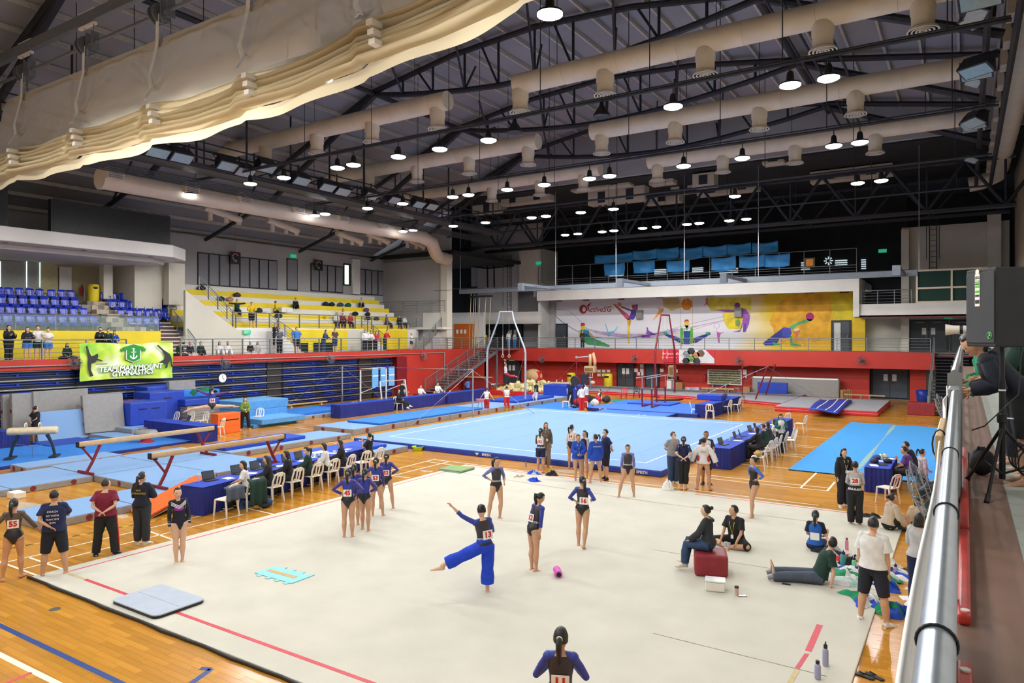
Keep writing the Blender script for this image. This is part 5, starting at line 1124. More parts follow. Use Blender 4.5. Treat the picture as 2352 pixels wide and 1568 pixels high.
def pommel(p,rz,label,zt=1.15,m=None,legs=None,group='pommel horses'):
    t=thing('pommel_horse',label,'pommel horse',p,rz,group=group);m=m or mat('leather_pale','#d6c6a4',.6,var=.08)
    prof=[[(x,.17*math.cos(a)*s,zt-.16+.14*math.sin(a)*s) for a in [2*math.pi*k/14 for k in range(14)]] for x,s in ((-.8,.55),(-.79,.85),(-.74,1),(-.3,1.02),(.3,1.02),(.74,1),(.79,.85),(.8,.55))]
    MB().loft(prof).build('body',m,t,smooth=True,local=True)
    for x in (-.22,.22):MB().path([(x,-.13,zt-.03),(x,-.13,zt+.07),(x,-.07,zt+.13),(x,.07,zt+.13),(x,.13,zt+.07),(x,.13,zt-.03)],.022,8).build('pommel_handle',M_plw,t,smooth=True,local=True)
    for s in (-1,1):
        l=MB().path([(s*.45,0,zt-.3),(s*.62,0,.5),(s*.7,0,.08)],[.07,.055,.05],8).build('leg',legs or mat('dark_teal_leg','#12303c',.4),t,smooth='auto',local=True);MB().bx(s*.7-.12,s*.7+.12,-.35,.35,0,.06).build('foot_plate',M_dark,l,local=True)
    MB().tube((-.6,0,.55),(0,0,.4),.01,n=4).tube((.6,0,.55),(0,0,.4),.01,n=4).tube((0,0,.4),(0,0,0),.012,n=4).build('tension_chain',M_galv,t,local=True)
pommel((-29.0,12.3,.13),R(53),'pale leather pommel horse on the blue mat at the left');pommel((*G(1285,911),0),R(20),'worn grey pommel horse beside the foam pit',m=mat('worn_leather','#a79a88',.6,var=.1),legs=M_greyv)
M_wpost=mat('white_post','#d4dade',.35,var=.03)
# uneven bars
t=thing('uneven_bars','white uneven bars before the bleachers','bars',(-32.5,30,0))
pts={}
for i,(u,vt) in enumerate(((828,843),(887,842))):
    y,z=WX(u,vt,-32.6);MB().tube((-32.6,y,.3),(-32.6,y,2.5),.05).build('upright',M_wpost,t);pts[i]=(y,2.5)
    MB().bx(-33.2,-32.0,y-.25,y+.25,.3,.36).build('base_plate',M_plw,t);MB().lathe((-32.6,y,2.5),[(.06,-.06),(.06,.06)],10).build('bar_clamp',M_redv,t)
MB().tube((-32.6,pts[0][0],2.5),(-32.6,pts[1][0],2.5),.022).build('high_bar',mat('bar_wood','#d9cdb8',.5),t)
for i in range(2):y=pts[i][0];MB().tube((-31.0,y+.3,.3),(-31.2,y+.3,1.72),.045).build('upright',M_wpost,t);MB().tube((-32.6,y,.95),(-31.6,y+.3,1.35),.03).build('strut',M_wpost,t)
MB().tube((-31.2,pts[0][0]+.3,1.72),(-31.2,pts[1][0]+.3,1.72),.022).build('low_bar',mat('bar_wood','#d9cdb8'),t)
for k,(dy,c) in enumerate(((-.45,0),(.35,1),(1.15,2))):y=pts[1][0]+dy;MB().bx(-33.2,-33.15,y-.28,y+.28,1.2,2.5).build('blue_pad',mat('pale_blue_pad','#6fb0e2',.6),t);MB().bx(-33.15,-33.14,y-.26,y+.26,1.9,1.98).build('pad_text',M_paper,t)
# horizontal bar
t=thing('horizontal_bar','tall chrome horizontal bar with guy wires beside the vault strip','bars',(-24.8,31,0));xa,ya=G(787,930,.3);xb,yb=G(1089,952,.3)
xa,ya,xb,yb=-29.2,30.8,-26.8,32.6
(xa,ya),(xb,yb)=G(786,942,.0),G(1086,963,0.0)
MB().tube((xa,ya,0),(xa,ya,2.75),.045).build('upright',M_chrome,t);MB().tube((xb,yb,0),(xb,yb,2.75),.045).build('upright',M_chrome,t);MB().tube((xa,ya,2.75),(xb,yb,2.75),.016).build('bar',M_chrome,t)
for x,y,dx,dy in ((xa,ya,-2,-3.5),(xa,ya,1.5,3),(xb,yb,-1,-4),(xb,yb,2.5,3)):MB().tube((x,y,2.7),(x+dx*.85,y+dy*.85,.4),.008,n=4).tube((x+dx*.75,y+dy*.75,.67),(x+dx,y+dy,.02),.02,n=5).build('guy_wire',M_galv,t)
# ring frames
def rings(pL,pR,zt,label,m,ringz,wires=True):
    t=thing('rings_frame',label,'rings',((pL[0]+pR[0])/2,(pL[1]+pR[1])/2,0),group='still rings frames');a=Vector((*pL,0));b=Vector((*pR,0));d=(b-a);c=(a+b)/2;U=Vector((0,0,1));w=d.normalized()
    for p,s in ((a,1),(b,-1)):MB().path([p,p+U*zt*.55,p+U*zt*.6+w*s*.05,c-w*s*.62+U*(zt-.55),c-w*s*.5+U*zt],[.075,.075,.07,.055,.055],10).build('upright',m,t,smooth='auto');MB().box(p+U*.02,(.7,.5,.04)).build('base_plate',m,t)
    MB().tube(c-w*.52+U*zt,c+w*.52+U*zt,.055).build('crossbar',m,t)
    for s in (-1,1):
        q=c+w*s*.25;MB().tube(q+U*zt,q+U*(zt-1.6),.006,n=4).build('cable',M_grey,t);MB().tube(q+U*(zt-1.6),q+U*(ringz+.1),.016,n=6).build('strap',M_plw,t)
        MB().path([q+U*(ringz+.09*math.sin(x))+w*(.09*math.cos(x)) for x in [2*math.pi*k/16 for k in range(16)]],.016,6,closed=True).build('ring',mat('ring_wood','#e2d5ba',.5),t,smooth=True)
    n=Vector((-w.y,w.x,0))
    for p,s in ((a,-1),(b,1)):
        for q in (-1,1):MB().tube(p+U*zt*.57,p+w*s*1.2+n*q*4.2,.008,n=4).build('guy_wire',M_dkred,t)
    return t
rl=G(1119,950);rr_=G(1213,975,.0)
ringsT=rings((-27.8,40.0),(-24.75,40.1),6.25,'tall grey steel still rings frame left of centre',mat('frame_grey','#aab4bd',.35,metal=.4),3.25)
rings((-19.6,50.35),(-18.9,52.6),6.2,'tall dark red still rings frame beyond the parallel bars',M_dkred,2.95)
# parallel bars on their blue podium
pbx=G(1388,945,.0);M_pb=mat('podium_blue','#3b74d4',.75,var=.04)
pd=matx('big blue mat podium under the parallel bars',-19.6,-12.7,39.0,45.0,0,.22,M_pb,mat('navy_side','#0d2a80'),name='podium_mat');matx('lower blue mat in front of the parallel bars',-18.3,-13.9,37.2,38.98,0,.18,M_pb,mat('navy_side','#0d2a80'),name='podium_mat');matx('thin blue mat on the podium behind the bars',-18.5,-15.6,42.5,44.6,.225,.3,mat('royal_mat_light','#2a66d0',.7),M_blue,name='podium_mat')
for u,v in ((1396,941),(1510,949)):p=G(u,v,.1);text('TaiShan',.28,basis((p[0],38.985 if u<1400 else 37.19,.1),(1,0,0),(0,0,1)),M_paper,pd)
t=thing('parallel_bars','parallel bars with grey rails on dark red posts','bars',(-16,40.5,.2));Pb=[G(1475,931,.22),(0,0)]
q={}
for nm,(u,v,vt) in {'a':(1475,934,866),'b':(1497,936,866),'c':(1508,926,860),'d':(1528,927,862)}.items():
    x,y=G(u,v,.22);q[nm]=(x,y);MB().tube((x,y,.22),(x,y,1.35),.055).build('post',M_dkred,t);MB().tube((x,y,1.35),(x,y,2.05),.035).build('inner_post',M_chrome,t)
for a,b in (('a','c'),('b','d')):
    A=Vector((*q[a],2.06));B=Vector((*q[b],2.06));e=(B-A).normalized();MB().tube(A-e*1.0,B+e*.8,.03).build('rail',mat('rail_pale','#aab6c0',.4),t);MB().tube(Vector((*q[a],.26)),Vector((*q[b],.26)),.05).build('base_bar',M_dkred,t)
p=G(1535,921,.25);t=thing('springboard','dark vault springboard lying on the blue podium','springboard',(*p,.3));MB().add([(p[0]-.9,p[1]-.4,.3),(p[0]+.9,p[1]-.4,.45),(p[0]+.9,p[1]+.4,.45),(p[0]-.9,p[1]+.4,.3),(p[0]-.9,p[1]-.4,.22),(p[0]+.9,p[1]-.4,.35),(p[0]+.9,p[1]+.4,.35),(p[0]-.9,p[1]+.4,.22)],[(0,1,2,3),(7,6,5,4),(0,4,5,1),(1,5,6,2),(2,6,7,3),(3,7,4,0)]).build('board',M_black,t,bevel=.02);MB().bx(p[0]-.8,p[0]-.2,p[1]-.35,p[1]+.35,.34,.36).build('red_pad',M_redv,t)
# vault tables raised on posts (front view)
for i,(u,v,vb) in enumerate(((1356,848,900),(1544,852,905))):
    X,Yv=G(u,vb);t=thing('vault_table',('tan padded vault head on a post, left of the yellow bin','tan padded vault head on a post, behind the parallel bars')[i],'vault',(X,Yv,0),group='raised vault heads');z=CAMZ-(v-HZ)*((CAMZ)/(vb-HZ))
    MB().box((X,Yv,z),(1.0,.5,.55) if i==0 else (.55,.5,.95)).build('padded_head',M_beam,t,bevel=.1);MB().box((X,Yv-.26,z),(.7,.03,.25) if i==0 else (.3,.03,.6)).build('logo_panel',mat('tan_dark','#8f6f45',.7),t);MB().tube((X,Yv,0),(X,Yv,z-.25),.07).build('post',M_galv,t)
    MB().path([(X-.3,Yv-.2,z-.3),(X-.3,Yv-.2,z-.65),(X+.3,Yv-.2,z-.65),(X+.3,Yv-.2,z-.3)],.025,6).build('frame',M_plw,t);MB().box((X,Yv,.06),(1.0,1.0,.12)).build('base',M_grey,t)
    if i==0:
        for s in (-.45,.35):MB().ell((X+s,Yv-.3,z-1.05),(.22,.15,.15)).build('round_pad',mat('grey_round','#c8c2b8',.5),t,smooth=True)
X,Yv=G(1362,905);t=thing('high_bar_trainer','red post with pale bar and padded end beside the vault head','bars',(X,Yv,0));xq,zq=WY(1324,821,Yv);x2,z2=WY(1357,818,Yv)
MB().tube((xq,Yv,.1),(xq,Yv,zq),.05).build('post',M_dkred,t);MB().tube((xq,Yv,zq),(x2,Yv,z2),.05).build('bar',mat('rail_pale','#aab6c0'),t);MB().ell((xq,Yv,zq),(.12,.12,.12)).build('joint',M_greyv,t,smooth=True);MB().path([(x2-.05,Yv,z2-.75),(x2-.05,Yv,z2+.15),(x2+.2,Yv,z2+.25),(x2+.35,Yv,z2-.3),(x2+.35,Yv,z2-.75)],.13,8).build('padded_end',M_beam,t,smooth=True)
for dx,dy in ((-3.2,0),(2.8,.5),(-1.5,-2.5),(1.4,-2.5)):MB().tube((xq,Yv,zq*.9),(xq+dx,Yv+dy,.05),.008,n=4).build('guy_wire',M_dkred,t)
# second horizontal bar frame at the right
X,Yv=G(1733,925);t=thing('horizontal_bar','dark red and chrome bar frame before the standing grey mat','bars',(X,Yv,0));xt,zt=WY(1762,842,Yv);x1b,y1b=G(1757,913);xt2,zt2=WY(1781,836,y1b)
MB().path([(X,Yv,.05),(X+(xt-X)*.7,Yv,zt*.7),(xt,Yv,zt)],.05,8).build('upright',M_dkred,t);MB().path([(x1b,y1b,.05),(x1b+(xt2-x1b)*.8,y1b,zt2*.8),(xt2,y1b,zt2)],.05,8).build('upright',M_dkred,t);MB().tube((xt,Yv,zt),(xt2,y1b,zt2),.03).build('bar',M_chrome,t)
for u,v in ((1705,920),(1732,905)):x,y=G(u,v);MB().tube((x,y,0),(x,y,2.4),.05).build('short_upright',M_dkred,t)
a=G(1705,920);b=G(1732,905);MB().tube((*a,2.4),(*b,2.4),.025).tube((*a,1.4),(*b,1.4),.02).build('short_bar',M_chrome,t);MB().bx(X-1.2,X+.8,Yv-.15,Yv+.1,0,.06).build('base_bar',M_dark,t)
for dx,dy in ((-5,2),(4.5,1.5),(-4,-2)):MB().tube((xt,Yv,zt),(X+dx,Yv+dy,.05),.008,n=4).build('guy_wire',M_galv,t)
# ---- grey tumble track with red edge along the far side
M_gtop=mat('grey_carpet_top','#a3a4ab',.9,var=.03)
tt_=thing('tumble_track','long grey tumbling strip with red edge along the far wall','track',(-15,50,0));P=[G(1395,898),G(1700,905),G(1800,905),G(1740,928),G(1640,922),G(1560,915),G(1385,909)]
P=[(-28.3,56.2),(-10,56.2),(-10,48.2),(-12,49.0),(-17.7,50.3),(-28.0,50.9)]
MB().prism(P,0,.22).build('red_edge',M_redv,tt_);MB().prism([(x*.995-.1,y) for x,y in P],.22,.24).build('grey_top',M_gtop,tt_);MB().prism([(x,y-.03) for x,y in P],.09,.12).build('white_piping',mat('pale_red','#d8848a',.6),tt_)
tm=thing('crash_mat','large grey crash mat with red sides at the far right','mat',(-6,45,0));c=[G(1779,944),G(2017,955),G(2048,925),G(1810,913)]
x0,x1,y0,y1=-9.85,-4.2,45.1,53.2
MB().bx(x0,x1,y0,y1,0,.3).build('red_sides',M_redv,tm,bevel=.04);MB().bx(x0+.03,x1-.03,y0+.03,y1-.03,.3,.315).build('grey_top',M_gtop,tm);MB().bx(x0-.005,x1+.005,y0-.006,y1,.14,.17).build('white_piping',mat('pale_red','#d8848a'),tm)
fm=thing('folding_mat','royal blue folding mat with three white stripes on the grey crash mat','mat',(-6.9,44.6,.32));q=[G(1858,942,.35),G(1925,947,.35),G(1957,922,.35),G(1883,918,.35)]
def fmq(i,j):
    a=Vector((*q[0],0)).lerp(Vector((*q[1],0)),i);b=Vector((*q[3],0)).lerp(Vector((*q[2],0)),i);p=a.lerp(b,j); return (p.x,p.y,.42+.06*math.sin(i*5+j*4))
o=MB().grid(fmq,12,10).build('mat_body',M_blue,fm,smooth=True);sm=o.modifiers.new('s','SOLIDIFY');sm.thickness=.1;sm.offset=-1
for f in (.25,.55,.85):
    o=MB().grid(lambda i,j,f=f:(lambda p:(p[0],p[1],p[2]+.008))(fmq(f+.035*i,j)),1,10).build('white_stripe',M_paper,fm)
# ---- foam pit
pit=thing('foam_pit','foam pit with red padded edge below the far stairs','pit',(-30,44,0));a=G(1128,905);
PX0,PX1,PY0,PY1=-31.2,-26.4,45.9,50.5
for b_ in ((PX0-.3,PX1+.3,PY0-.3,PY0,0,.35),(PX0-.3,PX1+.3,PY1,PY1+.3,0,.35),(PX0-.3,PX0,PY0,PY1,0,.35),(PX1,PX1+.3,PY0,PY1,0,.35)):MB().bx(*b_).build('red_edge_pad',M_redv,pit,bevel=.05)
MB().bx(PX0,PX1,PY0,PY1,0,.15).build('pit_base',M_greyv,pit)
M_foam=mat('cream_foam','#dccf9a',.9,var=.08,scale=5);fc=MB().box((0,0,0),(.3,.3,.3)).build('foam_cube',M_foam);tag(fc,'cream foam cube in the far foam pit','foam cube','loose foam cubes in the pit')
for k in range(150):
    o=fc if k==0 else fc.copy()
    if k:COL.objects.link(o)
    x=rnd.uniform(PX0+.2,PX1-.2);y=rnd.uniform(PY0+.2,PY1-.2);h=.35+.45*math.exp(-((x+29)/1.8)**2-((y-48.4)/1.8)**2)
    o.location=(x,y,rnd.uniform(.25,h+.2));o.rotation_euler=(rnd.uniform(0,3),rnd.uniform(0,3),rnd.uniform(0,3))
x0,y0=G(1216,930);block('royal blue foam block at the right end of the foam pit',0,0,1,1,-24,1,M_blue,z0=0) if 0 else None
tb=thing('foam_block','royal blue foam block at the right end of the foam pit','block',(-24.7,45.3,0));MB().bx(-26.0,-23.2,44.6,46.2,0,1.05).build('body',M_blue,tb,bevel=.05)
# ================================================================ TABLES AND CHAIRS
M_skirt=mat('navy_table_skirt','#15267e',.8,var=.08,scale=4,bump=.1,bscale=150);M_cloth=mat('royal_table_cloth','#1d3fb0',.8,var=.06,bump=.08,bscale=180)
def skirted(label,p,L,W=.75,rz=0.,h=.74,z0=0.,sides='all',group='tables with blue skirts'):
    t=thing('skirted_table',label,'table',(*p,z0),rz,group=group)
    MB().bx(-W/2,W/2,0,L,h-.02,h).build('table_cloth',M_cloth,t,bevel=.01,local=True)
    per=[(-W/2,0),(W/2,0),(W/2,L),(-W/2,L),(-W/2,0)];pts=[]
    for (a,b),(c,d) in zip(per,per[1:]):
        l=math.hypot(c-a,d-b);n=max(2,int(l/.03))
        nx,ny=(d-b)/l,-(c-a)/l
        for k in range(n):
            f=k/n;w=.012*math.sin(f*l*52)+.006*math.sin(f*l*17);pts.append((a+(c-a)*f+nx*(w+.01),b+(d-b)*f+ny*(w+.01),nx,ny,w))
    N=len(pts)
    MB().grid(lambda i,j:(lambda q:(q[0]+q[2]*(q[4]*.6*(1-j)),q[1]+q[3]*(q[4]*.6*(1-j)),.01+(h-.03)*j))(pts[int(round(i*N))%N]),N,2,closed=True).build('pleated_skirt',M_skirt,t,smooth=True,local=True)
    return t
aA=math.atan2(1.05,7.0)
skirted('long blue-skirted judges table left of the cream carpet',(-16.87,10.85),7.2,.78,aA)
skirted('long blue-skirted judges table right of the light blue floor, near part',(-7.2,24.5),5.2);skirted('blue-skirted judges table right of the light blue floor, far part',(-7.2,29.8),5.2)
skirted('blue-skirted table beyond the light blue floor at the right',(-12.5,39.3),6.6,.85);skirted('blue-skirted table behind the balance beams',(-27.7,18.6),4.2,.9,R(90))
skirted('blue-skirted table before the uneven bars, left part',(-29.75,27.9),4.4);skirted('blue-skirted table before the uneven bars, middle part',(-29.8,33.0),4.4);skirted('blue-skirted table before the uneven bars, right part',(-29.7,37.6),4.9)
skirted('small blue-skirted scoring table at the right rail',(-2.18,23.3),2.3,.68);skirted('blue-skirted table at the left picture edge',(-33.3,9.8),4.0,.8)
bb=thing('skirted_box','raised blue-draped box on the far right table','box',(-13.1,43.3,.75));MB().bx(-13.7,-12.2,42.0,43.0,.75,1.05).build('cloth',M_cloth,bb,bevel=.03)
def mk_chair(m):
    t=thing('plastic_chair','x','chair',group='white plastic chairs')
    MB().prism(rr(0,0,.215,.21,.06),.425,.45).build('seat',m,t,bevel=.008,local=True)
    fr=MB().path([(-.2,-.19,.44),(-.25,-.2,.62),(-.29,-.17,.78),(-.305,-.08,.83),(-.305,.08,.83),(-.29,.17,.78),(-.25,.2,.62),(-.2,.19,.44)],[(.018,.03)]*8,6);fr.build('back_frame',m,t,smooth='auto',local=True)
    for y in (-.055,.055):MB().path([(-.2,y*.7,.44),(-.255,y,.62),(-.3,y,.81)],[(.012,.03)]*3,6).build('back_slat',m,t,local=True)
    MB().bx(-.315,-.295,-.1,.1,.74,.82).build('back_crest',m,t,bevel=.008,local=True)
    for sx,sy in ((1,1),(1,-1),(-1,1),(-1,-1)):MB().path([(sx*.18,sy*.18,.43),(sx*(.2 if sx>0 else .24),sy*.21,0)],[.03,.02],6).build('leg',m,t,local=True)
    return t
CH={}
def chair(u,v,face,label,col='w',z=0.,xy=None):
    m={'w':M_plw,'r':M_redv,'k':M_black}[col];x,y=xy or G(u,v,z)
    if col not in CH:CH[col]=mk_chair(m);o=CH[col];o.location=(x,y,z);o.rotation_euler=(0,0,R(face));o['label']=label; return o
    return dup(CH[col],(x,y,z),R(face),label)
# near judges (facing the beams, towards -x)
NJ=[]
for k,f in enumerate((.06,.17,.29,.40,.52,.63,.74,.86,.96)):
    s=f*7.2;cx_=-16.87-s*math.sin(aA)+.78;cy_=10.85+s*math.cos(aA);NJ.append((cx_,cy_))
nl=['nearest one with a jacket','second with a dark coat','third from the near end','fourth from the near end','fifth from the near end','sixth from the near end','seventh with a brown bag','eighth from the near end','at the far end']
for k,(x,y) in enumerate(NJ):chair(0,0,183+rnd.uniform(-8,8)-math.degrees(0),'white plastic chair at the near judges table, '+nl[k],xy=(x+.12,y))
for k,y in enumerate((25.2,26.6,27.4,28.2,29.3,30.6)):chair(0,0,178+rnd.uniform(-10,10),'white plastic chair at the floor judges table, %s from the near end'%ORD[k],xy=(-6.2+(.15 if k==0 else 0),y))
for i,(u,v,f,l) in enumerate(((1838,993,170,'white plastic chair standing apart right of the masked woman'),(1800,985,150,'white plastic chair behind the masked woman, far one'),(1812,1035,200,'white plastic chair beside the masked woman'),(1597,957,20,'white plastic chair left of the far right table'),(1631,961,100,'white plastic chair at the near end of the far right table'),(1668,950,170,'white plastic chair right of the far right table, near one'),(1690,945,175,'white plastic chair right of the far right table, far one'),
    (1300,937,200,'white plastic chair before the floor, left of the fan stand'),(1342,938,30,'white plastic chair before the floor, right of the fan stand'),(593,975,-60,'white plastic chair beside the woman in green'),(500,1002,-150,'white plastic chair behind the far balance beam'),(915,942,-20,'white plastic chair under the woman in black by the bars table'),(988,927,-150,'white plastic chair before the bars table, first'),(1000,926,-150,'white plastic chair before the bars table, second'),(1012,925,-150,'white plastic chair before the bars table, third'),(1024,924,-150,'white plastic chair before the bars table, fourth'),
    (395,985,-90,'white plastic chair behind the beam table, left one'),(430,985,-90,'white plastic chair behind the beam table, middle one'),(463,985,-90,'white plastic chair behind the beam table, right one'),(2038,1155,150,'white plastic chair at the small scoring table'),(12,1000,-20,'white plastic chair behind the left edge table'))):chair(u,v,f,l)
chair(1432,917,-80,'red plastic chair before the grey tumbling strip','r');chair(1462,913,-70,'black chair before the grey tumbling strip','k')
# laptops and table clutter
M_lap=mat('laptop_black','#1b1c1f',.4);M_scr=mat('laptop_screen','#4a525c',.2,var=.05)
def laptop(p,rz,label,s=1.):
    t=thing('laptop',label,'laptop',p,rz,group='open laptops');t.scale=(s,s,s)
    MB().bx(-.12,.12,-.17,.17,0,.02).build('base',M_lap,t,bevel=.005,local=True);MB().bx(-.1,.05,-.14,.14,.02,.023).build('keyboard',M_dark,t,local=True)
    M=Matrix.Translation((.12,0,.02))@Matrix.Rotation(R(18),4,'Y');b=MB();b.bx(-.008,.008,-.17,.17,0,.23);b.v=[tuple(M@Vector(q)) for q in b.v];ld=b.build('lid',M_lap,t,local=True)
    b=MB();b.bx(-.0095,-.0085,-.155,.155,.015,.215);b.v=[tuple(M@Vector(q)) for q in b.v];b.build('screen',M_scr,ld,local=True)
for k,f in enumerate((.1,.24,.34,.40,.52,.60)):s=f*7.2;laptop((-16.87-s*math.sin(aA)-.12,10.85+s*math.cos(aA),.74),R(180)+.1*(k%3-1),'open black laptop on the near judges table, %s from the near end'%ORD[k])
for k,y in enumerate((25.3,27.2,27.9,29.4,30.3)):laptop((-7.25,y,.74),R(180)+.2*(k%3-1),'open laptop on the floor judges table, %s from the near end'%ORD[k])
laptop((-12.5,44.2,.74),R(150),'open laptop on the far right table');laptop((-30.0,19.0,.74),R(80),'open laptop on the beam table');laptop((-32.9,12.6,.74),R(200),'open laptop on the left edge table');laptop((-2.1,24.0,.74),R(-170),'open laptop on the small scoring table')
def paper(p,rz,label,w=.3,l=.21):
    b=MB();M=Matrix.Translation(p)@Matrix.Rotation(rz,4,'Z')
    for k in range(3):c=MB();c.box((.01*k,.008*k,.002*k+.001),(w,l,.002));b.add([M@Vector(q) for q in c.v],c.f)
    tag(b.build('paper_stack',M_paper),label,'paper','paper sheets on the tables')
for k,(f,d) in enumerate(((.16,.08),(.27,.12),(.44,.1),(.57,.12),(.66,-.05),(.78,.05),(.84,.15),(.9,0))):s=f*7.2;paper((-16.87-s*math.sin(aA)+d,10.85+s*math.cos(aA),.742),k*.7,'white papers on the near judges table, %s from the near end'%ORD[k])
for k,y in enumerate((26.5,28.7,31,32)):paper((-7.1,y,.742),k*.8,'white papers on the floor judges table, %s from the near end'%ORD[k])
for k,(x,y) in enumerate(((-2.2,24.6),(-2.0,25.2),(-2.3,23.7))):paper((x,y,.742),k*.9,'papers on the small scoring table, %s from the near side'%ORD[k])
def bottle(p,h,r,m,cap,label,group='drink bottles',n=14,loop=False):
    t=thing('drink_bottle',label,'bottle',p,group=group);MB().lathe((0,0,0),[(r*.85,0),(r,.02),(r,h*.68),(r*.8,h*.76),(r*.55,h*.8),(r*.5,h*.84)],n).build('body',m,t,smooth='auto',local=True);MB().lathe((0,0,0),[(r*.62,h*.82),(r*.62,h*.97),(r*.5,h)],n).build('cap',cap,t,smooth='auto',local=True)
    if loop:MB().path([(.0,-r*.4,h*.97),(0,-r*.45,h*1.1),(0,r*.45,h*1.1),(0,r*.4,h*.97)],.007,6).build('carry_loop',cap,t,local=True)
    return t
M_wat=mat('clear_plastic','#a8cfe4',.1,var=0,alpha=.45,spec=.7)
s=.13*7.2;bottle((-16.87-s*math.sin(aA)-.2,10.85+s*math.cos(aA)-.5,.74),.22,.035,M_wat,M_plw,'clear water bottle on the near judges table');bottle((-7.3,26.2,.74),.24,.04,mat('pale_teal','#a9d0d0',.4),M_plw,'pale teal bottle on the floor judges table');bottle((-2.2,24.9,.74),.22,.035,mat('pale_green_bottle','#b7d9b0',.3),mat('green_cap','#3a9a3a',.4),'pale green bottle on the small scoring table')
for k in range(3):MB_=tag(MB().lathe((-16.87-5.05*math.sin(aA)+.06*k,10.85+4.75*math.cos(aA)+.12*k,.74),[(.03,0),(.04,.11),(.036,.11),(.028,.01)],12).build('plastic_cup',M_wat,smooth='auto'),'clear plastic cup on the near judges table, %s'%('near one','middle one','far one')[k],'cup','plastic cups')
cb=thing('condiment_tray','white boxes and tape rolls on the far end of the near judges table','box',(-17.7,16.3,.74));MB().bx(-17.95,-17.6,15.7,16.2,.742,.84).build('carton',M_paper,cb,bevel=.005);MB().lathe((-17.75,16.6,.742),[(.06,0),(.06,.05),(.03,.05),(.03,0)],14).build('tape_roll',M_plw,cb)
for k,(x,y,c) in enumerate(((-2.35,25.0,'3b4a8a'),(-2.2,25.35,'d0d0d4'),(-2.0,24.4,'2c2d33'),(-2.35,24.2,'3c3f55'))):MBb=MB().ell((x,y,.8),(.13,.12,.08));tag(MBb.build('pencil_pouch',mat('pouch_'+c,'#'+c,.8,var=.2),smooth=True),'small bag on the scoring table, %s'%('dark blue at the far side','pale grey one','black one','slate one at the near side')[k],'bag','small bags on the scoring table')
# ================================================================ PEOPLE
SK=[mat('skin_light','#d8ad90',.55,var=.05,scale=8),mat('skin_tan','#c89b7b',.55,var=.05,scale=8),mat('skin_brown','#a87a5a',.55,var=.05,scale=8)]
M_hair=mat('black_hair','#15110f',.4,var=.3,scale=30,bump=.3,bscale=80);M_hairb=mat('brown_hair','#2e1f18',.45,var=.3,scale=30,bump=.3,bscale=80);M_hairg=mat('greying_hair','#45403c',.5,var=.3,scale=30)
M_eye=mat('eye_dark','#1a1412',.3,var=0);M_lip=mat('lip','#9c5a50',.5,var=0)
ARM={'down':((.14,0,-1),(.03,.12,-1)),'hips':((.8,-.3,-.65),(-.8,.35,-.5)),'behind':((.22,-.5,-.9),(-.8,-.3,-.5)),'front':((.16,.3,-.95),(-.5,.6,-.45)),'fold':((.25,.35,-.9),(-.95,.4,.08)),
 'type':((.18,.55,-.85),(-.12,.95,-.2)),'rail':((.25,.6,-.8),(-.3,.95,-.05)),'phone':((.2,.35,-.9),(-.4,.8,.45)),'chin':((.15,.5,-.8),(-.38,.3,.9)),'up':((.15,.1,1),(-.05,.05,1)),'side':((1,.05,.12),(1,.1,.05)),
 'knee':((.12,.5,-.85),(-.1,.8,-.6)),'prop':((.25,-.5,-.85),(.08,-.15,-1)),'lap':((.15,.25,-.95),(-.45,.75,-.3)),'cam':((.35,.6,-.55),(-.3,.75,.55)),'reach':((.2,.8,-.5),(0,1,-.1)),'upout':((.75,.35,.55),(.8,.3,.5)),'away':((.6,-.1,-.8),(.55,.1,-.8)),'hold':((.2,.3,-.9),(-.5,.85,.1))}
LEG={'stand':((.03,.01,-1),(0,-.03,-1)),'apart':((.17,.02,-1),(.1,-.03,-1)),'sit':((.1,1,-.06),(.02,.08,-1)),'sitb':((.1,1,-.1),(.02,-.25,-1)),'cross':((.82,.68,-.02),(-.95,.3,-.12)),'long':((.1,1,-.03),(0,1,-.02)),
 'fwd':((.04,.28,-1),(.02,.02,-1)),'back':((.06,-.22,-1),(.02,-.45,-1)),'narrow':((-.03,0,-1),(-.02,-.02,-1)),'bent':((.06,.16,-1),(.02,-.14,-1)),'kneeup':((.15,.75,.62),(.05,.55,-.85)),'crossed':((-.28,1,.1),(-.15,.12,-1)),'kneel':((.1,.5,-.85),(.05,-1,-.05)),'wide':((.3,.1,-1),(.2,-.02,-1))}
BAKE=[];PN=0
def V(*a): return Vector(a if len(a)==3 else a[0])
def ell_ring(c,X,Y,w,d,n=14): return [c+X*(w*math.cos(2*math.pi*k/n))+Y*(d*math.sin(2*math.pi*k/n)) for k in range(n)]
class Person:pass
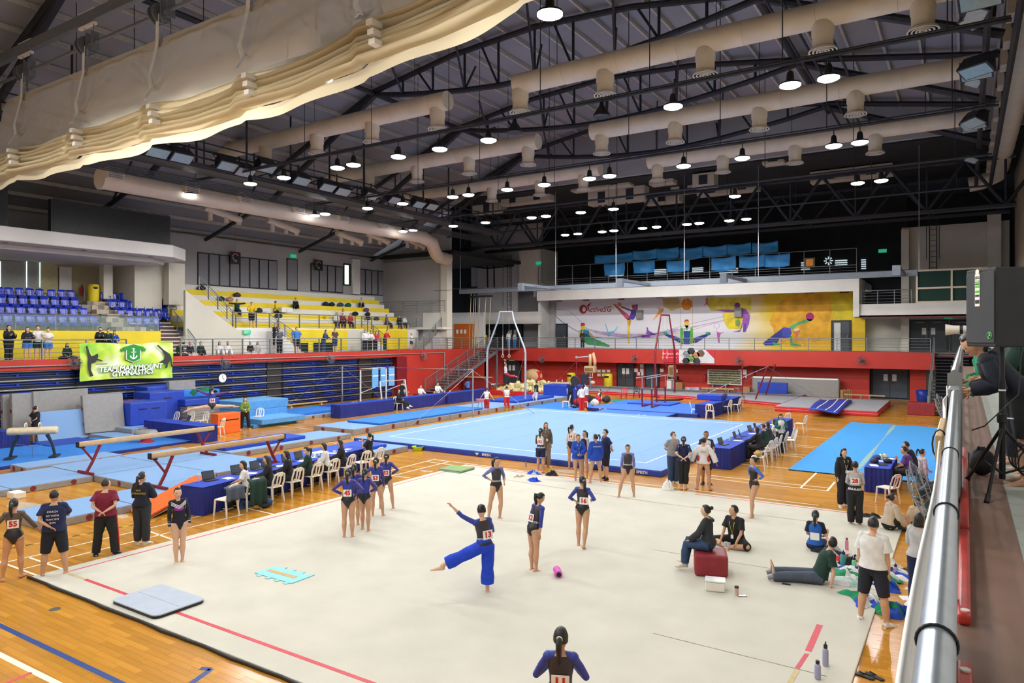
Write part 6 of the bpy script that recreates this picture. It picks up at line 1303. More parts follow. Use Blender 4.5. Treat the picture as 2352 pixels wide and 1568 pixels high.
def person(label,u=0,v=0,h=1.6,a=0.,xy=None,z=0.,arms=('down','down'),legs=('stand','stand'),lean=(0,0),head=(0,0),male=False,skin=0,hair='pony',hm=None,top=None,sleeve=1.,top2=None,slv=None,bottom=None,blen=1.,shoes=None,loose=.012,bib=None,bibside=-1,hipz=None,group='people in the hall',vox=None,lan=None,mask=None,leo=False,jlen=0.,extra=None,head_abs=None,bibf=.24,bibx=0.,hood=None,twist=0.,boots=None,fat=1.,feet=None,wide=False,socks=None):
    x,y=xy or G(u,v,z)
    rz=math.atan2(y,x)-R(a)-math.pi/2
    t=thing('person',label,'person',(x,y,z),rz,group=group)
    s=h/1.7;dist=math.hypot(x,y);X,Yv,U=V(1,0,0),V(0,1,0),V(0,0,1)
    vox=vox or max(.0105,min(.03,dist*.00085))
    nn=12 if dist<24 else 8
    # --- skeleton
    hipw=.085*s;spine=(Euler((R(-lean[0]),R(lean[1]),0)).to_matrix()@U);
    TW=Matrix.Rotation(R(twist),3,'Z');SX=Euler((R(-lean[0]),R(lean[1]),0)).to_matrix()@(TW@X);SY=spine.cross(SX)
    J={}
    for i,sd in enumerate((1,-1)):
        lg=legs[i];th,sh=LEG[lg] if isinstance(lg,str) else lg
        th=V(th[0]*sd,th[1],th[2]).normalized();sh=V(sh[0]*sd,sh[1],sh[2]).normalized()
        hp=V(sd*hipw,0,0);kn=hp+th*.425*s;an=kn+sh*.40*s
        J['hp',sd],J['kn',sd],J['an',sd]=hp,kn,an
        fd=(feet[i] if feet and feet[i] else None)
        if fd is None:
            if abs(sh.z)<.35 and sh.y>.5:fd=(.1*sd,.35,.95)
            elif lg=='kneel':fd=(0,-1,-.1)
            elif lg=='cross':fd=(-.6*sd,.7,.0)
            elif lg=='back':fd=(.1*sd,.8,-.55)
            else:fd=(.42*sd,1,-.06)
        fd=V(*fd).normalized();J['fd',sd]=fd
        J['heel',sd]=an-U*.05*s-fd*.05*s if abs(fd.z)<.6 else an+sh*.03*s
    low=min(min(J['an',1].z,J['an',-1].z)-.075*s,min((J['an',q]+J['fd',q]*.14*s).z-.03 for q in (1,-1)))
    hz=hipz if hipz is not None else -low
    for k in list(J):
        if k[0] in ('hp','kn','an','heel'):J[k]=J[k]+U*hz
    P0=U*hz
    def sp(f): return P0+spine*(f*s)
    sw=(.175 if male else .155)*s
    for i,sd in enumerate((1,-1)):
        ar=arms[i];ua,fa=ARM[ar] if isinstance(ar,str) else ar
        bas= lambda q:(SX*(q[0]*sd)+SY*q[1]+spine*q[2]).normalized()
        J['sh',sd]=sp(.485)+SX*sd*sw;J['el',sd]=J['sh',sd]+bas(ua)*.275*s;J['wr',sd]=J['el',sd]+bas(fa)*.235*s;J['fa',sd]=bas(fa);J['ua',sd]=bas(ua)
    nb=sp(.545);HM=Euler((R(head[1]-lean[0]*.35),0,R(-head[0]))).to_matrix()
    hc=nb+(spine*.6+U*.4).normalized()*.135*s+HM@V(0,.012*s,0);HX,HY,HZ_=HM@X,HM@Yv,HM@U
    hr=(.078*s,.099*s,.115*s)
    # --- torso rings: f, half width, half depth, forward offset
    W=fat
    if male:T=[(-.11,.07,.06,-.01),(-.03,.15*W,.105*W,-.01),(.05,.158*W,.112*W,-.005),(.16,.145*W,.105*W,0),(.28,.155*W,.11*W,0),(.40,.172*W,.118*W,0),(.47,.168,.10,-.005),(.52,.12,.075,-.01),(.56,.058,.058,-.005)]
    else:T=[(-.11,.07,.06,-.01),(-.03,.16*W,.118*W,-.02),(.05,.165*W,.118*W,-.014),(.17,.12*W,.086*W,0),(.28,.125*W,.092*W,.005),(.38,.143*W,.108*W,.012),(.46,.15,.088,0),(.515,.105,.066,-.008),(.555,.05,.05,-.003)]
    def trings(off,f0=-9,f1=9,n=14): return [ell_ring(sp(f)+SY*(o*s),SX,SY,w*s+off,d*s+off,n) for f,w,d,o in T if f0<=f<=f1]
    # --- body, one continuous skin after voxel remeshing
    b=MB();b.loft(trings(0))
    b.path([sp(.52),nb+spine*.02*s,hc-HZ_*.05*s],[.056*s,.05*s if male else .044*s,.047*s],10)
    b.ell(hc+HZ_*.012*s,(hr[0],hr[1],hr[2]*.93),HM,14,10);b.ell(hc+HY*.024*s-HZ_*.05*s,(.055*s,.062*s,.062*s),HM,12,8)
    b.ell(hc+HY*.094*s-HZ_*.012*s,(.013*s,.02*s,.024*s),HM,8,6)
    for sd in (1,-1):b.ell(hc+HX*sd*.075*s-HZ_*.005*s-HY*.005*s,(.012*s,.02*s,.03*s),HM,8,6)
    LR=(.102*W,.086*W,.056,.066,.037) if not male else (.096*W,.082*W,.06,.062,.042)
    for sd in (1,-1):
        hp,kn,an,fd=J['hp',sd],J['kn',sd],J['an',sd],J['fd',sd];sh=(an-kn).normalized();th=(kn-hp).normalized()
        b.path([hp-th*.02*s,hp.lerp(kn,.35),kn,kn.lerp(an,.3)-Yv*.014*s,kn.lerp(an,.75),an],[LR[0]*s,LR[1]*s,LR[2]*s,LR[3]*s,LR[4]*1.12*s,LR[4]*s],12);b.ell(hp,(.088*s*W,.09*s*W,.09*s),None,10,8)
        side=fd.cross(U if abs(fd.z)<.8 else Yv).normalized();up=side.cross(fd).normalized()
        hl=an-up*.045*s
        b.loft([ell_ring(hl+fd*q*s+up*oz*s,side,up,w*s,d*s,10) for q,w,d,oz in ((-.07,.018,.018,.0),(-.055,.036,.034,0),(.02,.04,.042,.004),(.11,.049,.029,-.01),(.175,.052,.018,-.02),(.22,.032,.011,-.024))])
        b.path([an+(-sh)*.02*s,hl+fd*.01*s],[LR[4]*s,.034*s],8)
        shd,el,wr,fa=J['sh',sd],J['el',sd],J['wr',sd],J['fa',sd]
        b.ell(shd-SX*sd*.012*s,(.058*s,.055*s,.058*s),None,10,8);b.path([sp(.47)+SX*sd*.06*s,shd-SX*sd*.01*s,shd.lerp(el,.45),el,el.lerp(wr,.35),wr],[.055*s,.05*s,.041*s*W,.035*s,.036*s,.024*s],10)
        b.ell(wr+fa*.045*s,(.022*s,.022*s,.05*s),fa.to_track_quat('Z','Y').to_matrix(),8,6)
    body=b.build('body',SK[skin],t,smooth=True,local=True)
    rm=body.modifiers.new('r','REMESH');rm.mode='VOXEL';rm.voxel_size=vox;rm.use_smooth_shade=True
    smo=body.modifiers.new('s','SMOOTH');smo.factor=.5;smo.iterations=3 if vox<.02 else 1
    # fingers, added to the remeshed body
    fg=MB()
    for sd in (1,-1):
        wr,fa=J['wr',sd],J['fa',sd];pal=wr+fa*.075*s;side=fa.cross(SX).normalized() if abs(fa.dot(SX))<.9 else fa.cross(U).normalized();nrm=fa.cross(side).normalized()*(-sd)
        for k,(o,l) in enumerate(((-.024,.055),(-.008,.066),(.008,.07),(.023,.062))):
            p=pal+side*o*s;q=p+fa*l*.55*s-nrm*.006*s;fg.path([p-fa*.02*s,q,q+fa*l*.4*s+nrm*.02*s],[.0095*s,.0088*s,.0065*s],5)
        p=wr+fa*.03*s+side*.024*s;fg.path([p,p+(fa*.6+side*.7).normalized()*.035*s,p+(fa+side*.45).normalized()*.062*s],[.011*s,.0095*s,.007*s],5)
    BAKE.append((body,fg))
    # --- face
    f=MB()
    for sd in (1,-1):f.ell(hc+HY*.083*s+HX*sd*.031*s+HZ_*.012*s,(.0135*s,.008*s,.006*s),HM,8,5,mi=0);f.ell(hc+HY*.083*s+HX*sd*.031*s+HZ_*.031*s,(.019*s,.007*s,.004*s),HM,8,4,mi=0)
    if not mask:f.ell(hc+HY*.083*s-HZ_*.057*s,(.02*s,.009*s,.006*s),HM,8,5,mi=1)
    f.build('facial_features',[M_eye,M_lip],t,smooth=True,local=True)
    # --- hair
    hm=hm or M_hair
    if hair:
        near=dist<12;H=MB();n,kx=(36,26) if near else (20,14);k=1.1 if hair!='short' else 1.08;lg_=hair in ('long','bob');lim=.28 if lg_ else .12
        def hp_(i,j):
            th_=math.pi*min(max(j,.001),.999);ph=2*math.pi*i;p=V(math.sin(th_)*math.cos(ph),math.sin(th_)*math.sin(ph),math.cos(th_))
            w_=min(max((lim+.25*p.z-p.y)*5,(p.z-.58)*6),1. if (lg_ and p.y<.1) else (p.z+(.5 if hair!='short' else .36))*5);w_=min(1.,max(0.,w_));q=.86+(k-.86)*w_*w_*(3-2*w_)+(.012*math.sin(ph*17+p.z*9)*w_ if near else 0)
            return hc+HZ_*.014*s+HX*(p.x*hr[0]*q*1.02)+HY*(p.y*hr[1]*q-.004*s)+HZ_*(p.z*hr[2]*q)
        H.grid(hp_,n,kx,closed=True);bk=hc-HY*hr[1]*1.05+HZ_*.03*s
        if hair=='pony':H.path([bk+HY*.015*s,bk-HY*.045*s,bk-HY*.055*s-U*.1*s,bk-HY*.03*s-U*.22*s,bk-HY*.015*s-U*.28*s],[.03*s,.036*s,.034*s,.024*s,.004*s],10)
        elif hair=='high':H.path([bk+HZ_*.05*s,bk-HY*.05*s+HZ_*.09*s,bk-HY*.09*s+HZ_*.02*s,bk-HY*.08*s-U*.13*s],[.028*s,.034*s,.03*s,.006*s],10)
        elif hair=='bun':H.ell(bk-HY*.02*s+HZ_*.05*s,(.045*s,.042*s,.042*s),None,12,8)
        elif hair in ('long','bob'):
            L=.34 if hair=='long' else .17
            H.loft([ell_ring(hc-HY*(.03+.02*q)*s+HZ_*(.05-q*L/.34*.34)*s+(-U)*0,HX,HY,(.082+.012*q)*s,(.055-.012*q)*s,14) for q in (0,.35,.7,1.0)])
        ho=H.build('hair',hm,t,smooth=True,local=True)
        if hair in ('pony','high','bun') and dist<30:MB().lathe(tuple(bk-HY*.012*s+HZ_*(.0 if hair=='pony' else .05)*s),[(.03*s,-.008),(.037*s,.0),(.03*s,.008)],14,HY.to_track_quat('Z','Y').to_matrix()).build('hair_tie',M_plw if PN%3 else mat('teal_tie','#2aa79a',.6),t,local=True)
    # --- clothes
    if bottom:
        bm=bottom;o_=min(loose,.024)+.004;B=MB();B.loft(trings(min(o_,.012),-9,.17))
        for sd in (1,-1):
            hp,kn,an=J['hp',sd],J['kn',sd],J['an',sd];ex=.03 if wide else 0.
            pts=[hp-(kn-hp)*.08,hp.lerp(kn,.3),hp.lerp(kn,.6),kn,kn.lerp(an,.4),kn.lerp(an,.97)];rs=[LR[0]*s+o_,LR[1]*1.05*s+o_+ex*.3,LR[1]*.92*s+o_+ex*.7,LR[2]*s+o_+ex,LR[3]*s+o_*1.1+ex*1.3,LR[4]*1.15*s+o_*1.3+ex*1.6]
            nb_=3 if blen<=.35 else (4 if blen<=.55 else 6)
            if nb_==3:pts[2]=hp.lerp(kn,blen*1.9)
            if blen in (.8,):pts[5]=kn.lerp(an,.7)
            if nb_==3:rs[2]+=.012
            B.path(pts[:nb_],rs[:nb_],nn)
        B.build('trousers' if blen>.55 else 'shorts',bm,t,smooth='auto',local=True)
    if top:
        C=MB();o_=.005 if leo else loose;n=16
        R_=trings(o_,-.05 if not leo else -9,.53,n)
        if leo:
            R_=[ell_ring(sp(f)+SY*(q*s),SX,SY,w*s+o_,d*s+o_,n) for f,w,d,q in ([] if bottom else [(-.125,.03,.075,-.012),(-.06,.07,.128,-.022),(.0,.13*W,.13*W,-.02)])+[(.06,.174*W,.124*W,-.016)]+[r_ for r_ in T if .1<r_[0]<=.53]]
        else:
            R_=[ell_ring(sp(f)+SY*(q*s),SX,SY,w*s+o_+(.012 if f<.1 else 0),d*s+o_+(.012 if f<.1 else 0),n) for f,w,d,q in [(.02-jlen,.158*W,.115*W,-.012)]+[r_ for r_ in T if .04<r_[0]<=.53]]
        nr=len(R_);lo=[r_ for r_ in R_]
        if top2:
            cut=(1 if bottom else 4) if leo else 3;C.loft(lo[:cut+1],mi=0);C.loft(lo[cut:],mi=1)
        else:C.loft(lo)
        sm_=2 if slv else (1 if top2 else 0)
        for sd in (1,-1):
            shd,el,wr=J['sh',sd],J['el',sd],J['wr',sd];r0=.0585*s+max(.005,o_*.45)
            C.ell(shd-SX*sd*.014*s,(r0,r0,r0),None,10,8,mi=sm_)
            C.path([sp(.50)+SX*sd*.035*s,shd-SX*sd*.014*s],[.056*s+o_*.4,.055*s+max(.005,o_*.4)],10,mi=sm_)
            if sleeve>0:
                pts=[sp(.46)+SX*sd*.07*s,shd-SX*sd*.012*s,shd.lerp(el,.5),el,el.lerp(wr,.5),wr];ex=0 if leo else .008
                rs=[.045*s+o_*.4,.05*s+o_*.5,.043*s*W+o_*.8+ex,.037*s+o_+ex,.036*s+o_+ex,.027*s+o_+ex]
                if sleeve<.5:pts=pts[:3];pts[2]=shd.lerp(el,max(.35,sleeve*1.6));rs=rs[:3];rs[2]+=.006
                elif sleeve<.9:pts=pts[:5];rs=rs[:5]
                C.path(pts,rs,nn,mi=sm_)
        if hood:C.path([sp(.5)-SY*.075*s-SX*.08*s,sp(.5)-SY*.12*s,sp(.5)-SY*.075*s+SX*.08*s],.045*s,8,mi=0)
        ms=[top,top2 or top,slv or top2 or top]
        C.build('leotard' if leo else ('jacket' if sleeve>.9 else 'shirt'),ms,t,smooth='auto',local=True)
    if socks or shoes:
        for sd in (1,-1):
            an,fd=J['an',sd],J['fd',sd];side=fd.cross(U if abs(fd.z)<.8 else Yv).normalized();up=side.cross(fd).normalized();hl=an-up*.045*s;S_=MB();e=1.28 if shoes else 1.08
            S_.loft([ell_ring(hl+fd*q*s+up*oz*s,side,up,w*s*e,d*s*e,10) for q,w,d,oz in ((-.065,.02,.02,.0),(-.05,.034,.036,0),(.02,.038,.042,.004),(.09,.042,.03,-.008),(.15,.042,.02,-.018),(.185,.028,.012,-.022))],mi=0)
            S_.path([hl+up*.02*s,an+up*(.03 if shoes else .09)*s*1.0],[.04*s,.042*s],10,mi=0)
            if shoes:S_.loft([ell_ring(hl+fd*q*s-up*.037*s,side,up,w*s*e,.01,10) for q,w in ((-.07,.02),(-.05,.036),(.02,.04),(.15,.043),(.19,.026))],mi=1)
            S_.build('shoe' if shoes else 'sock',[shoes or socks,M_plw],t,smooth='auto',local=True)
    def on(f,side_,off=0,w=.0):
        ff=min(T,key=lambda r_:abs(r_[0]-f)); return sp(f)+SY*((ff[3]+side_*ff[2])*s+side_*(off+(.006 if leo else loose)))
    if bib:
        c=on(bibf,bibside,.012)+SX*bibx*s;xx=SX*(1 if bibside<0 else -1);M=wmat(t)@basis(c,xx,spine);bo=MB().box((0,0,0),(.2*s,.17*s,.006))
        bo.v=[tuple(M@Vector(q)) for q in bo.v];bo=bo.build('number_bib',M_paper,t)
        if bib!=' ':text(bib,.15*s,M@Matrix.Translation((0,0,.006)),M_redpaint,bo,'numerals',bold=.006)
    if top2 is K_leog:MB().path(ell_ring(sp(.175),SX,SY,.122*s+.009,.088*s+.009,18),[(.018,.004)]*18,6,closed=True,up=tuple(spine)).build('silver_belt',mat('silver_sequin','#b9b6b4',.3,metal=.5,var=.5,scale=60),t,local=True)
    if lan:
        L_=MB();c=on(.2,1,.02);L_.path([nb-SX*.05*s-SY*.02,on(.46,1,.008)-SX*.06*s,c,on(.46,1,.008)+SX*.06*s,nb+SX*.05*s-SY*.02,nb-SY*.07*s],.007,5,closed=True);L_.build('lanyard',lan,t,local=True)
        MB().box(tuple(c-spine*.05*s+SY*.01),(.06,.012,.085)).build('badge',M_paper,t,local=True)
    if mask:
        MB().ell(hc+HY*.05*s-HZ_*.045*s,(.062*s,.055*s,.045*s),HM,12,8).build('face_mask',mask,t,smooth=True,local=True)
    p=Person();p.t=t;p.J=J;p.sp=sp;p.hc=hc;p.SX,p.SY,p.spine,p.s,p.on,p.HY,p.HX,p.HZ=SX,SY,spine,s,on,HY,HX,HZ_
    globals()['PN']+=1
    return p
def bake_bodies():
    bpy.context.view_layer.update();dg=bpy.context.evaluated_depsgraph_get()
    for o,fg in BAKE:
        me=bpy.data.meshes.new_from_object(o.evaluated_get(dg));vs=[tuple(v.co) for v in me.vertices];fs=[tuple(p.vertices) for p in me.polygons];k=len(vs)
        vs+=fg.v;fs+=[tuple(i+k for i in f) for f in fg.f]
        m2=bpy.data.meshes.new('body');m2.from_pydata([tuple(v) for v in vs],[],fs);m2.materials.append(o.data.materials[0]);m2.polygons.foreach_set('use_smooth',[True]*len(fs))
        old=o.data;o.modifiers.clear();o.data=m2;bpy.data.meshes.remove(old);bpy.data.meshes.remove(me)
def cl_(n,c,r=.85,**k): return mat('cloth_'+n,c,r,var=k.pop('var',.08),scale=10,bump=.12,bscale=60,**k)
K_blk=cl_('black','#17181b');K_navy=cl_('navy','#14204a');K_dnavy=cl_('dark_navy','#161c2c');K_pur=cl_('purple','#3b2f86',.5);K_lpur=cl_('lilac','#6d74b8',.5);K_wht=cl_('white','#dcdcda');K_mar=cl_('maroon','#7a1834');K_grey=cl_('grey','#8c8f93');K_dgr=cl_('charcoal','#2b2f34');K_blu=cl_('blue','#1746b0');K_pant=cl_('bright_blue','#1440c8');K_grn=cl_('teal_green','#0f5a4c');K_oli=cl_('olive','#6f8a3a');K_red=cl_('red','#c0202e');K_yel=cl_('yellow','#e0c020');K_beige=cl_('beige','#c4b4a0');K_jean=cl_('denim','#2c4468');K_leo=cl_('leotard_black','#16171c',.4);K_leog=cl_('leotard_grey','#302d38',.45);K_leop=cl_('leotard_indigo','#2a3c9c',.5);K_vio=cl_('violet','#5a3a86');K_brn=cl_('brown','#4a3a30');K_slate=cl_('slate','#4a5464');K_sheer=cl_('sheer','#5a4f46',.6);K_lgr=cl_('light_grey','#b5b5b8');K_green=cl_('green','#0d8a5c');K_dgreen=cl_('dark_green','#12352c');K_sky=cl_('sky','#3a78c8')
M_lany=mat('yellow_lanyard','#e6cf1c',.6);M_lanr=mat('red_lanyard','#c8402c',.6);M_mask=mat('white_mask','#e4e6ea',.8,var=.02);M_maskk=mat('black_mask','#1c1c20',.8)
# ---- gymnasts and coaches on and around the cream carpet
GY='gymnasts on the cream carpet';CO='coaches and officials'
person('gymnast with number 55 and teal hair tie at the left picture edge, seen from behind',32,1332,1.55,8,legs=('fwd','apart'),arms=('away','away'),leo=True,top=K_leo,top2=K_sheer,slv=K_sheer,sleeve=.8,skin=1,bib='55',group=GY,head=(15,0),bibf=.3)
p=person('barefoot coach in navy t-shirt and shorts with one hand at his chin',125,1322,1.66,10,arms=('chin','behind'),legs=('apart','apart'),male=True,top=K_navy,sleeve=.4,bottom=K_dnavy,blen=.5,skin=1,hair='short',loose=.035,lan=M_lany,group=CO,head=(20,0),fat=1.08)
for k,(s_,z_,sz) in enumerate((('COACH',.42,.05),('FIT WITH',.34,.05),('TEAM 2024',.27,.045),('GYM',.2,.05))):text(s_,sz,wmat(p.t)@basis(p.sp(z_)-p.SY*(.165*p.s+.035),p.SX,p.spine),M_paper,p.t,'shirt_lettering')
p=person('coach in maroon t-shirt with hands behind his back and yellow lanyard',243,1276,1.62,18,arms=('behind','behind'),legs=('apart','apart'),male=True,top=K_mar,sleeve=.4,bottom=K_blk,shoes=K_navy,hair='short',hm=M_hairb,loose=.035,lan=M_lany,group=CO,head=(25,0),fat=1.15)
for sd in (1,):MB().path([p.J['hp',sd]+p.SX*.13,p.J['kn',sd]+p.SX*.095,p.J['an',sd]+p.SX*.085],[(.008,.03)]*3,6).build('side_stripe',K_red,p.t,local=True)
p=person('woman in dark green-navy jacket and charcoal trousers with folded arms',326,1249,1.6,28,arms=('fold','fold'),top=K_dnavy,bottom=K_dgr,shoes=K_wht,hair='pony',hm=M_hairb,loose=.04,group=CO,head=(15,0))
for k,s_ in enumerate(('MGS','GYMNASTICS')):text(s_,.055,wmat(p.t)@basis(p.sp(.4-.07*k)-p.SY*(.108*p.s+.055),p.SX,p.spine),mat('gold_print','#c9a92c',.6),p.t,'jacket_lettering')
p=person('gymnast in navy leotard with white chevrons and magenta chest facing the camera',412,1294,1.55,172,legs=('narrow','narrow'),arms=('down','down'),leo=True,top=K_dnavy,skin=0,group=GY,lean=(0,3))
for k,f in enumerate((.47,.44,.41)):MB().path([p.sp(f+.04)-p.SX*.15*p.s+p.SY*.06,p.sp(f)-p.SX*.08*p.s+p.SY*.118*p.s,p.sp(f-.05)+p.SY*.135*p.s,p.sp(f)+p.SX*.08*p.s+p.SY*.118*p.s,p.sp(f+.04)+p.SX*.15*p.s+p.SY*.06],.008,5).build('white_chevron',K_wht,p.t,local=True)
MB().ell(p.sp(.36)+p.SY*.085*p.s,(.105*p.s,.045,.055),Matrix((p.SX,p.SY,p.spine)).transposed(),14,8).build('magenta_panel',cl_('magenta','#a01ab0',.5),p.t,smooth=True,local=True)
for sd in (1,-1):
    for f in (.35,.55,.75):q=p.J['el',sd].lerp(p.J['wr',sd],f);MB().lathe(tuple(q),[(.039*p.s,-.008),(.041*p.s,0),(.039*p.s,.008)],10,p.J['fa',sd].to_track_quat('Z','Y').to_matrix()).build('sleeve_stripe',K_wht,p.t,local=True)
for lab,u,v,h,a_,kw in (('gymnast with number 45 in purple leotard, hands on hips',800,1236,1.58,12,dict(bib='45',arms=('hips','hips'))),('gymnast in purple leotard with one hand on hip right of number 45',838,1222,1.5,20,dict(arms=('hips','down'),legs=('stand','fwd'))),('gymnast with number 53 in purple leotard',864,1187,1.52,12,dict(bib='53',arms=('down','hips'),legs=('apart','stand'))),('gymnast with number 52 in purple leotard with elbow out',888,1170,1.5,10,dict(bib='52',arms=('hips','down'),legs=('apart','apart'))),('gymnast in purple leotard standing half hidden behind number 45',814,1208,1.5,15,dict(arms=('down','hips')))):
    person(lab,u,v,h,a_,leo=True,top=K_leo,top2=K_leop,slv=K_pur,skin=1,group='gymnasts in purple leotards',**kw)
person('gymnast in black leotard with grey chest walking with bent elbows',1140,1192,1.57,155,arms=('hips',((.4,-.3,-.8),(-.3,.7,-.4))),legs=(((.22,.0,-1),(.12,-.05,-1)),((.02,.25,-1),(-.05,-.1,-1))),leo=True,top=K_leo,top2=K_leog,slv=K_lpur,sleeve=.8,skin=1,group=GY,head=(-20,0))
p=person('gymnast with number 13 in bright blue trousers lifting one leg sideways with arm raised',1112,1363,1.6,-25,arms=(((.3,.3,-.8),(-.3,.6,.2)),((.85,.45,.62),(.6,.3,.75))),legs=('narrow',((.92,.5,-.52),(.9,.4,-.45))),lean=(2,-4),leo=True,top=K_leo,top2=K_leog,slv=K_leop,sleeve=.8,bottom=K_pant,loose=.018,wide=True,blen=.8,skin=0,hair='bun',bib='13',bibx=.05,group=GY,head=(10,-15),feet=(None,(-.85,.5,-.05)))
person('gymnast with number 12 bending her head forward beside the pink roller',1226,1312,1.55,55,arms=('down','down'),legs=('stand','narrow'),lean=(14,0),head=(10,-30),leo=True,top=K_leo,top2=K_leog,slv=K_leop,sleeve=.8,skin=1,bib='12',bibx=-.05,group=GY)
person('gymnast with number 16 stepping away with bent elbows',1338,1256,1.55,18,arms=(((.6,-.3,-.7),(-.5,.8,-.2)),((.6,-.1,-.8),(-.3,.7,-.4))),legs=('back','stand'),leo=True,top=K_leo,top2=K_leog,slv=K_leop,sleeve=.8,skin=1,bib='16',bibx=.06,group=GY,head=(-40,0))
person('gymnast in black and lilac leotard standing with feet apart facing the camera',1442,1143,1.53,175,legs=('wide','apart'),arms=('down','down'),leo=True,top=K_leo,top2=K_leog,slv=K_lpur,sleeve=.8,skin=1,group=GY,head=(5,-8))
person('gymnast in black leotard with blue sleeves and hand on hip near the white court lines',1731,1189,1.55,-120,arms=('hips','hips'),legs=('stand','fwd'),leo=True,top=K_leo,top2=K_leo,slv=cl_('azure','#3a62c8',.5),sleeve=.8,skin=1,group=GY,head=(10,0),hair='bun')
person('gymnast with number 11 in the near foreground, cut by the picture bottom',1288,1790,1.58,3,arms=(((.45,.2,-.85),(-.5,.8,.1)),((.45,.2,-.85),(-.5,.8,.1))),leo=True,top=K_leo,top2=K_leog,slv=K_leop,skin=1,bib='11',group=GY,head=(6,-6))
# group by the light blue floor
FG='people beside the light blue floor'
person('girl with number 32 in white top and navy shorts',1242,1085,1.5,15,top=cl_('pale_lilac','#b9b0ae'),top2=K_wht,slv=K_sheer,sleeve=1,leo=True,bottom=K_navy,blen=.35,bib='32',bibf=.3,skin=1,group=FG,arms=('down','front'))
person('girl in grey-brown jacket with yellow trim behind number 32',1254,1072,1.57,165,top=cl_('taupe','#5d534e'),bottom=cl_('taupe_trouser','#8a7a68'),loose=.025,lan=mat('gold_trim','#c9a54a',.6),group=FG,skin=1,hair='long')
person('girl with number 34 in white top',1313,1076,1.53,25,top=K_dnavy,top2=K_wht,leo=True,bib='34',bibf=.36,skin=1,group=FG,head=(30,0));person('girl in open royal blue jacket facing the camera',1328,1106,1.5,170,top=K_blu,loose=.045,jlen=.08,arms=('lap','lap'),skin=1,group=FG,lan=mat('gold_stripe','#cdb65a',.6));person('girl in black and white leotard touching her chin behind the blue jacket',1343,1095,1.52,-140,top=K_blk,slv=K_lgr,leo=True,arms=('chin','down'),skin=1,group=FG)
p=person('girl in royal blue jacket seen from behind',1368,1110,1.55,-20,top=K_blu,loose=.05,jlen=.1,skin=1,group=FG,arms=('down','down'),hair='high',head=(-35,0),legs=('apart','apart'));text('GYMNASTICS',.045,wmat(p.t)@basis(p.sp(.4)-p.SY*(.108*p.s+.065),p.SX,p.spine),M_paper,p.t,'jacket_lettering')
person('masked man in navy t-shirt and shorts with yellow lanyard',1391,1101,1.62,-110,male=True,top=K_navy,sleeve=.45,bottom=K_dnavy,blen=.5,shoes=K_blk,hair='short',loose=.04,lan=M_lany,mask=M_mask,arms=('behind','behind'),group=FG,head=(0,0))
person('masked man in grey t-shirt and jeans with red lanyard',1546,1110,1.62,150,male=True,top=K_grey,sleeve=.4,bottom=K_jean,shoes=K_wht,hair='short',hm=M_hairg,loose=.035,lan=M_lanr,mask=M_mask,arms=('behind','behind'),group=CO,fat=1.05,head=(-30,0))
p=person('woman in navy polo and black leggings with hands behind her back',1570,1124,1.6,0,top=K_navy,sleeve=.42,bottom=K_blk,blen=.8,loose=.022,arms=('behind','behind'),legs=('narrow','narrow'),group=CO)
for sd in (1,-1):MB().path([p.J['sh',sd]-p.SY*.065+p.spine*.02,p.J['sh',sd]-p.SY*.085-p.spine*.12-p.SX*sd*.01],[.012,.012],5).build('white_piping',K_wht,p.t,local=True)
p=person('gymnast wearing a white jacket with red panels over her shoulders',1616,1125,1.58,5,top=K_wht,loose=.045,jlen=.04,arms=(((.5,-.05,-.8),(.35,0,-.9)),((.5,-.05,-.8),(.35,0,-.9))),skin=1,group=CO,legs=('apart','apart'),hair='bun')
for sd in (1,-1):MB().ell(p.sp(.1)+p.SX*sd*.15*p.s-p.SY*.05,(.05,.09,.12),None,10,8).build('red_panel',K_red,p.t,smooth=True,local=True)
text('TEAM',.07,wmat(p.t)@basis(p.sp(.36)-p.SY*(.108*p.s+.06),p.SX,p.spine),M_redpaint,p.t,'jacket_lettering')
person('man in navy and white shirt leaning on the table behind the white jacket',1622,1112,1.66,175,male=True,top=K_dnavy,top2=K_wht,slv=K_navy,sleeve=.45,bottom=K_dnavy,blen=.5,shoes=K_blk,arms=('chin','type'),hair='short',skin=2,group=CO)
person('masked woman in green cardigan and dark trousers holding a tablet',1793,1040,1.56,165,top=K_wht,slv=K_grn,bottom=K_dgr,shoes=K_brn,mask=cl_('grey_mask','#8a8fa0'),arms=('hold','hold'),hair='bob',hm=M_hairb,loose=.03,group=CO,jlen=.05,head=(0,-25))
person('woman with dark headscarf and black cardigan',1938,1163,1.58,150,top=K_blk,bottom=K_dnavy,shoes=K_wht,hair='bob',loose=.035,arms=('down','front'),group=CO,lan=mat('white_shirt_front','#dadada',.7),jlen=.06,head=(0,-10));person('girl with number 28 in white top and black trousers',1964,1206,1.56,0,top=K_lgr,leo=True,bottom=K_blk,loose=.03,bib='28',bibf=.3,arms=('front','front'),hair='bun',skin=1,group=CO)
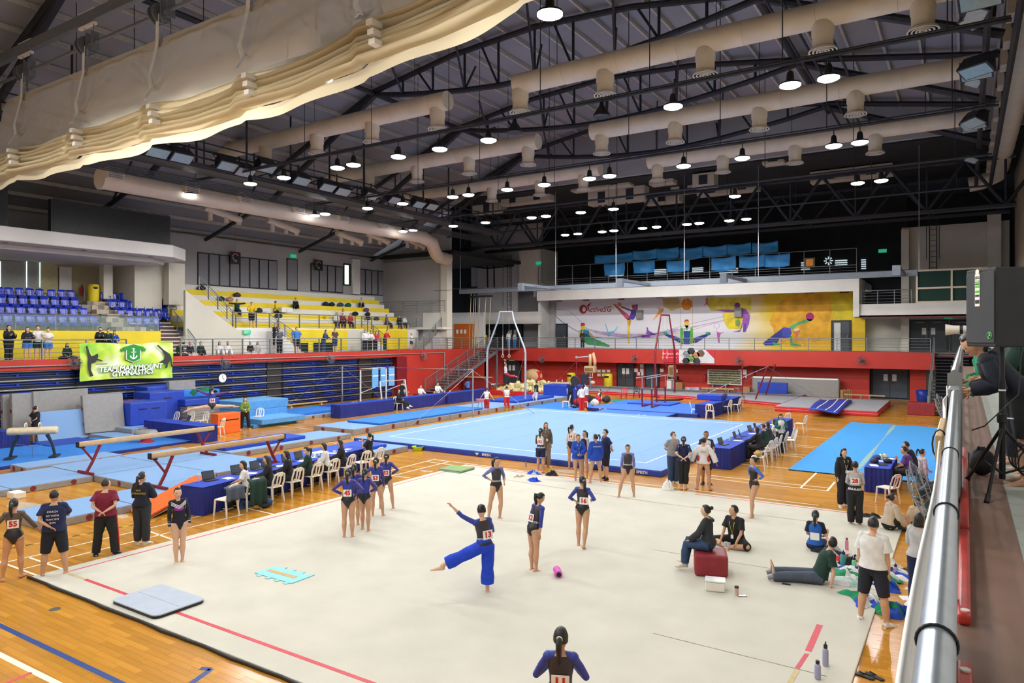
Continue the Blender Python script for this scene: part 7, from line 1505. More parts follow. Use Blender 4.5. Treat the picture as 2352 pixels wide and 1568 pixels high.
# seated group on the right part of the carpet
SG='people sitting on the carpet'
x_,y_=G(1632,1318);rb=thing('vinyl_block','red vinyl block used as a seat','block',(x_,y_,.037),R(20));bo=MB().box((0,0,.21),(.62,.62,.42)).build('body',M_maroon,rb,bevel=.05,local=True)
person('woman in dark hooded jacket and jeans sitting on the red block with crossed legs',0,0,1.6,-75,xy=(x_-.05,y_+.02),hipz=.57,legs=('crossed','sit'),arms=('knee','knee'),top=K_dgr,bottom=K_jean,shoes=cl_('pale_shoe','#c9c4b6'),hair='bun',loose=.025,hood=True,lan=M_lany,group=SG,skin=0,lean=(4,0))
person('man in black t-shirt sitting cross-legged beside the red block',1692,1252,1.68,-150,z=.036,hipz=.11,legs=('cross','cross'),arms=('knee','knee'),male=True,top=K_blk,sleeve=.45,bottom=K_blk,blen=.5,socks=K_lgr,hair='short',loose=.03,lan=M_lany,group=SG,lean=(10,0),skin=1,head=(50,10))
person('girl in blue shirt sitting with her back to the camera',1873,1262,1.55,8,z=.036,hipz=.11,legs=('long','long'),arms=('lap','lap'),top=cl_('royal_teal','#1f62b8'),slv=K_dnavy,sleeve=.45,bottom=K_navy,blen=.5,hair='pony',group=SG,bib=' ',bibf=.22,skin=0)
person('man in dark green t-shirt leaning back on his hands with stretched legs',1880,1337,1.7,-100,z=.036,hipz=.11,legs=(((.06,1,.05),(0,1,-.06)),((.06,1,.02),(0,1,-.1))),arms=('prop','prop'),lean=(-22,0),male=True,top=K_dgreen,sleeve=.45,bottom=K_slate,socks=K_grey,hair='short',loose=.03,group=SG,skin=0,head=(70,25))
person('tall man in white t-shirt and navy shorts with hand in pocket by the clothes pile',2006,1432,1.72,20,male=True,top=K_wht,sleeve=.45,bottom=K_dnavy,blen=.5,shoes=K_wht,hair='short',loose=.04,lan=M_lany,arms=('down','down'),legs=('apart','apart'),group=CO,skin=1,head=(-20,0),fat=1.05)
person('woman with bobbed hair in light grey sweater near the right rail',2112,1392,1.6,25,top=K_lgr,bottom=K_navy,hair='bob',loose=.04,group=CO,arms=('front','front'),skin=0)
person('girl in beige hooded top sitting at the carpet corner',2040,1215,1.58,60,z=.036,hipz=.11,legs=('kneeup','kneeup'),arms=('knee','knee'),top=K_beige,bottom=K_blk,blen=.3,hair='bun',loose=.05,hood=True,group=SG,lean=(12,0),skin=1,head=(10,25));person('second girl in beige hooded top sitting by the right rail',2112,1222,1.55,-40,hipz=.11,legs=('kneeup','cross'),arms=('knee','lap'),top=K_beige,bottom=K_slate,blen=.5,hair='bob',loose=.045,group=SG,skin=1,lean=(10,0))
person('girl in white patterned top standing behind the black fan',2118,1150,1.45,60,top=cl_('patterned','#b8b4c0',var=.4),bottom=K_dnavy,hair='high',group=CO,arms=('down','front'),skin=1)
person('man in purple shirt sitting at the small scoring table',0,0,1.66,-80,xy=(-1.35,24.2),hipz=.55,legs=('sit','sit'),arms=('type','chin'),male=True,top=K_vio,sleeve=.45,bottom=K_blk,shoes=K_blk,hair='short',loose=.03,group=CO,skin=1,lean=(18,0));person('man in navy shirt sitting behind the purple shirt',0,0,1.7,-85,xy=(-1.3,25.3),hipz=.56,legs=('sit','sit'),arms=('type','type'),male=True,top=K_dnavy,sleeve=.45,bottom=K_blk,shoes=K_blk,hair='short',loose=.03,group=CO,skin=1,lean=(24,0))
# near judges
JL=['woman in white top with long black hair','woman in black with long brown hair','woman in black blazer with bobbed hair','woman in dark green top with ponytail','woman in white top with bobbed hair','woman in black top with wavy brown hair']
for k,(ci,h,kw) in enumerate(((1,1.58,dict(hair='long',top=K_wht,sleeve=.45)),(2,1.58,dict(hair='long',hm=M_hairb,top=K_blk)),(3,1.62,dict(hair='bob',top=K_blk)),(4,1.6,dict(hair='pony',top=K_dgreen,mask=M_mask)),(5,1.6,dict(hair='bob',top=K_wht,sleeve=.5)),(6,1.6,dict(hair='long',hm=M_hairb,top=K_blk)))):
    person(JL[k]+' at the near judges table',0,0,h,-88+14*0,xy=(NJ[ci][0]+.05,NJ[ci][1]),hipz=.55,legs=('sitb','sit'),arms=('type','type'),bottom=K_blk,shoes=K_blk,loose=.022,group='near judges',lean=(10,0),skin=0,head=(12*(k%3-1),-8),**kw)
p=person('woman in black drinking from a cup at the far end of the near judges table',0,0,1.6,-60,xy=(NJ[8][0]-.1,NJ[8][1]),hipz=.55,legs=('sit','sit'),arms=('lap','chin'),top=K_blk,sleeve=.45,bottom=K_blk,shoes=K_blk,hair='pony',group='near judges',loose=.02,skin=0)
# jackets over the near chairs
for k,(ci,m,lab) in enumerate(((0,K_slate,'grey jacket hung over the empty near chair'),(1,K_dgreen,'dark green coat hung over the second near chair'))):
    x,y=NJ[ci];x+=.42;t=thing('jacket',lab,'jacket',(x,y,.3));
    o=MB().grid(lambda i,j:(x+.03+.05*math.sin(i*14)*(1-j)+(.06 if j<.9 else -.06*(j-.9)*10),y-.26+.52*i,(.15 if ci else .45)+(.72 if ci else .36)*j),14,8).build('cloth',m,t,smooth=True);sm=o.modifiers.new('s','SOLIDIFY');sm.thickness=.03
# floor judges
JL=['woman in black headscarf and dark top','man in black t-shirt','woman with long hair in dark green top','woman with long hair in white shirt']
for k,(y,kw) in enumerate(((26.6,dict(hair='long',top=K_blk)),(27.6,dict(hair='short',top=K_dgreen,male=True,sleeve=.45)),(28.3,dict(hair='long',top=K_dgr)),(29.4,dict(hair='long',top=K_wht)))):
    person(JL[k]+' at the floor judges table',0,0,1.6,-70,xy=(-6.3,y),hipz=.55,legs=('sit','sit'),arms=('type','reach' if k==0 else 'type'),bottom=K_blk,shoes=K_blk,loose=.025,group='floor judges',lean=(14,0),**kw)
# ---- left apparatus area
LA='people around the left apparatus'
person('man in black t-shirt and shorts beside the pommel horse',82,1019,1.62,55,male=True,top=K_blk,sleeve=.45,bottom=K_dgr,blen=.5,shoes=K_wht,hair='short',arms=('behind','behind'),loose=.035,group=LA,skin=0,head=(0,10))
bx_,by_=-23.75,15.6
person('gymnast with number 54 leaping in a side split above the far balance beam',0,0,1.55,-10,xy=(-23.75,16.1),hipz=2.0,legs=(((1,.1,-.08),(1,.1,-.02)),((1,.1,-.12),(1,.1,-.1))),arms=(((1,.1,.1),(1,.1,.12)),((.9,.1,.42),(.85,.1,.5))),leo=True,top=K_leo,top2=K_leop,slv=K_vio,bib='54',hair='pony',group=LA,skin=0,head=(40,0),feet=((1,.1,.1),(-1,.1,-.25)))
person('woman in green cardigan and black trousers with a badge by the white chair',563,986,1.6,170,top=K_oli,bottom=K_blk,hair='long',arms=('front','front'),loose=.025,lan=M_blk if 0 else mat('dark_lanyard','#2a2a2a',.6),group=LA,legs=('apart','apart'))
# far floor
FF='people on the far floor'
person('man in black t-shirt standing behind the bars table',0,0,1.68,60,xy=(-30.9,34.6),male=True,top=K_blk,sleeve=.45,bottom=K_blk,hair='short',arms=('type','type'),lean=(15,0),loose=.03,group=FF);person('man in white shirt standing behind the black t-shirt',0,0,1.7,70,xy=(-31.4,35.4),male=True,top=K_wht,bottom=K_dgr,hair='short',loose=.03,group=FF)
person('seated boy in white shirt behind the bars table',0,0,1.6,150,xy=(-30.9,36.6),hipz=.55,legs=('sit','sit'),top=K_wht,male=True,hair='short',bottom=K_dgr,arms=('type','type'),group=FF);person('seated man in white shirt at the right of the bars table',0,0,1.66,150,xy=(-30.8,38.3),hipz=.6,legs=('sit','sit'),top=K_wht,male=True,hair='short',bottom=K_dgr,arms=('type','type'),group=FF)
xx,yy=G(915,942);person('woman in black with white shoes seated sideways before the bars table',0,0,1.6,110,xy=(xx,yy),hipz=.55,legs=(((.1,1,-.05),(0,.6,-.8)),((.1,1,-.05),(0,.8,-.6))),top=K_blk,bottom=K_blk,shoes=K_wht,hair='long',arms=('lap','lap'),group=FF)
person('boy gymnast in white and red singlet hanging from the rings',0,0,1.45,75,xy=(-26.27,40.05),hipz=2.05,arms=(((.1,.02,1),(-.02,0,1)),((.1,.02,1),(-.02,0,1))),legs=(((.04,.8,-.45),(0,.85,-.05)),((.04,.8,-.4),(0,.85,0))),lean=(-5,0),top=K_wht,sleeve=0,leo=True,bottom=K_red,loose=.01,hair='short',male=True,skin=0,group=FF,feet=((0,1,.1),(0,1,.1)))
person('boy gymnast in white singlet and red trousers left of the rings mat',1118,948,1.5,20,arms=('away','away'),top=K_wht,leo=True,sleeve=0,bottom=K_red,male=True,hair='short',loose=.02,group=FF,bib=' ');person('boy gymnast in white singlet and red trousers under the rings',1164,942,1.5,0,arms=('front','front'),top=K_wht,leo=True,sleeve=0,bottom=K_red,male=True,hair='short',loose=.02,group=FF,bib='3',legs=('fwd','back'))
person('man in black t-shirt with white shorts stepping on the mat by the foam pit',1232,930,1.62,-80,top=K_blk,sleeve=.45,bottom=K_wht,blen=.4,shoes=K_wht,male=True,hair='short',arms=('reach','down'),legs=(((.05,.6,-.75),(0,-.1,-1)),'stand'),loose=.03,group=FF)
person('coach in navy shirt facing the camera near the fan stand',1310,932,1.7,175,top=K_navy,sleeve=.45,bottom=K_dnavy,male=True,hair='short',loose=.03,group=FF,arms=('down','away'));person('boy in white and red tracksuit left of the vault head',1336,945,1.6,-30,top=K_wht,bottom=K_red,male=True,hair='short',loose=.025,group=FF,arms=('front','front'));person('boy in white jacket and red trousers behind the fan stand',1346,938,1.62,-60,top=K_wht,bottom=K_red,male=True,hair='short',loose=.03,group=FF)
person('boy in white jacket sitting on the far floor among the bags',1378,921,1.6,-120,hipz=.11,legs=('long','kneeup'),arms=('prop','knee'),top=K_wht,slv=K_dnavy,bottom=K_dnavy,male=True,hair='short',loose=.03,group=FF)
person('person in blue sitting under the far stairs',1075,905,1.6,-30,hipz=.5,legs=('sit','sit'),arms=('phone','phone'),top=K_sky,bottom=K_navy,hair='bob',group=FF)
# ---- spectators on the left balcony
SB='spectators on the left balcony'
def bal(label,u,h=1.58,a=180,X=-37.0,z=3.45,**kw):
    y=WX(u,800,X)[0];kw.setdefault('group',SB); return person(label,0,0,h,a,xy=(X,y),z=z,vox=.024,**kw)
bal('woman in black track suit filming at the left balcony edge',20,1.66,150,top=K_blk,bottom=K_blk,hair='bob',arms=('phone','phone'),loose=.04,fat=1.1);bal('girl in dark cardigan over a blue dress on the left balcony',63,1.58,170,top=K_dnavy,bottom=K_sky,blen=.3,wide=True,arms=('fold','fold'),hair='bob',loose=.035);bal('tall girl in white shirt and green shorts leaning on the left balcony rail',87,1.66,175,top=K_wht,sleeve=.45,bottom=K_dgreen,blen=.35,arms=('rail','rail'),loose=.03);bal('girl in white shirt and blue skirt on the left balcony',110,1.56,170,top=K_wht,sleeve=.45,bottom=K_sky,blen=.35,wide=True,arms=('fold','fold'),loose=.03)
bal('masked girl in black watching above the green banner',230,1.6,170,top=K_blk,bottom=K_blk,arms=('phone','phone'),mask=M_maskk,loose=.035);bal('girl in dark green shirt above the green banner',248,1.56,175,top=K_dgreen,bottom=K_blk,arms=('rail','rail'),lean=(15,0));bal('child in blue shirt above the green banner',262,1.45,170,top=K_blu,bottom=K_blk,hair='bob',arms=('rail','rail'),lean=(12,0))
sitl=[(153,'masked girl in dark green sitting cross-legged left of the banner',K_dgreen,'cross',M_maskk),(412,'masked child in dark green sitting right of the banner',K_dgreen,'cross',M_mask),(436,'child in dark top bending over beside the masked children',K_dnavy,'cross',None),(460,'masked child in dark green reading a sheet on the balcony floor',K_dgreen,'kneeup',M_mask),(503,'child in white shirt crouching on the balcony, left of a pair',K_wht,'kneeup',None),(522,'child in white shirt crouching on the balcony, right of a pair',K_wht,'kneeup',M_maskk),(574,'child in black sitting on the balcony floor',K_blk,'cross',None),(591,'child in pale top sitting on the balcony floor holding a phone',K_lgr,'cross',None)]
for u,l,m,lg,mk in sitl:bal(l,u,1.5,165,hipz=.12 if lg=='cross' else .14,legs=(lg,lg),arms=('lap','lap'),top=m,sleeve=.5,bottom=K_blk if m is K_dgreen else K_wht,mask=mk,lean=(10,0),hair='bob' if u%2 else 'pony',X=-37.1)
for u,l,h,a_,kw in ((642,'man in dark grey shirt looking at a phone on the balcony',1.66,170,dict(male=True,top=K_slate,sleeve=.45,bottom=K_blk,hair='short',arms=('phone','lap'))),(681,'man in blue t-shirt holding the balcony rail',1.74,165,dict(male=True,top=K_sky,sleeve=.45,bottom=K_dnavy,blen=.5,hair='short',arms=('away','away'))),(743,'woman in denim jacket leaning on the balcony rail',1.6,120,dict(top=K_jean,bottom=K_jean,hair='long',arms=('rail','rail'),lean=(18,0))),(769,'man in brown t-shirt and denim shorts on the balcony',1.68,150,dict(male=True,top=K_brn,sleeve=.45,bottom=K_jean,blen=.5,hair='short',arms=('front','front'))),(838,'woman with long hair in white top on the right of the balcony',1.6,165,dict(top=K_wht,bottom=K_dnavy,hair='long')),(850,'woman in white blouse bending over the balcony rail',1.56,160,dict(top=K_wht,bottom=K_blk,hair='bob',lean=(18,0),arms=('rail','rail'))),(862,'woman in red shirt leaning on the balcony rail',1.52,160,dict(top=K_red,sleeve=.5,bottom=K_blk,hair='bob',hm=M_hairb,lean=(20,0),arms=('rail','rail'))),(884,'man in red shirt leaning sideways on the balcony rail',1.68,120,dict(male=True,top=K_red,sleeve=.5,bottom=K_dgreen,hair='short',arms=('rail','rail'),lean=(20,0)))):bal(l,u,h,a_,loose=.03,**kw)
bal('child in white and green school uniform holding a phone near the stairs',945,1.35,120,top=K_wht,sleeve=.45,bottom=K_dgreen,blen=.35,arms=('phone','phone'),hair='short',X=-37.2);bal('person standing on the stair behind the grey shirt',632,1.55,150,top=K_dnavy,bottom=K_blk,hair='short',X=-38.7,z=3.9,arms=('phone','lap'))
ST_='spectators on the yellow terraces'
def ter(label,u,v,row,a=170,**kw):
    X=-40.6-.46*row+.2;z=5.15+.364*row;y=WX(u,v,X)[0];kw.setdefault('hair','short');person(label,0,0,kw.pop('h',1.6),a,xy=(X,y),z=z,vox=.026,group=ST_,**kw)
ter('man in black shirt lounging with spread arms on the left of the terraces',545,700,3,male=True,top=K_dgreen,sleeve=.5,bottom=K_dnavy,hipz=.12,legs=('crossed','sit'),arms=('side','side'),lean=(-12,0));person('man in yellow shirt standing at the terrace railing',0,0,1.7,175,xy=(-39.75,WX(578,730,-39.75)[0]),z=5.16,male=True,top=K_yel,sleeve=.5,bottom=K_blk,blen=.5,hair='short',arms=('rail','rail'),loose=.035,group=ST_,vox=.026)
ter('person in yellow shirt sitting sideways on the terraces',633,705,3,a=90,top=K_yel,sleeve=.5,bottom=K_dnavy,blen=.4,hipz=.12,legs=('long','long'),arms=('lap','lap'));ter('person in black hunched on the middle terrace',678,700,4,top=K_blk,bottom=K_blk,hipz=.12,legs=('kneeup','kneeup'),arms=('knee','knee'),lean=(18,0))
for u,v,r_,l,m in ((773,722,1,'child in white shirt on the lower terrace, left of three',K_wht),(787,722,1,'child in red shirt on the lower terrace, middle of three',K_mar),(805,722,1,'woman in red shirt on the lower terrace, right of three',K_red),(788,712,2,'woman in white behind the child in red',K_wht)):ter(l,u,v,r_,top=m,sleeve=.5,bottom=K_dnavy,hair='bob',hipz=.12,legs=('sit','sit'),arms=('lap','lap'))
ter('person in pale shirt hunched at the top right of the terraces',829,684,5,top=K_lgr,sleeve=.5,bottom=K_blk,hipz=.12,legs=('kneeup','kneeup'),arms=('knee','chin'),lean=(22,0));ter('man in purple shirt sitting at the lower right of the terraces',888,735,1,a=110,top=K_vio,bottom=K_dnavy,hipz=.12,legs=('sit','sit'),arms=('lap','lap'),fat=1.15);ter('boy in black at the right end of the terraces',917,735,1,top=K_blk,bottom=K_blk,hipz=.12,legs=('sit','sit'),arms=('lap','lap'));ter('boy in white at the right end of the terraces',929,737,1,top=K_wht,bottom=K_blk,h=1.5,hipz=.12,legs=('sit','sit'),arms=('lap','lap'))
bags=((463,655,7.6,K_blk,'black bag at the top left terrace'),(545,665,6.4,K_brn,'brown bag on the upper terrace'),(508,680,5.2,K_dgreen,'dark bag on the second terrace'),(528,680,5.2,cl_('pink_bag','#b98a88'),'pink plastic bag on the second terrace'),(595,708,3.3,K_dgr,'grey rucksack on the terrace beside the yellow shirts'),(604,714,3.1,K_wht,'white plastic bag on the terrace beside the rucksack'),(640,718,2.8,K_blk,'black bag behind the person in yellow'),(748,685,5.3,K_navy,'navy bag on the upper right terrace'),(762,688,5.3,K_blk,'black bag on the upper right terrace, beside the navy one'),(782,690,5.3,K_jean,'blue bag on the upper right terrace'),(800,694,5.2,K_grn,'teal bag on the upper right terrace'),(842,705,4.4,K_vio,'mauve rucksack on the right terrace'),(816,711,3.2,K_blk,'black bag on the middle right terrace'),(845,711,3.2,K_blk,'upright black bag on the middle right terrace'),(865,722,2.2,K_dgr,'grey rucksack on the lower right terrace'),(845,724,2.2,K_blk,'black bag on the lower right terrace'),(757,717,2.2,K_lgr,'pale bag on the lower terrace left of three children'))
def bag(p,s,m,label,name='bag',group='bags on the terraces',rz=0.):
    t=thing(name,label,'bag',p,rz,group=group);sd=rnd.random()*6
    MB().grid(lambda i,j:(lambda th,ph:(s[0]*math.cos(th)*math.sin(ph)*(1+.15*math.sin(3*th+sd)),s[1]*math.sin(th)*math.sin(ph)*(1+.12*math.sin(2*th+sd)),s[2]*(1-math.cos(ph))/2*(1+.1*math.sin(4*th+sd))))(2*math.pi*i,math.pi*j),14,8,closed=True).build('body',m,t,smooth=True,local=True)
    MB().path([(-s[0]*.4,0,s[2]*.8),(-s[0]*.2,0,s[2]*1.12),(s[0]*.2,0,s[2]*1.12),(s[0]*.4,0,s[2]*.8)],.012,5).build('strap',m,t,local=True)
for u,v,r_,m,l in bags:X=-40.6-.46*int(r_)+.2;bag((X,WX(u,v,X)[0],5.15+.364*int(r_)),(.18,.3,.32),m,l)
person('woman in black standing before the mural on the far balcony',0,0,1.65,175,xy=(WY(1338,780,57.0)[0],57.0),z=3.45,top=K_blk,bottom=K_blk,hair='long',arms=('fold','fold'),group='people on the far balcony',vox=.03);person('person in white and blue on the far balcony behind the rings',0,0,1.62,170,xy=(WY(1168,780,57.5)[0],57.5),z=3.45,top=K_wht,bottom=K_sky,hair='short',group='people on the far balcony',vox=.03);person('second person in blue on the far balcony behind the rings',0,0,1.5,150,xy=(WY(1182,780,57.6)[0],57.6),z=3.45,top=K_lgr,bottom=K_sky,hair='bob',group='people on the far balcony',vox=.03)
# ---- steel stairs in the far left corner
t=thing('steel_stairs','grey steel staircase in the far left corner','stairs',(-35.6,43.5,0));n=18
for k in range(n):y=43.6+.48*k;z=.19*(k+1);MB().bx(-36.3,-35.2,y,y+.48,z-.05,z).build('tread',M_grey,t)
for x in (-36.35,-35.15):
    MB().add([(x-.03,43.5,0),(x-.03,52.2,3.42),(x-.03,52.2,3.1),(x-.03,43.5,-.0),(x+.03,43.5,.0),(x+.03,52.2,3.42),(x+.03,52.2,3.1),(x+.03,44.0,0)],[(0,1,2,3),(7,6,5,4),(0,4,5,1),(1,5,6,2),(2,6,7,3)]).build('stringer',mat('stair_grey','#6b7178',.5),t)
    railing((x,43.6,.1),(x,52.2,3.45),0,6,'sloping rail of the steel stairs, %s side'%('wall' if x<-36 else 'hall'),h=1.0,bars=5)
MB().bx(-36.4,-35.1,52.2,56,3.3,3.42).build('landing',mat('stair_grey','#6b7178'),t);MB().tube((-35.2,52.2,0),(-35.2,52.2,3.3),.08).build('column',mat('stair_grey','#6b7178'),t)
# climbing ropes in the corner
rp=thing('climbing_ropes','pale climbing ropes hanging beside the far stairs','rope',(-36,50,6))
for i,(u,vt,vb) in enumerate(((1078,675,830),(1085,676,835),(1089,677,832),(1098,678,800),(1112,680,790),(1123,682,800))):
    x,z0_=WY(u,vb,50.5);_,z1_=WY(u,vt,50.5);MB().path([(x+.2,50.5,z1_),(x+.05,50.5,(z0_+z1_)/2),(x,50.5,z0_)],.035,6).build('rope',mat('manila_rope','#b8ab8e',.9),rp)
MB().bx(-37,-34.5,50.4,50.6,8.0,8.15).build('rope_beam',M_dark,rp)
# stairs down from the far right balcony
t=thing('steel_stairs','dark open staircase on the far right below the balcony','stairs',(-1,50,0));
for k in range(18):y=56.5-.5*k;z=3.4-.19*k;MB().bx(-1.7,.2,y-.5,y,z-.05,z).build('tread',M_dark,t)
railing((-1.8,56.6,3.45),(-1.8,47.4,.1),0,6,'grey stair railing on the far right stairs',h=1.05)
# ---------------------------------------------------------------- far wall furniture
def wyb(name,label,cat,m,u0,v0,u1,v1,Y,th,bevel=.02,z0=None,group=None):
    x0,z1=WY(u0,v0,Y);x1,_=WY(u1,v0,Y);_,zb=WY(u0,v1,Y);zb=zb if z0 is None else z0
    t=thing(name,label,cat,((x0+x1)/2,Y,zb),group=group);MB().bx(x0,x1,Y,Y+th,zb,z1).build('body',m,t,bevel=bevel); return t,x0,x1,zb,z1
t,x0,x1,z0,z1=wyb('display_board','white rack of small labels on the red far wall','board',M_plw,1625,848,1704,882,57.2,.1)
for k in range(6):MB().bx(x0+.1,x1-.1,57.16,57.2,z0+.1+k*(z1-z0-.1)/6,z0+.24+k*(z1-z0-.1)/6).build('label_strip',mat('olive_strip','#6f6a3a',.7,var=.6,scale=12),t)
for k in range(6):
    u=1371+11*(k%3);v=848+9*(k//3);wyb('picture_frame','small framed certificate on the red wall, %s of six'%ORD[k],'frame',M_woodlt,u,v,u+9,v+7.5,57.3,.04,.01,group='framed certificates');x,z=WY(u+4.5,v+3.7,57.28);MB().bx(x-.13,x+.13,57.27,57.3,z-.09,z+.09).build('sheet',M_paper,bpy.data.objects[[o.name for o in bpy.data.objects if o.name.startswith('picture_frame')][-1]])
for i,(u,v) in enumerate(((1461,850),(1468,858),(1474,840),(1474,850),(1474,858),(1490,846),(1500,846),(1490,862),(1520,850),(1553,852))):wyb('notice_sheet','paper notice on the far wall, %s from the left'%ORD[i],'notice',M_paper,u-4,v-4,u+4,v+4,57.25,.02,0,group='paper notices on the far wall')
t,x0,x1,z0,z1=wyb('notice_board','white notice board with a red square','board',M_paper,1695,848,1715,868,57.25,.03);MB().bx((x0+x1)/2-.2,(x0+x1)/2+.25,57.22,57.25,z0,z0+.3).build('red_square',M_red,t)
def bin_(u,v,label):
    x,y=G(u,v);t=thing('waste_bin',label,'bin',(x,y,0),group='yellow bins');MB().lathe((0,0,0),[(.36,0),(.38,.05),(.38,1.2),(.33,1.32),(.05,1.35)],20).build('body',M_yel,t,smooth='auto',local=True);MB().bx(-.2,.2,-.4,-.3,1.0,1.15).build('opening',M_black,t,local=True)
bin_(1397,893,'yellow rubbish bin before the red far wall');bin_(1312,890,'yellow rubbish bin behind the coach in navy');x,y=WY(1090,780,55)[0],55.3
t=thing('waste_bin','yellow rubbish bin on the far balcony beside the stairs','bin',(x,56.6,3.45));MB().lathe((0,0,0),[(.3,0),(.32,.05),(.32,1.2),(.05,1.3)],16).build('body',M_yel,t,smooth='auto',local=True);MB().bx(-.2,.2,-.34,-.28,.9,1.05).build('opening',M_black,t,local=True)
wyb('cabinet','white filing drawers on the far floor','cabinet',M_plw,1531,873,1547,896,56.3,.5,z0=0)[0];wyb('equipment_case','black rounded case on the filing drawers','case',M_black,1533,863,1556,874,56.3,.5,.1);wyb('cardboard_box','open cardboard box on the far floor','box',mat('cardboard','#a57b52',.8,var=.1),1551,878,1567,900,55.6,.6,z0=0)
for i,(u,c) in enumerate(((1573,'c9bfd0'),(1584,'b0a8c4'),(1594,'d0c0d0'))):wyb('storage_tub','clear storage tub with toys on the far floor, %s from the left'%ORD[i],'tub',mat('tub_'+c,'#'+c,.3,var=.3,scale=8),u,889,u+11,900,55.6,.5,.04,z0=.0,group='clear storage tubs')
t,x0,x1,z0,z1=wyb('plank_bench','long pale plank bench before the red far wall','bench',M_woodlt,1611,889,1686,893,54.8,.4,.01);MB().bx(x0+.4,x0+.5,54.8,55.2,.24,z0).bx(x1-.5,x1-.4,54.8,55.2,.24,z0).build('trestle',M_grey,t)
t,x0,x1,z0,z1=wyb('plank_bench','long pale plank lying before the black doors','bench',M_woodlt,1939,904,2033,907,53.8,.3,.01);MB().bx(x0+1,x0+1.1,53.8,54.1,0,z0).bx(x1-1,x1-.9,53.8,54.1,0,z0).build('trestle',M_grey,t)
t,x0,x1,z0,z1=wyb('folding_table','grey folding table below the label rack','table',M_grey,1632,880,1670,883,56.3,.6,.01);MB().bx(x0+.1,x0+.2,56.4,56.8,0,z0).bx(x1-.2,x1-.1,56.4,56.8,0,z0).build('leg',M_grey,t)
t,x0,x1,z0,z1=wyb('standing_mat','very large grey mat standing on edge against the far wall','mat',M_greyv,1727,863,1928,913,56.5,.5,.1,z0=.22 if 0 else 0);MB().bx(x0+.1,x1-.1,56.47,56.5,1.35,1.45).build('white_band',M_paper,t)
wyb('standing_mat','royal blue mat standing before the large grey mat','mat',M_blue,1740,877,1808,910,55.6,.3,.04,z0=.23);wyb('cardboard_box','brown cardboard box left of the standing mats','box',mat('cardboard','#a57b52'),1703,888,1722,907,55.8,.5,z0=0)
for k in range(5):wyb('cardboard_sheet','flattened cardboard right of the grey standing mat, %s from the left'%ORD[k],'cardboard',mat('cardboard','#a57b52'),1930+5*k,895-1*(k%2),1937+5*k,917,55.9+.12*k,.06,.005,z0=0,group='flattened cardboard')
for i,(u,v) in enumerate(((1694,907),(1702,926))):
    x,y=G(u,v);t=thing('stool',('grey plastic stool by the red posts, rear one','grey plastic stool by the red posts, front one')[i],'stool',(x,y,0),group='grey stools');MB().bx(-.2,.2,-.2,.2,.5,.55).build('seat',M_slab if 0 else M_greyv,t,bevel=.02,local=True)
    for sx in (-1,1):
        for sy in (-1,1):MB().tube((sx*.15,sy*.15,.5),(sx*.2,sy*.2,0),.03,n=6).build('leg',M_greyv,t,local=True)
# right edge: standing mats, bin, box, blue pads
for k in range(3):x,y=G(2103+10*k,921);slab('grey-green mat standing at the right wall, %s from the left'%ORD[k],(x+.5,y,0),.35,2.6,1.2,0,R(-90),mat('grey_green_vinyl','#6d7a74',.6,var=.06),disc=False)
x,y=G(2130,925);t=thing('bin_bag','blue rubbish bag in a bin beside the grey-green mats','bin',(x-.2,y-2,0));MB().lathe((0,0,0),[(.3,0),(.36,.6),(.4,.95),(.3,1.02),(.1,.98)],16).build('bag',mat('blue_bag','#1c44b8',.3,bump=.3,bscale=20),t,smooth=True,local=True)
x,y=G(2116,952);t=thing('vinyl_block','dark red vinyl block with black wheel at the right wall','block',(x,y,0));MB().bx(-.7,.7,-.5,.5,0,.72).build('body',M_maroon,t,bevel=.04,local=True)
for k,(y,h) in enumerate(((26.6,2.25),(28.6,2.4))):slab('tall blue padded post cover leaning at the right wall, %s one'%('near','far')[k],(-.75-.1*k,y,0),.5,h,.35,5,R(180),M_blue,disc=False)
slab('magenta-edged blue mat leaning at the right wall',(-.7,22.0,0),1.8,1.5,.12,14,R(180),mat('magenta_edge','#b03a78',.6),disc=False);x,y=-.75,20.3;bag((x,y,0),(.25,.3,.55),K_dgreen,'dark green rucksack against the right wall','rucksack','bags by the right wall')
for i,(Y_,z_) in enumerate(((9.4,2.85),(18.5,3.0))):fan((-.12,Y_,z_),R(180),('large wire-guard fan with grey motor hung below the near rail','wire-guard fan hung below the rail beyond the blue pads')[i],r=.36,tilt=.35,group='fans below the near walkway',detail=26)
# ================================================================ NEAR WALKWAY, RAIL, SPEAKER
RZ=4.22
def rx_(y): return -.026-.0065*y
t=thing('handrail','thick galvanised handrail running away beside the camera','railing',(-.03,1,ZW))
MB().path([(rx_(y),y,RZ) for y in (.35,2.5,6.3)],.0235,20).build('top_tube',M_galv,t,smooth='auto')
for y in (1.15,2.0,3.0):MB().path([(rx_(y)+.0255*math.cos(a),y,RZ+.0255*math.sin(a)) for a in [2*math.pi*k/20 for k in range(20)]],.0022,6,closed=True).build('cable_tie',M_black,t)
for y in (1.0,2.4,3.8,5.3):MB().bx(rx_(y)-.018,rx_(y)+.018,y-.02,y+.02,ZW,RZ).build('post',M_galv,t)
for z in (4.0,3.8,3.6):MB().tube((-.03,.3,z),(-.05,5.6,z),.012,n=8).build('mid_rail',M_galv,t)
MB().bx(-.11,-.03,6.2,6.45,3.95,4.26).bx(-.11,-.03,6.25,6.45,3.4,4.0).build('end_bracket',M_grey,t,bevel=.015)
railing((-.07,6.6),(-.1,24),ZW,10,'far stretch of the walkway railing behind the spectators',h=.95)
t=thing('kerb_rail','red painted kerb along the walkway edge','kerb',(0,3,ZW));M_kr=mat('kerb_red','#b4322a',.45,var=.15,scale=4)
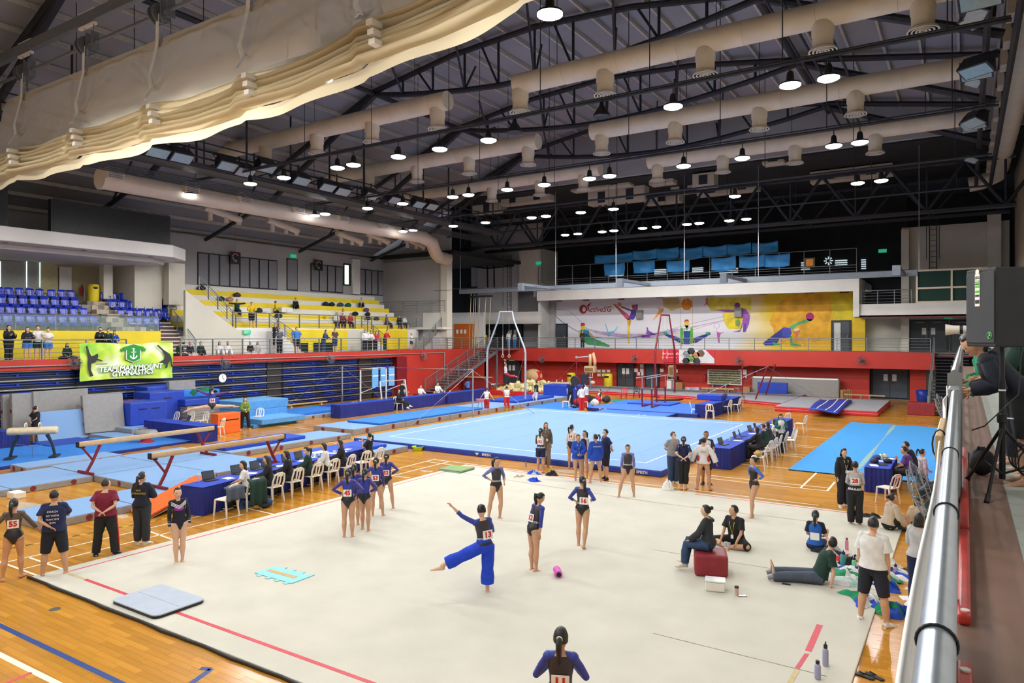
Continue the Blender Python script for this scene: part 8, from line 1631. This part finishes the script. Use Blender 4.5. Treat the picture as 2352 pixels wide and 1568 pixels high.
for y0,y1 in ((1.4,3.1),(3.6,5.2),(5.3,9)):MB().bx(-.03,.022,y0,y1,ZW,ZW+.05).build('red_bar',M_kr,t,bevel=.015,seg=3)
for y in (3.0,3.65):MB().lathe((.0,y,ZW+.05),[(.018,0),(.018,.006)],12).build('white_cap',M_plw,t)
# banner tied outside the rail
def cloth_banner(label,y0,y1,z0,z1,X=-.1,amp=.03):
    t=thing('cloth_banner',label,'banner',(X,y0,z0));o=MB().grid(lambda i,j:(rx_(y0+(y1-y0)*i)+X+amp*math.sin(i*9+j*2),y0+(y1-y0)*i,z0+(z1-z0)*j),30,8).build('cloth',M_paper,t,smooth=True);sm=o.modifiers.new('s','SOLIDIFY');sm.thickness=.006; return t
t=cloth_banner('white cloth banner tied outside the near handrail',.5,3.4,3.4,4.215,-.034,.004);t2=cloth_banner('white banner with violet lettering hung by the spectators',5.0,7.4,3.45,4.2,-.05,.012)
text('WONDER',.26,basis((-.155,6.2,3.85),(0,-1,0),(0,0,1)),mat('violet_ink','#3a2f8a',.6),t2)
t=thing('bracket_post','tan wooden block strapped to the rail','block',(-.09,3.9,4.2));MB().bx(-.115,-.085,3.7,4.5,4.08,4.2).build('wood',M_woodlt,t,bevel=.006);MB().path([(-.1+.03*math.cos(a),3.85,4.14+.07*math.sin(a)) for a in [k*math.pi/6 for k in range(12)]],.004,5,closed=True).build('strap',M_black,t)
# loudspeaker on a tripod
SX_,SY_=.245,6.75
t=thing('speaker_stand','black tripod speaker stand on the near walkway','stand',(SX_,SY_,ZW));M_st=mat('stand_black','#17181a',.4,metal=.3,var=.08)
MB().tube((SX_,SY_,ZW+.12),(SX_,SY_,4.3),.022,n=12).build('lower_pole',M_st,t);MB().tube((SX_,SY_,4.1),(SX_,SY_,4.6),.017,n=12).build('upper_pole',M_st,t);MB().lathe((SX_,SY_,4.0),[(.03,-.04),(.036,-.03),(.036,.03),(.03,.04)],14).build('collar',M_st,t);MB().tube((SX_,SY_,4.0),(SX_+.07,SY_-.03,4.0),.01).build('clamp_knob',M_galv,t)
MB().lathe((SX_,SY_,4.22),[(.0255,-.006),(.0255,.006)],14).build('white_tape',M_plw,t)
for k,a in enumerate((-105,15,135)):
    a=R(a);e=V(math.cos(a),math.sin(a),0)*.42;f=V(SX_,SY_,ZW+.012)+e;f.x=max(f.x,.0) if f.x<0 else f.x
    lg=MB().tube(V(SX_,SY_,3.93),f,.013,n=8).build('leg',M_st,t);MB().tube(f-V(0,0,.008)+e*.03,f+(V(SX_,SY_,3.93)-f)*.08,.019,n=8).build('rubber_foot',M_black,lg);MB().tube(V(SX_,SY_,ZW+.16),V(SX_,SY_,3.93).lerp(f,.55),.009,n=6).build('brace',M_st,t)
sp_=thing('loudspeaker','large black loudspeaker with white label on the tripod','speaker',(SX_,SY_,4.56),R(-147));zb,zt=0.,.615
P=[(.17,-.175),(.17,.175),(-.06,.175),(-.17,.10),(-.17,-.10),(-.06,-.175)]
MB().prism(P,zb,zt).build('cabinet',mat('speaker_black','#15171b',.6,var=.1,bump=.2,bscale=250),sp_,bevel=.012,local=True);MB().bx(.17,.178,-.165,.165,.03,zt-.03).build('grille',mat('grille_black','#1d2229',.55,bump=.35,bscale=500),sp_,bevel=.006,local=True)
lb=MB().bx(.178,.1795,-.055,.0,.32,.575).build('sticker',M_paper,sp_,local=True);
for k,(z0_,z1_,c) in enumerate(((.535,.555,'k'),(.505,.525,'g'),(.465,.485,'g'),(.425,.445,'g'),(.395,.412,'k'),(.34,.37,'k'),(.49,.5,'k'))):MB().bx(.1795,.1803,-.052,-.003,z0_,z1_).build('sticker_band',mat('label_green','#4fc417',.5) if c=='g' else M_black,lb,local=True)
MB().lathe((.179,-.028,.59),[(.022,-.001),(.022,.001)],14,Matrix.Rotation(R(90),3,'Y')).build('round_label',M_paper,sp_,local=True)
W_=wmat(sp_);text('Thump215',.012,W_@basis((.181,-.0275,.545),(0,1,0),(0,0,1)),M_paper,lb,'lettering');text('1400W',.016,W_@basis((.181,-.0275,.515),(0,1,0),(0,0,1)),M_paper,lb,'lettering')
MB().path([V(.181,.115+.026*math.cos(a),.09+.026*math.sin(a)) for a in [2*math.pi*k/18 for k in range(18)]],.003,5,closed=True).build('green_logo_ring',mat('logo_green','#2fb050',.4,emit=.3),sp_,local=True);MB().path([(.181,.105,.072),(.181,.113,.095),(.181,.108,.106),(.181,.122,.108),(.181,.118,.09),(.181,.126,.086)],.003,5).build('running_figure',M_plw,sp_,local=True)
MB().bx(-.08,.05,-.179,-.172,.2,.42).build('side_handle',M_black,sp_,local=True)
cb_=thing('speaker_cables','black cables looping from the loudspeaker to the tripod','cable',(SX_,SY_,3.8));
for k in range(4):MB().path([(SX_+.1+.06*math.cos(a)+.02*k,SY_-.05,3.72+.1*math.sin(a)-.02*k) for a in [2*math.pi*q/18 for q in range(18)]],.006,6,closed=True).build('coil',M_black,cb_)
MB().path([(SX_+.12,SY_-.1,4.6),(SX_+.1,SY_-.12,4.2),(SX_-.12,SY_-.2,3.95),(SX_-.2,SY_-.1,3.9)],.005,6).build('cable',M_black,cb_)
bag((.12,7.6,ZW),(.1,.12,.22),K_blk,'small black bag by the tripod foot','bag','bags by the right wall')
# spectators leaning on the rail
WK='people on the near walkway'
def walk(label,x,y,h,**kw): return person(label,0,0,h,kw.pop('a',-95),xy=(x,y),z=ZW,group=WK,vox=.011,**kw)
walk('girl in navy hooded sweatshirt bending over the rail with a phone',.42,7.3,1.4,lean=(42,0),arms=('phone','phone'),top=K_dnavy,hood=True,bottom=K_blk,blen=.5,hair='pony',loose=.03,head=(0,-25),skin=1,jlen=.12)
p=walk('photographer with long white lens behind the loudspeaker',.5,8.9,1.5,lean=(14,0),arms=('cam','cam'),top=K_blk,bottom=K_blk,hair='pony',loose=.03,skin=1,head=(0,0))
c=V(.5,8.9,ZW)+V(-.40,-.0,1.31);cmr=thing('camera','camera with long white telephoto lens held over the rail','camera',tuple(c));Q=Matrix.Rotation(R(-90),3,'Y')
MB().lathe(tuple(c),[(.035,0),(.035,.08),(.045,.1),(.045,.2),(.05,.22),(.06,.28)],16,Q).build('lens',M_plw,cmr,smooth='auto');MB().lathe(tuple(c+V(-.12,0,0)),[(.047,0),(.047,.03)],16,Q).build('black_ring',M_black,cmr);MB().bx(c.x,c.x+.08,c.y-.07,c.y+.07,c.z-.05,c.z+.06).build('camera_body',M_black,cmr,bevel=.01)
walk('person in bright green jacket leaning over the rail beyond the girl in navy',.4,8.5,1.4,lean=(42,0),arms=('phone','rail'),top=K_green,bottom=K_dnavy,hair='pony',loose=.035,head=(0,-20));walk('girl with a green and white drawstring bag on her back',.5,8.0,1.4,lean=(16,0),arms=('rail','rail'),top=K_dgreen,bottom=K_dnavy,blen=.5,hair='pony',loose=.03,skin=1);walk('person in striped white top and dark skirt at the right picture edge',.95,9.6,1.45,a=30,top=cl_('striped','#aab4c4',var=.4),sleeve=.45,bottom=K_dnavy,blen=.5,hair='bob',loose=.02)
o_=thing('drawstring_bag','green and white drawstring bag on the girl on the walkway','bag',(.72,7.9,4.15));MB().ell((.72,7.9,4.2),(.12,.16,.22)).build('green_lower',K_green,o_,smooth=True);MB().ell((.72,7.9,4.36),(.1,.14,.1)).build('white_upper',K_wht,o_,smooth=True);MB().path([(.72,7.78,4.42),(.6,7.85,4.55),(.72,8.0,4.42)],.006,5).build('cord',M_plw,o_)
# ================================================================ SMALL THINGS ON THE FLOOR
x,y=G(1281,1313,.1);t=thing('foam_roller','pink ribbed foam roller lying on the carpet','roller',(x,y,.1));d=V(-.6,.8,0);a_=V(x,y,.1)
M_pink=mat('pink_foam','#d85cc0',.6,var=.05);MB().tube(a_-d*.16,a_+d*.16,.068,n=20).build('foam_body',M_pink,t,smooth='auto')
for k in range(16):an=2*math.pi*k/16;o=d.cross(V(0,0,1))*math.cos(an)*.069+V(0,0,1)*math.sin(an)*.069;MB().tube(a_-d*.155+o,a_+d*.155+o,.005,n=4).build('rib',M_pink,t)
MB().tube(a_-d*.165,a_+d*.165,.045,n=18).build('dark_core',M_black,t)
x,y=G(1643,1352,.05);t=thing('storage_tub','white translucent plastic tub beside the red block','tub',(x,y,.037),R(15));MB().bx(-.17,.17,-.13,.13,0,.17).build('tub',M_plw,t,bevel=.02,local=True);MB().bx(-.18,.18,-.14,.14,.17,.195).build('lid',mat('frosted_lid','#dfe2e0',.3),t,bevel=.01,local=True)
x,y=G(1692,1371);t=thing('travel_cup','pink travel cup with black lid on the carpet','cup',(x,y,.037));MB().lathe((0,0,0),[(.03,0),(.036,.13)],14).build('cup',mat('pale_pink','#cfa9a0',.4),t,smooth='auto',local=True);MB().lathe((0,0,0),[(.039,.13),(.037,.165),(.01,.17)],14).build('lid',M_black,t,smooth='auto',local=True)
for i,(u,v,rz,l) in enumerate(((1705,1368,.6,'dark phone lying beside the travel cup'),(1806,1341,.1,'phone lying beside the man leaning back'))):x,y=G(u,v,.04);t=thing('phone',l,'phone',(x,y,.037),rz,group='phones on the carpet');MB().bx(-.075,.075,-.036,.036,0,.009).build('case',M_black,t,bevel=.003,local=True);MB().bx(-.068,.068,-.031,.031,.009,.0095).build('screen',M_scr,t,local=True)
M_lav=mat('lavender_bottle','#9b9bbd',.35,var=.03);x,y=G(1896,1528,.04);bottle((x,y,.037),.30,.042,M_lav,M_black,'tall lavender bottle with carry loop on the carpet','lavender bottles',loop=True);x,y=G(1878,1558,.04);bottle((x,y,.037),.25,.042,M_lav,M_black,'shorter lavender bottle nearer the camera','lavender bottles')
def sandal(p,rz,label,m,name='sandal',group='pairs of footwear'):
    t=thing(name,label,'footwear',p,rz,group=group);MB().prism([(-.13,-.03),(-.1,-.042),(0,-.035),(.08,-.048),(.13,-.03),(.14,0),(.12,.04),(.05,.045),(-.05,.035),(-.11,.038),(-.135,.01)],0,.02).build('sole',m,t,bevel=.004,local=True);MB().path([(.0,-.045,.015),(.07,0,.05),(.0,.045,.015)],.009,6).build('strap',m,t,local=True)
x,y=G(1985,1554);sandal((x,y,.003),R(160),'black flip-flop on the floor, left one',M_black);sandal((x+.12,y+.06,.003),R(150),'black flip-flop on the floor, right one',M_black)
def basin(u,v,r,h,label,m,z=0):x,y=G(u,v,z);t=thing('basin',label,'basin',(x,y,z),group='plastic basins');MB().lathe((0,0,0),[(r*.7,0),(r,h),(r*1.06,h),(r*1.06,h-.015),(r*.97,h-.01),(r*.66,.015),(.01,.015)],20).build('bowl',m,t,smooth='auto',local=True);MB().lathe((0,0,0),[(r*.8,h*.5),(.01,h*.55)],18).build('chalk',M_paper,t,smooth=True,local=True)
M_lime=mat('lime_plastic','#b8e020',.4,var=.03);basin(960,1034,.24,.17,'lime green chalk basin in front of the light blue floor',M_lime);basin(1160,942,.22,.14,'lime green chalk basin at the feet of the boy under the rings',M_lime)
x,y=G(1103,950);t=thing('chalk_stand','pink basin on a thin metal stand left of the rings boys','stand',(x,y,0));
for k in range(4):MB().tube((.14*math.cos(k*1.57),.14*math.sin(k*1.57),.75),(.2*math.cos(k*1.57),.2*math.sin(k*1.57),0),.012,n=5).build('leg',M_galv,t,local=True)
MB().lathe((0,0,.72),[(.2,0),(.28,.16),(.26,.16),(.02,.03)],16).build('basin',mat('pink_plastic','#e08a9a',.4),t,smooth='auto',local=True)
x,y=G(38,1143,.0);t=thing('storage_tub','white chalk tub on the floor beside the left mats','tub',(x,y,.0));MB().bx(-.22,.22,-.16,.16,0,.18).build('tub',M_plw,t,bevel=.02,local=True);MB().bx(-.19,.19,-.13,.13,.17,.185).build('chalk',M_paper,t,local=True)
x,y=G(1338,1080);t=thing('chalk_bucket','white chalk bucket before the light blue floor','bucket',(x+.2,y,0));MB().lathe((0,0,0),[(.16,0),(.2,.3),(.19,.3),(.02,.05)],16).build('bucket',M_plw,t,smooth='auto',local=True);MB().lathe((0,0,.2),[(.17,0),(.01,.01)],14).build('chalk',M_paper,t,local=True)
def heap(p,sx,sy,h,m,label,seed=0,cat='clothes',name='clothes',group='clothes on the floor',rz=0.,m2=None):
    t=thing(name,label,cat,p,rz,group=group);q=random.Random(seed);ph=[q.random()*6 for _ in range(6)]
    def f(i,j):
        th=2*math.pi*i;r=j;e=1+.22*math.sin(3*th+ph[0])+.12*math.sin(5*th+ph[1]);z=h*(1-r*r)*(.75+.3*math.sin(th*2+r*5+ph[2])+.15*math.sin(th*5+r*9+ph[3])); return (sx*r*e*math.cos(th),sy*r*e*math.sin(th),max(.003,z+.008*math.sin(8*th+ph[4])))
    b=MB().grid(f,24,8,closed=True);o=b.build('cloth',[m,m2 or m],t,smooth=True,local=True)
    if m2:o.data.polygons.foreach_set('material_index',[1 if (k//8)%9<3 else 0 for k in range(len(o.data.polygons))])
    MB().path([(sx*.2,sy*.3,h*.85),(sx*.5,sy*.1,h*.6),(sx*.85,-sy*.3,.02)],[(.05,.015),(.06,.015),(.04,.01)],6).build('sleeve',m2 or m,t,smooth=True,local=True)
x,y=G(1226,1090);heap((x,y,.036),.28,.16,.12,K_pant,'royal blue jacket heaped on the carpet edge, upper one',1,m2=K_lgr);x,y=G(1226,1104,.04);heap((x,y,.036),.22,.14,.1,K_pant,'royal blue cloth heaped on the carpet edge, lower one',2);x,y=G(1267,1093);heap((x,y,.036),.22,.18,.15,K_blk,'black jacket heaped on the carpet edge',3)
x,y=G(1187,1094,.04)
for k in range(2):sandal((x+.12*k,y+.08*k,.036),R(80),'pale sandal on the carpet edge, %s one'%('left','right')[k],mat('pale_sandal','#b8a98a',.7))
x,y=G(1533,1124,.03);heap((x,y,.036),.16,.12,.3,M_paper,'white paper bag lying at the carpet edge',4,'bag','paper_bag',None)
x,y=G(1208,1072);bottle((x,y,0),.22,.03,mat('steel_blue_b','#8a94b8',.3),mat('blue_cap','#2a4aa0',.4),'small blue bottle before the light blue floor')
# clothes pile on the right
CP=[(1905,1272,.3,.22,.16,K_dnavy,K_lgr,'navy jacket in the pile beside the pink bottle'),(1948,1290,.3,.2,.12,K_red,K_wht,'red and white jacket in the pile'),(1960,1300,.25,.22,.18,K_dnavy,K_wht,'navy jacket with white piping behind the white t-shirt'),(2030,1300,.3,.2,.14,cl_('offwhite','#cfcabc'),None,'off-white cloth in the pile right of the white t-shirt'),(1945,1322,.35,.26,.1,K_green,K_wht,'green and white jacket in the pile'),(1965,1318,.3,.22,.14,K_wht,K_blu,'white and blue striped jacket in the pile'),(1955,1342,.38,.28,.08,K_wht,cl_('mint','#a9cfc4'),'white jacket with mint lining in the pile'),(2050,1322,.42,.3,.12,K_blu,K_wht,'blue and white jacket in the pile right of the white t-shirt'),(2030,1332,.3,.25,.12,K_green,K_wht,'green jacket under the blue one'),(2035,1352,.25,.2,.16,K_blu,None,'blue bag in the pile'),(1975,1374,.3,.22,.1,K_green,K_wht,'green and white jacket nearest the carpet edge'),(1990,1388,.22,.3,.12,K_blu,K_wht,'blue and white trousers by the white shoes'),(2045,1408,.32,.22,.18,K_green,K_blu,'green and blue jacket by the steel bottle'),(2075,1408,.25,.18,.12,K_blu,None,'blue jacket beside the steel bottle'),(2105,1355,.15,.12,.1,K_wht,K_blu,'small white and blue cloth by the grey sweater woman')]
for k,(u,v,sx,sy,h,m,m2,l) in enumerate(CP):x,y=G(u,v);heap((x,y,.036 if x<-1.3 else .0),sx,sy,h,m,l,10+k,m2=m2,group='clothes pile on the right')
for u,v,h,r,c,cap,l,lp in ((1945,1266,.26,.036,'e08aa0','#8a3a80','pink bottle in the clothes pile',0),(1937,1300,.26,.06,'3f8f8c','#1d2a6a','large teal jug in the clothes pile',1),(1962,1312,.24,.045,'7cd089','#222222','green bottle in the clothes pile',0),(2057,1322,.22,.045,'a99ac8','#222222','lilac bottle in the clothes pile',1),(2038,1420,.27,.04,'b0a9ac','#8a8488','steel bottle beside the green and blue jacket',0),(2028,1385,.28,.04,'16324a','#c9b48a','dark blue bottle behind the white t-shirt man',0),(1965,1195,.2,.035,'c0392b','#222222','red bottle near the sitting girls',0),(2062,1183,.2,.035,'4a5a9a','#dddddd','blue-grey bottle near the sitting girls',0)):x,y=G(u,v);bottle((x,y,.036 if x<-1.3 else 0),h,r,mat('bottle_'+c,'#'+c,.35,var=.03),mat('cap_'+cap[1:],cap,.4),l,'bottles in the clothes pile',loop=bool(lp))
x,y=G(2057,1346);o=MB().ell((x,y,.035),(.035,.035,.035));tag(o.build('tennis_ball',mat('ball_green','#a8d020',.9,bump=.2),smooth=True),'lime green ball on the wooden floor','ball')
x,y=G(2090,1310);
for k in range(2):sandal((x+.05*k,y-.2*k,.003),R(140),'black trainer beside the grey sweater woman, %s one'%('upper','lower')[k],M_black,'trainer')
for k,(u,v) in enumerate(((2090,1375),(2098,1388))):x,y=G(u,v);paper((x,y,.003),.4+k,('white paper sheet on the floor near the rail','second white sheet on the floor near the rail')[k])
heap((*G(1995,1188),.036),.3,.2,.05,K_blk,'black cloth on the carpet corner',40);heap((*G(2135,1205),0),.3,.3,.25,K_blk,'black bag by the sitting girls',41,'bag','bag')
heap((*G(555,1165),0),.25,.2,.18,K_jean,'blue jacket on the floor under the near table',42);x,y=G(610,1165);bag((x,y,0),(.15,.2,.25),K_jean,'blue bag under the near judges table','bag','bags under tables');bag((NJ[6][0]+.1,NJ[6][1],.46),(.1,.14,.25),mat('brown_leather','#5a3420',.5),'brown leather bag on a near judges chair','bag','bags under tables');bag((-6.05,25.2,.46),(.14,.16,.18),mat('straw','#b79a5a',.9,var=.2,scale=30),'straw bag on the nearest floor judges chair','bag','bags under tables')
# bags and fan stand at the far side of the blue floor
matx('pale blue mat under the far bags',-24.0,-20.3,38.4,42.8,0,.03,M_br,M_br,name='thin_mat');matx('green mat behind the far bags',-21.5,-18.7,45.4,47.2,0,.03,mat('sea_green','#2f8a78',.8),M_green if 0 else mat('sea_green','#2f8a78'),name='thin_mat')
for k,(u,v,m,l) in enumerate(((1352,924,K_blk,'black bag on the pale blue mat, left'),(1362,928,K_dnavy,'navy bag on the pale blue mat'),(1373,926,K_red,'red bag on the pale blue mat'),(1366,934,K_wht,'white bag on the pale blue mat'),(1393,926,K_dgr,'dark rucksack with orange top'),(1326,932,K_red,'pink-red bag beside the fan stand'))):bag((*G(u,v),.03),(.3,.25,.45),m,l,'bag','bags on the far mat')
x,y=G(1333,937);t=thing('fan_stand','black rolling stand with a small display before the light blue floor','stand',(x,y,0));
for s in (-.25,.25):MB().tube((x+s,y,.08),(x+s,y,1.9),.03).build('post',M_black,t)
MB().bx(x-.8,x+.8,y-.06,y+.06,.04,.1).bx(x-.3,x-.2,y-.5,y+.5,.04,.1).bx(x+.2,x+.3,y-.5,y+.5,.04,.1).build('base',M_black,t);MB().bx(x+.05,x+.6,y-.1,y-.02,1.5,2.2).build('display',M_black,t,bevel=.02);MB().bx(x+.1,x+.55,y-.105,y-.1,1.55,2.15).build('screen',mat('display_glass','#2a3440',.2),t);MB().lathe((x-.35,y-.1,1.75),[(.3,-.05),(.32,0),(.3,.05)],16,Matrix.Rotation(R(90),3,'X')).build('fan_head',M_dark,t,smooth='auto')
x,y=G(977,925);t=thing('vinyl_block','maroon vinyl block before the bars table','block',(x,y,0));MB().bx(-.85,.85,-.35,.35,0,.62).build('body',M_maroon,t,bevel=.04,local=True);MB().bx(-.855,.855,-.355,.355,.3,.31).build('seam',M_dkred,t,local=True)
t=thing('wall_unit','maroon and tan service counter under the far stairs','counter',(-33.5,48.5,0));MB().bx(-36,-33.5,48.2,48.8,0,1.1).build('front',M_maroon,t,bevel=.02);MB().bx(-36,-33.4,48.0,48.9,1.1,1.16).build('top',M_woodlt,t)
t=thing('arcade_seat','red moulded ride-on seat with tan canopy near the far stairs','seat',(-31.4,51.5,0));MB().ell((-31.0,51.5,1.2),(.9,.5,.6)).build('canopy',M_woodlt,t,smooth=True);MB().bx(-30.6,-30.2,51.2,51.8,0,1.6).build('side',M_redv,t,bevel=.1);MB().bx(-31.6,-30.6,51.2,51.8,.4,.6).build('seat',M_redv,t,bevel=.05)
bake_bodies()
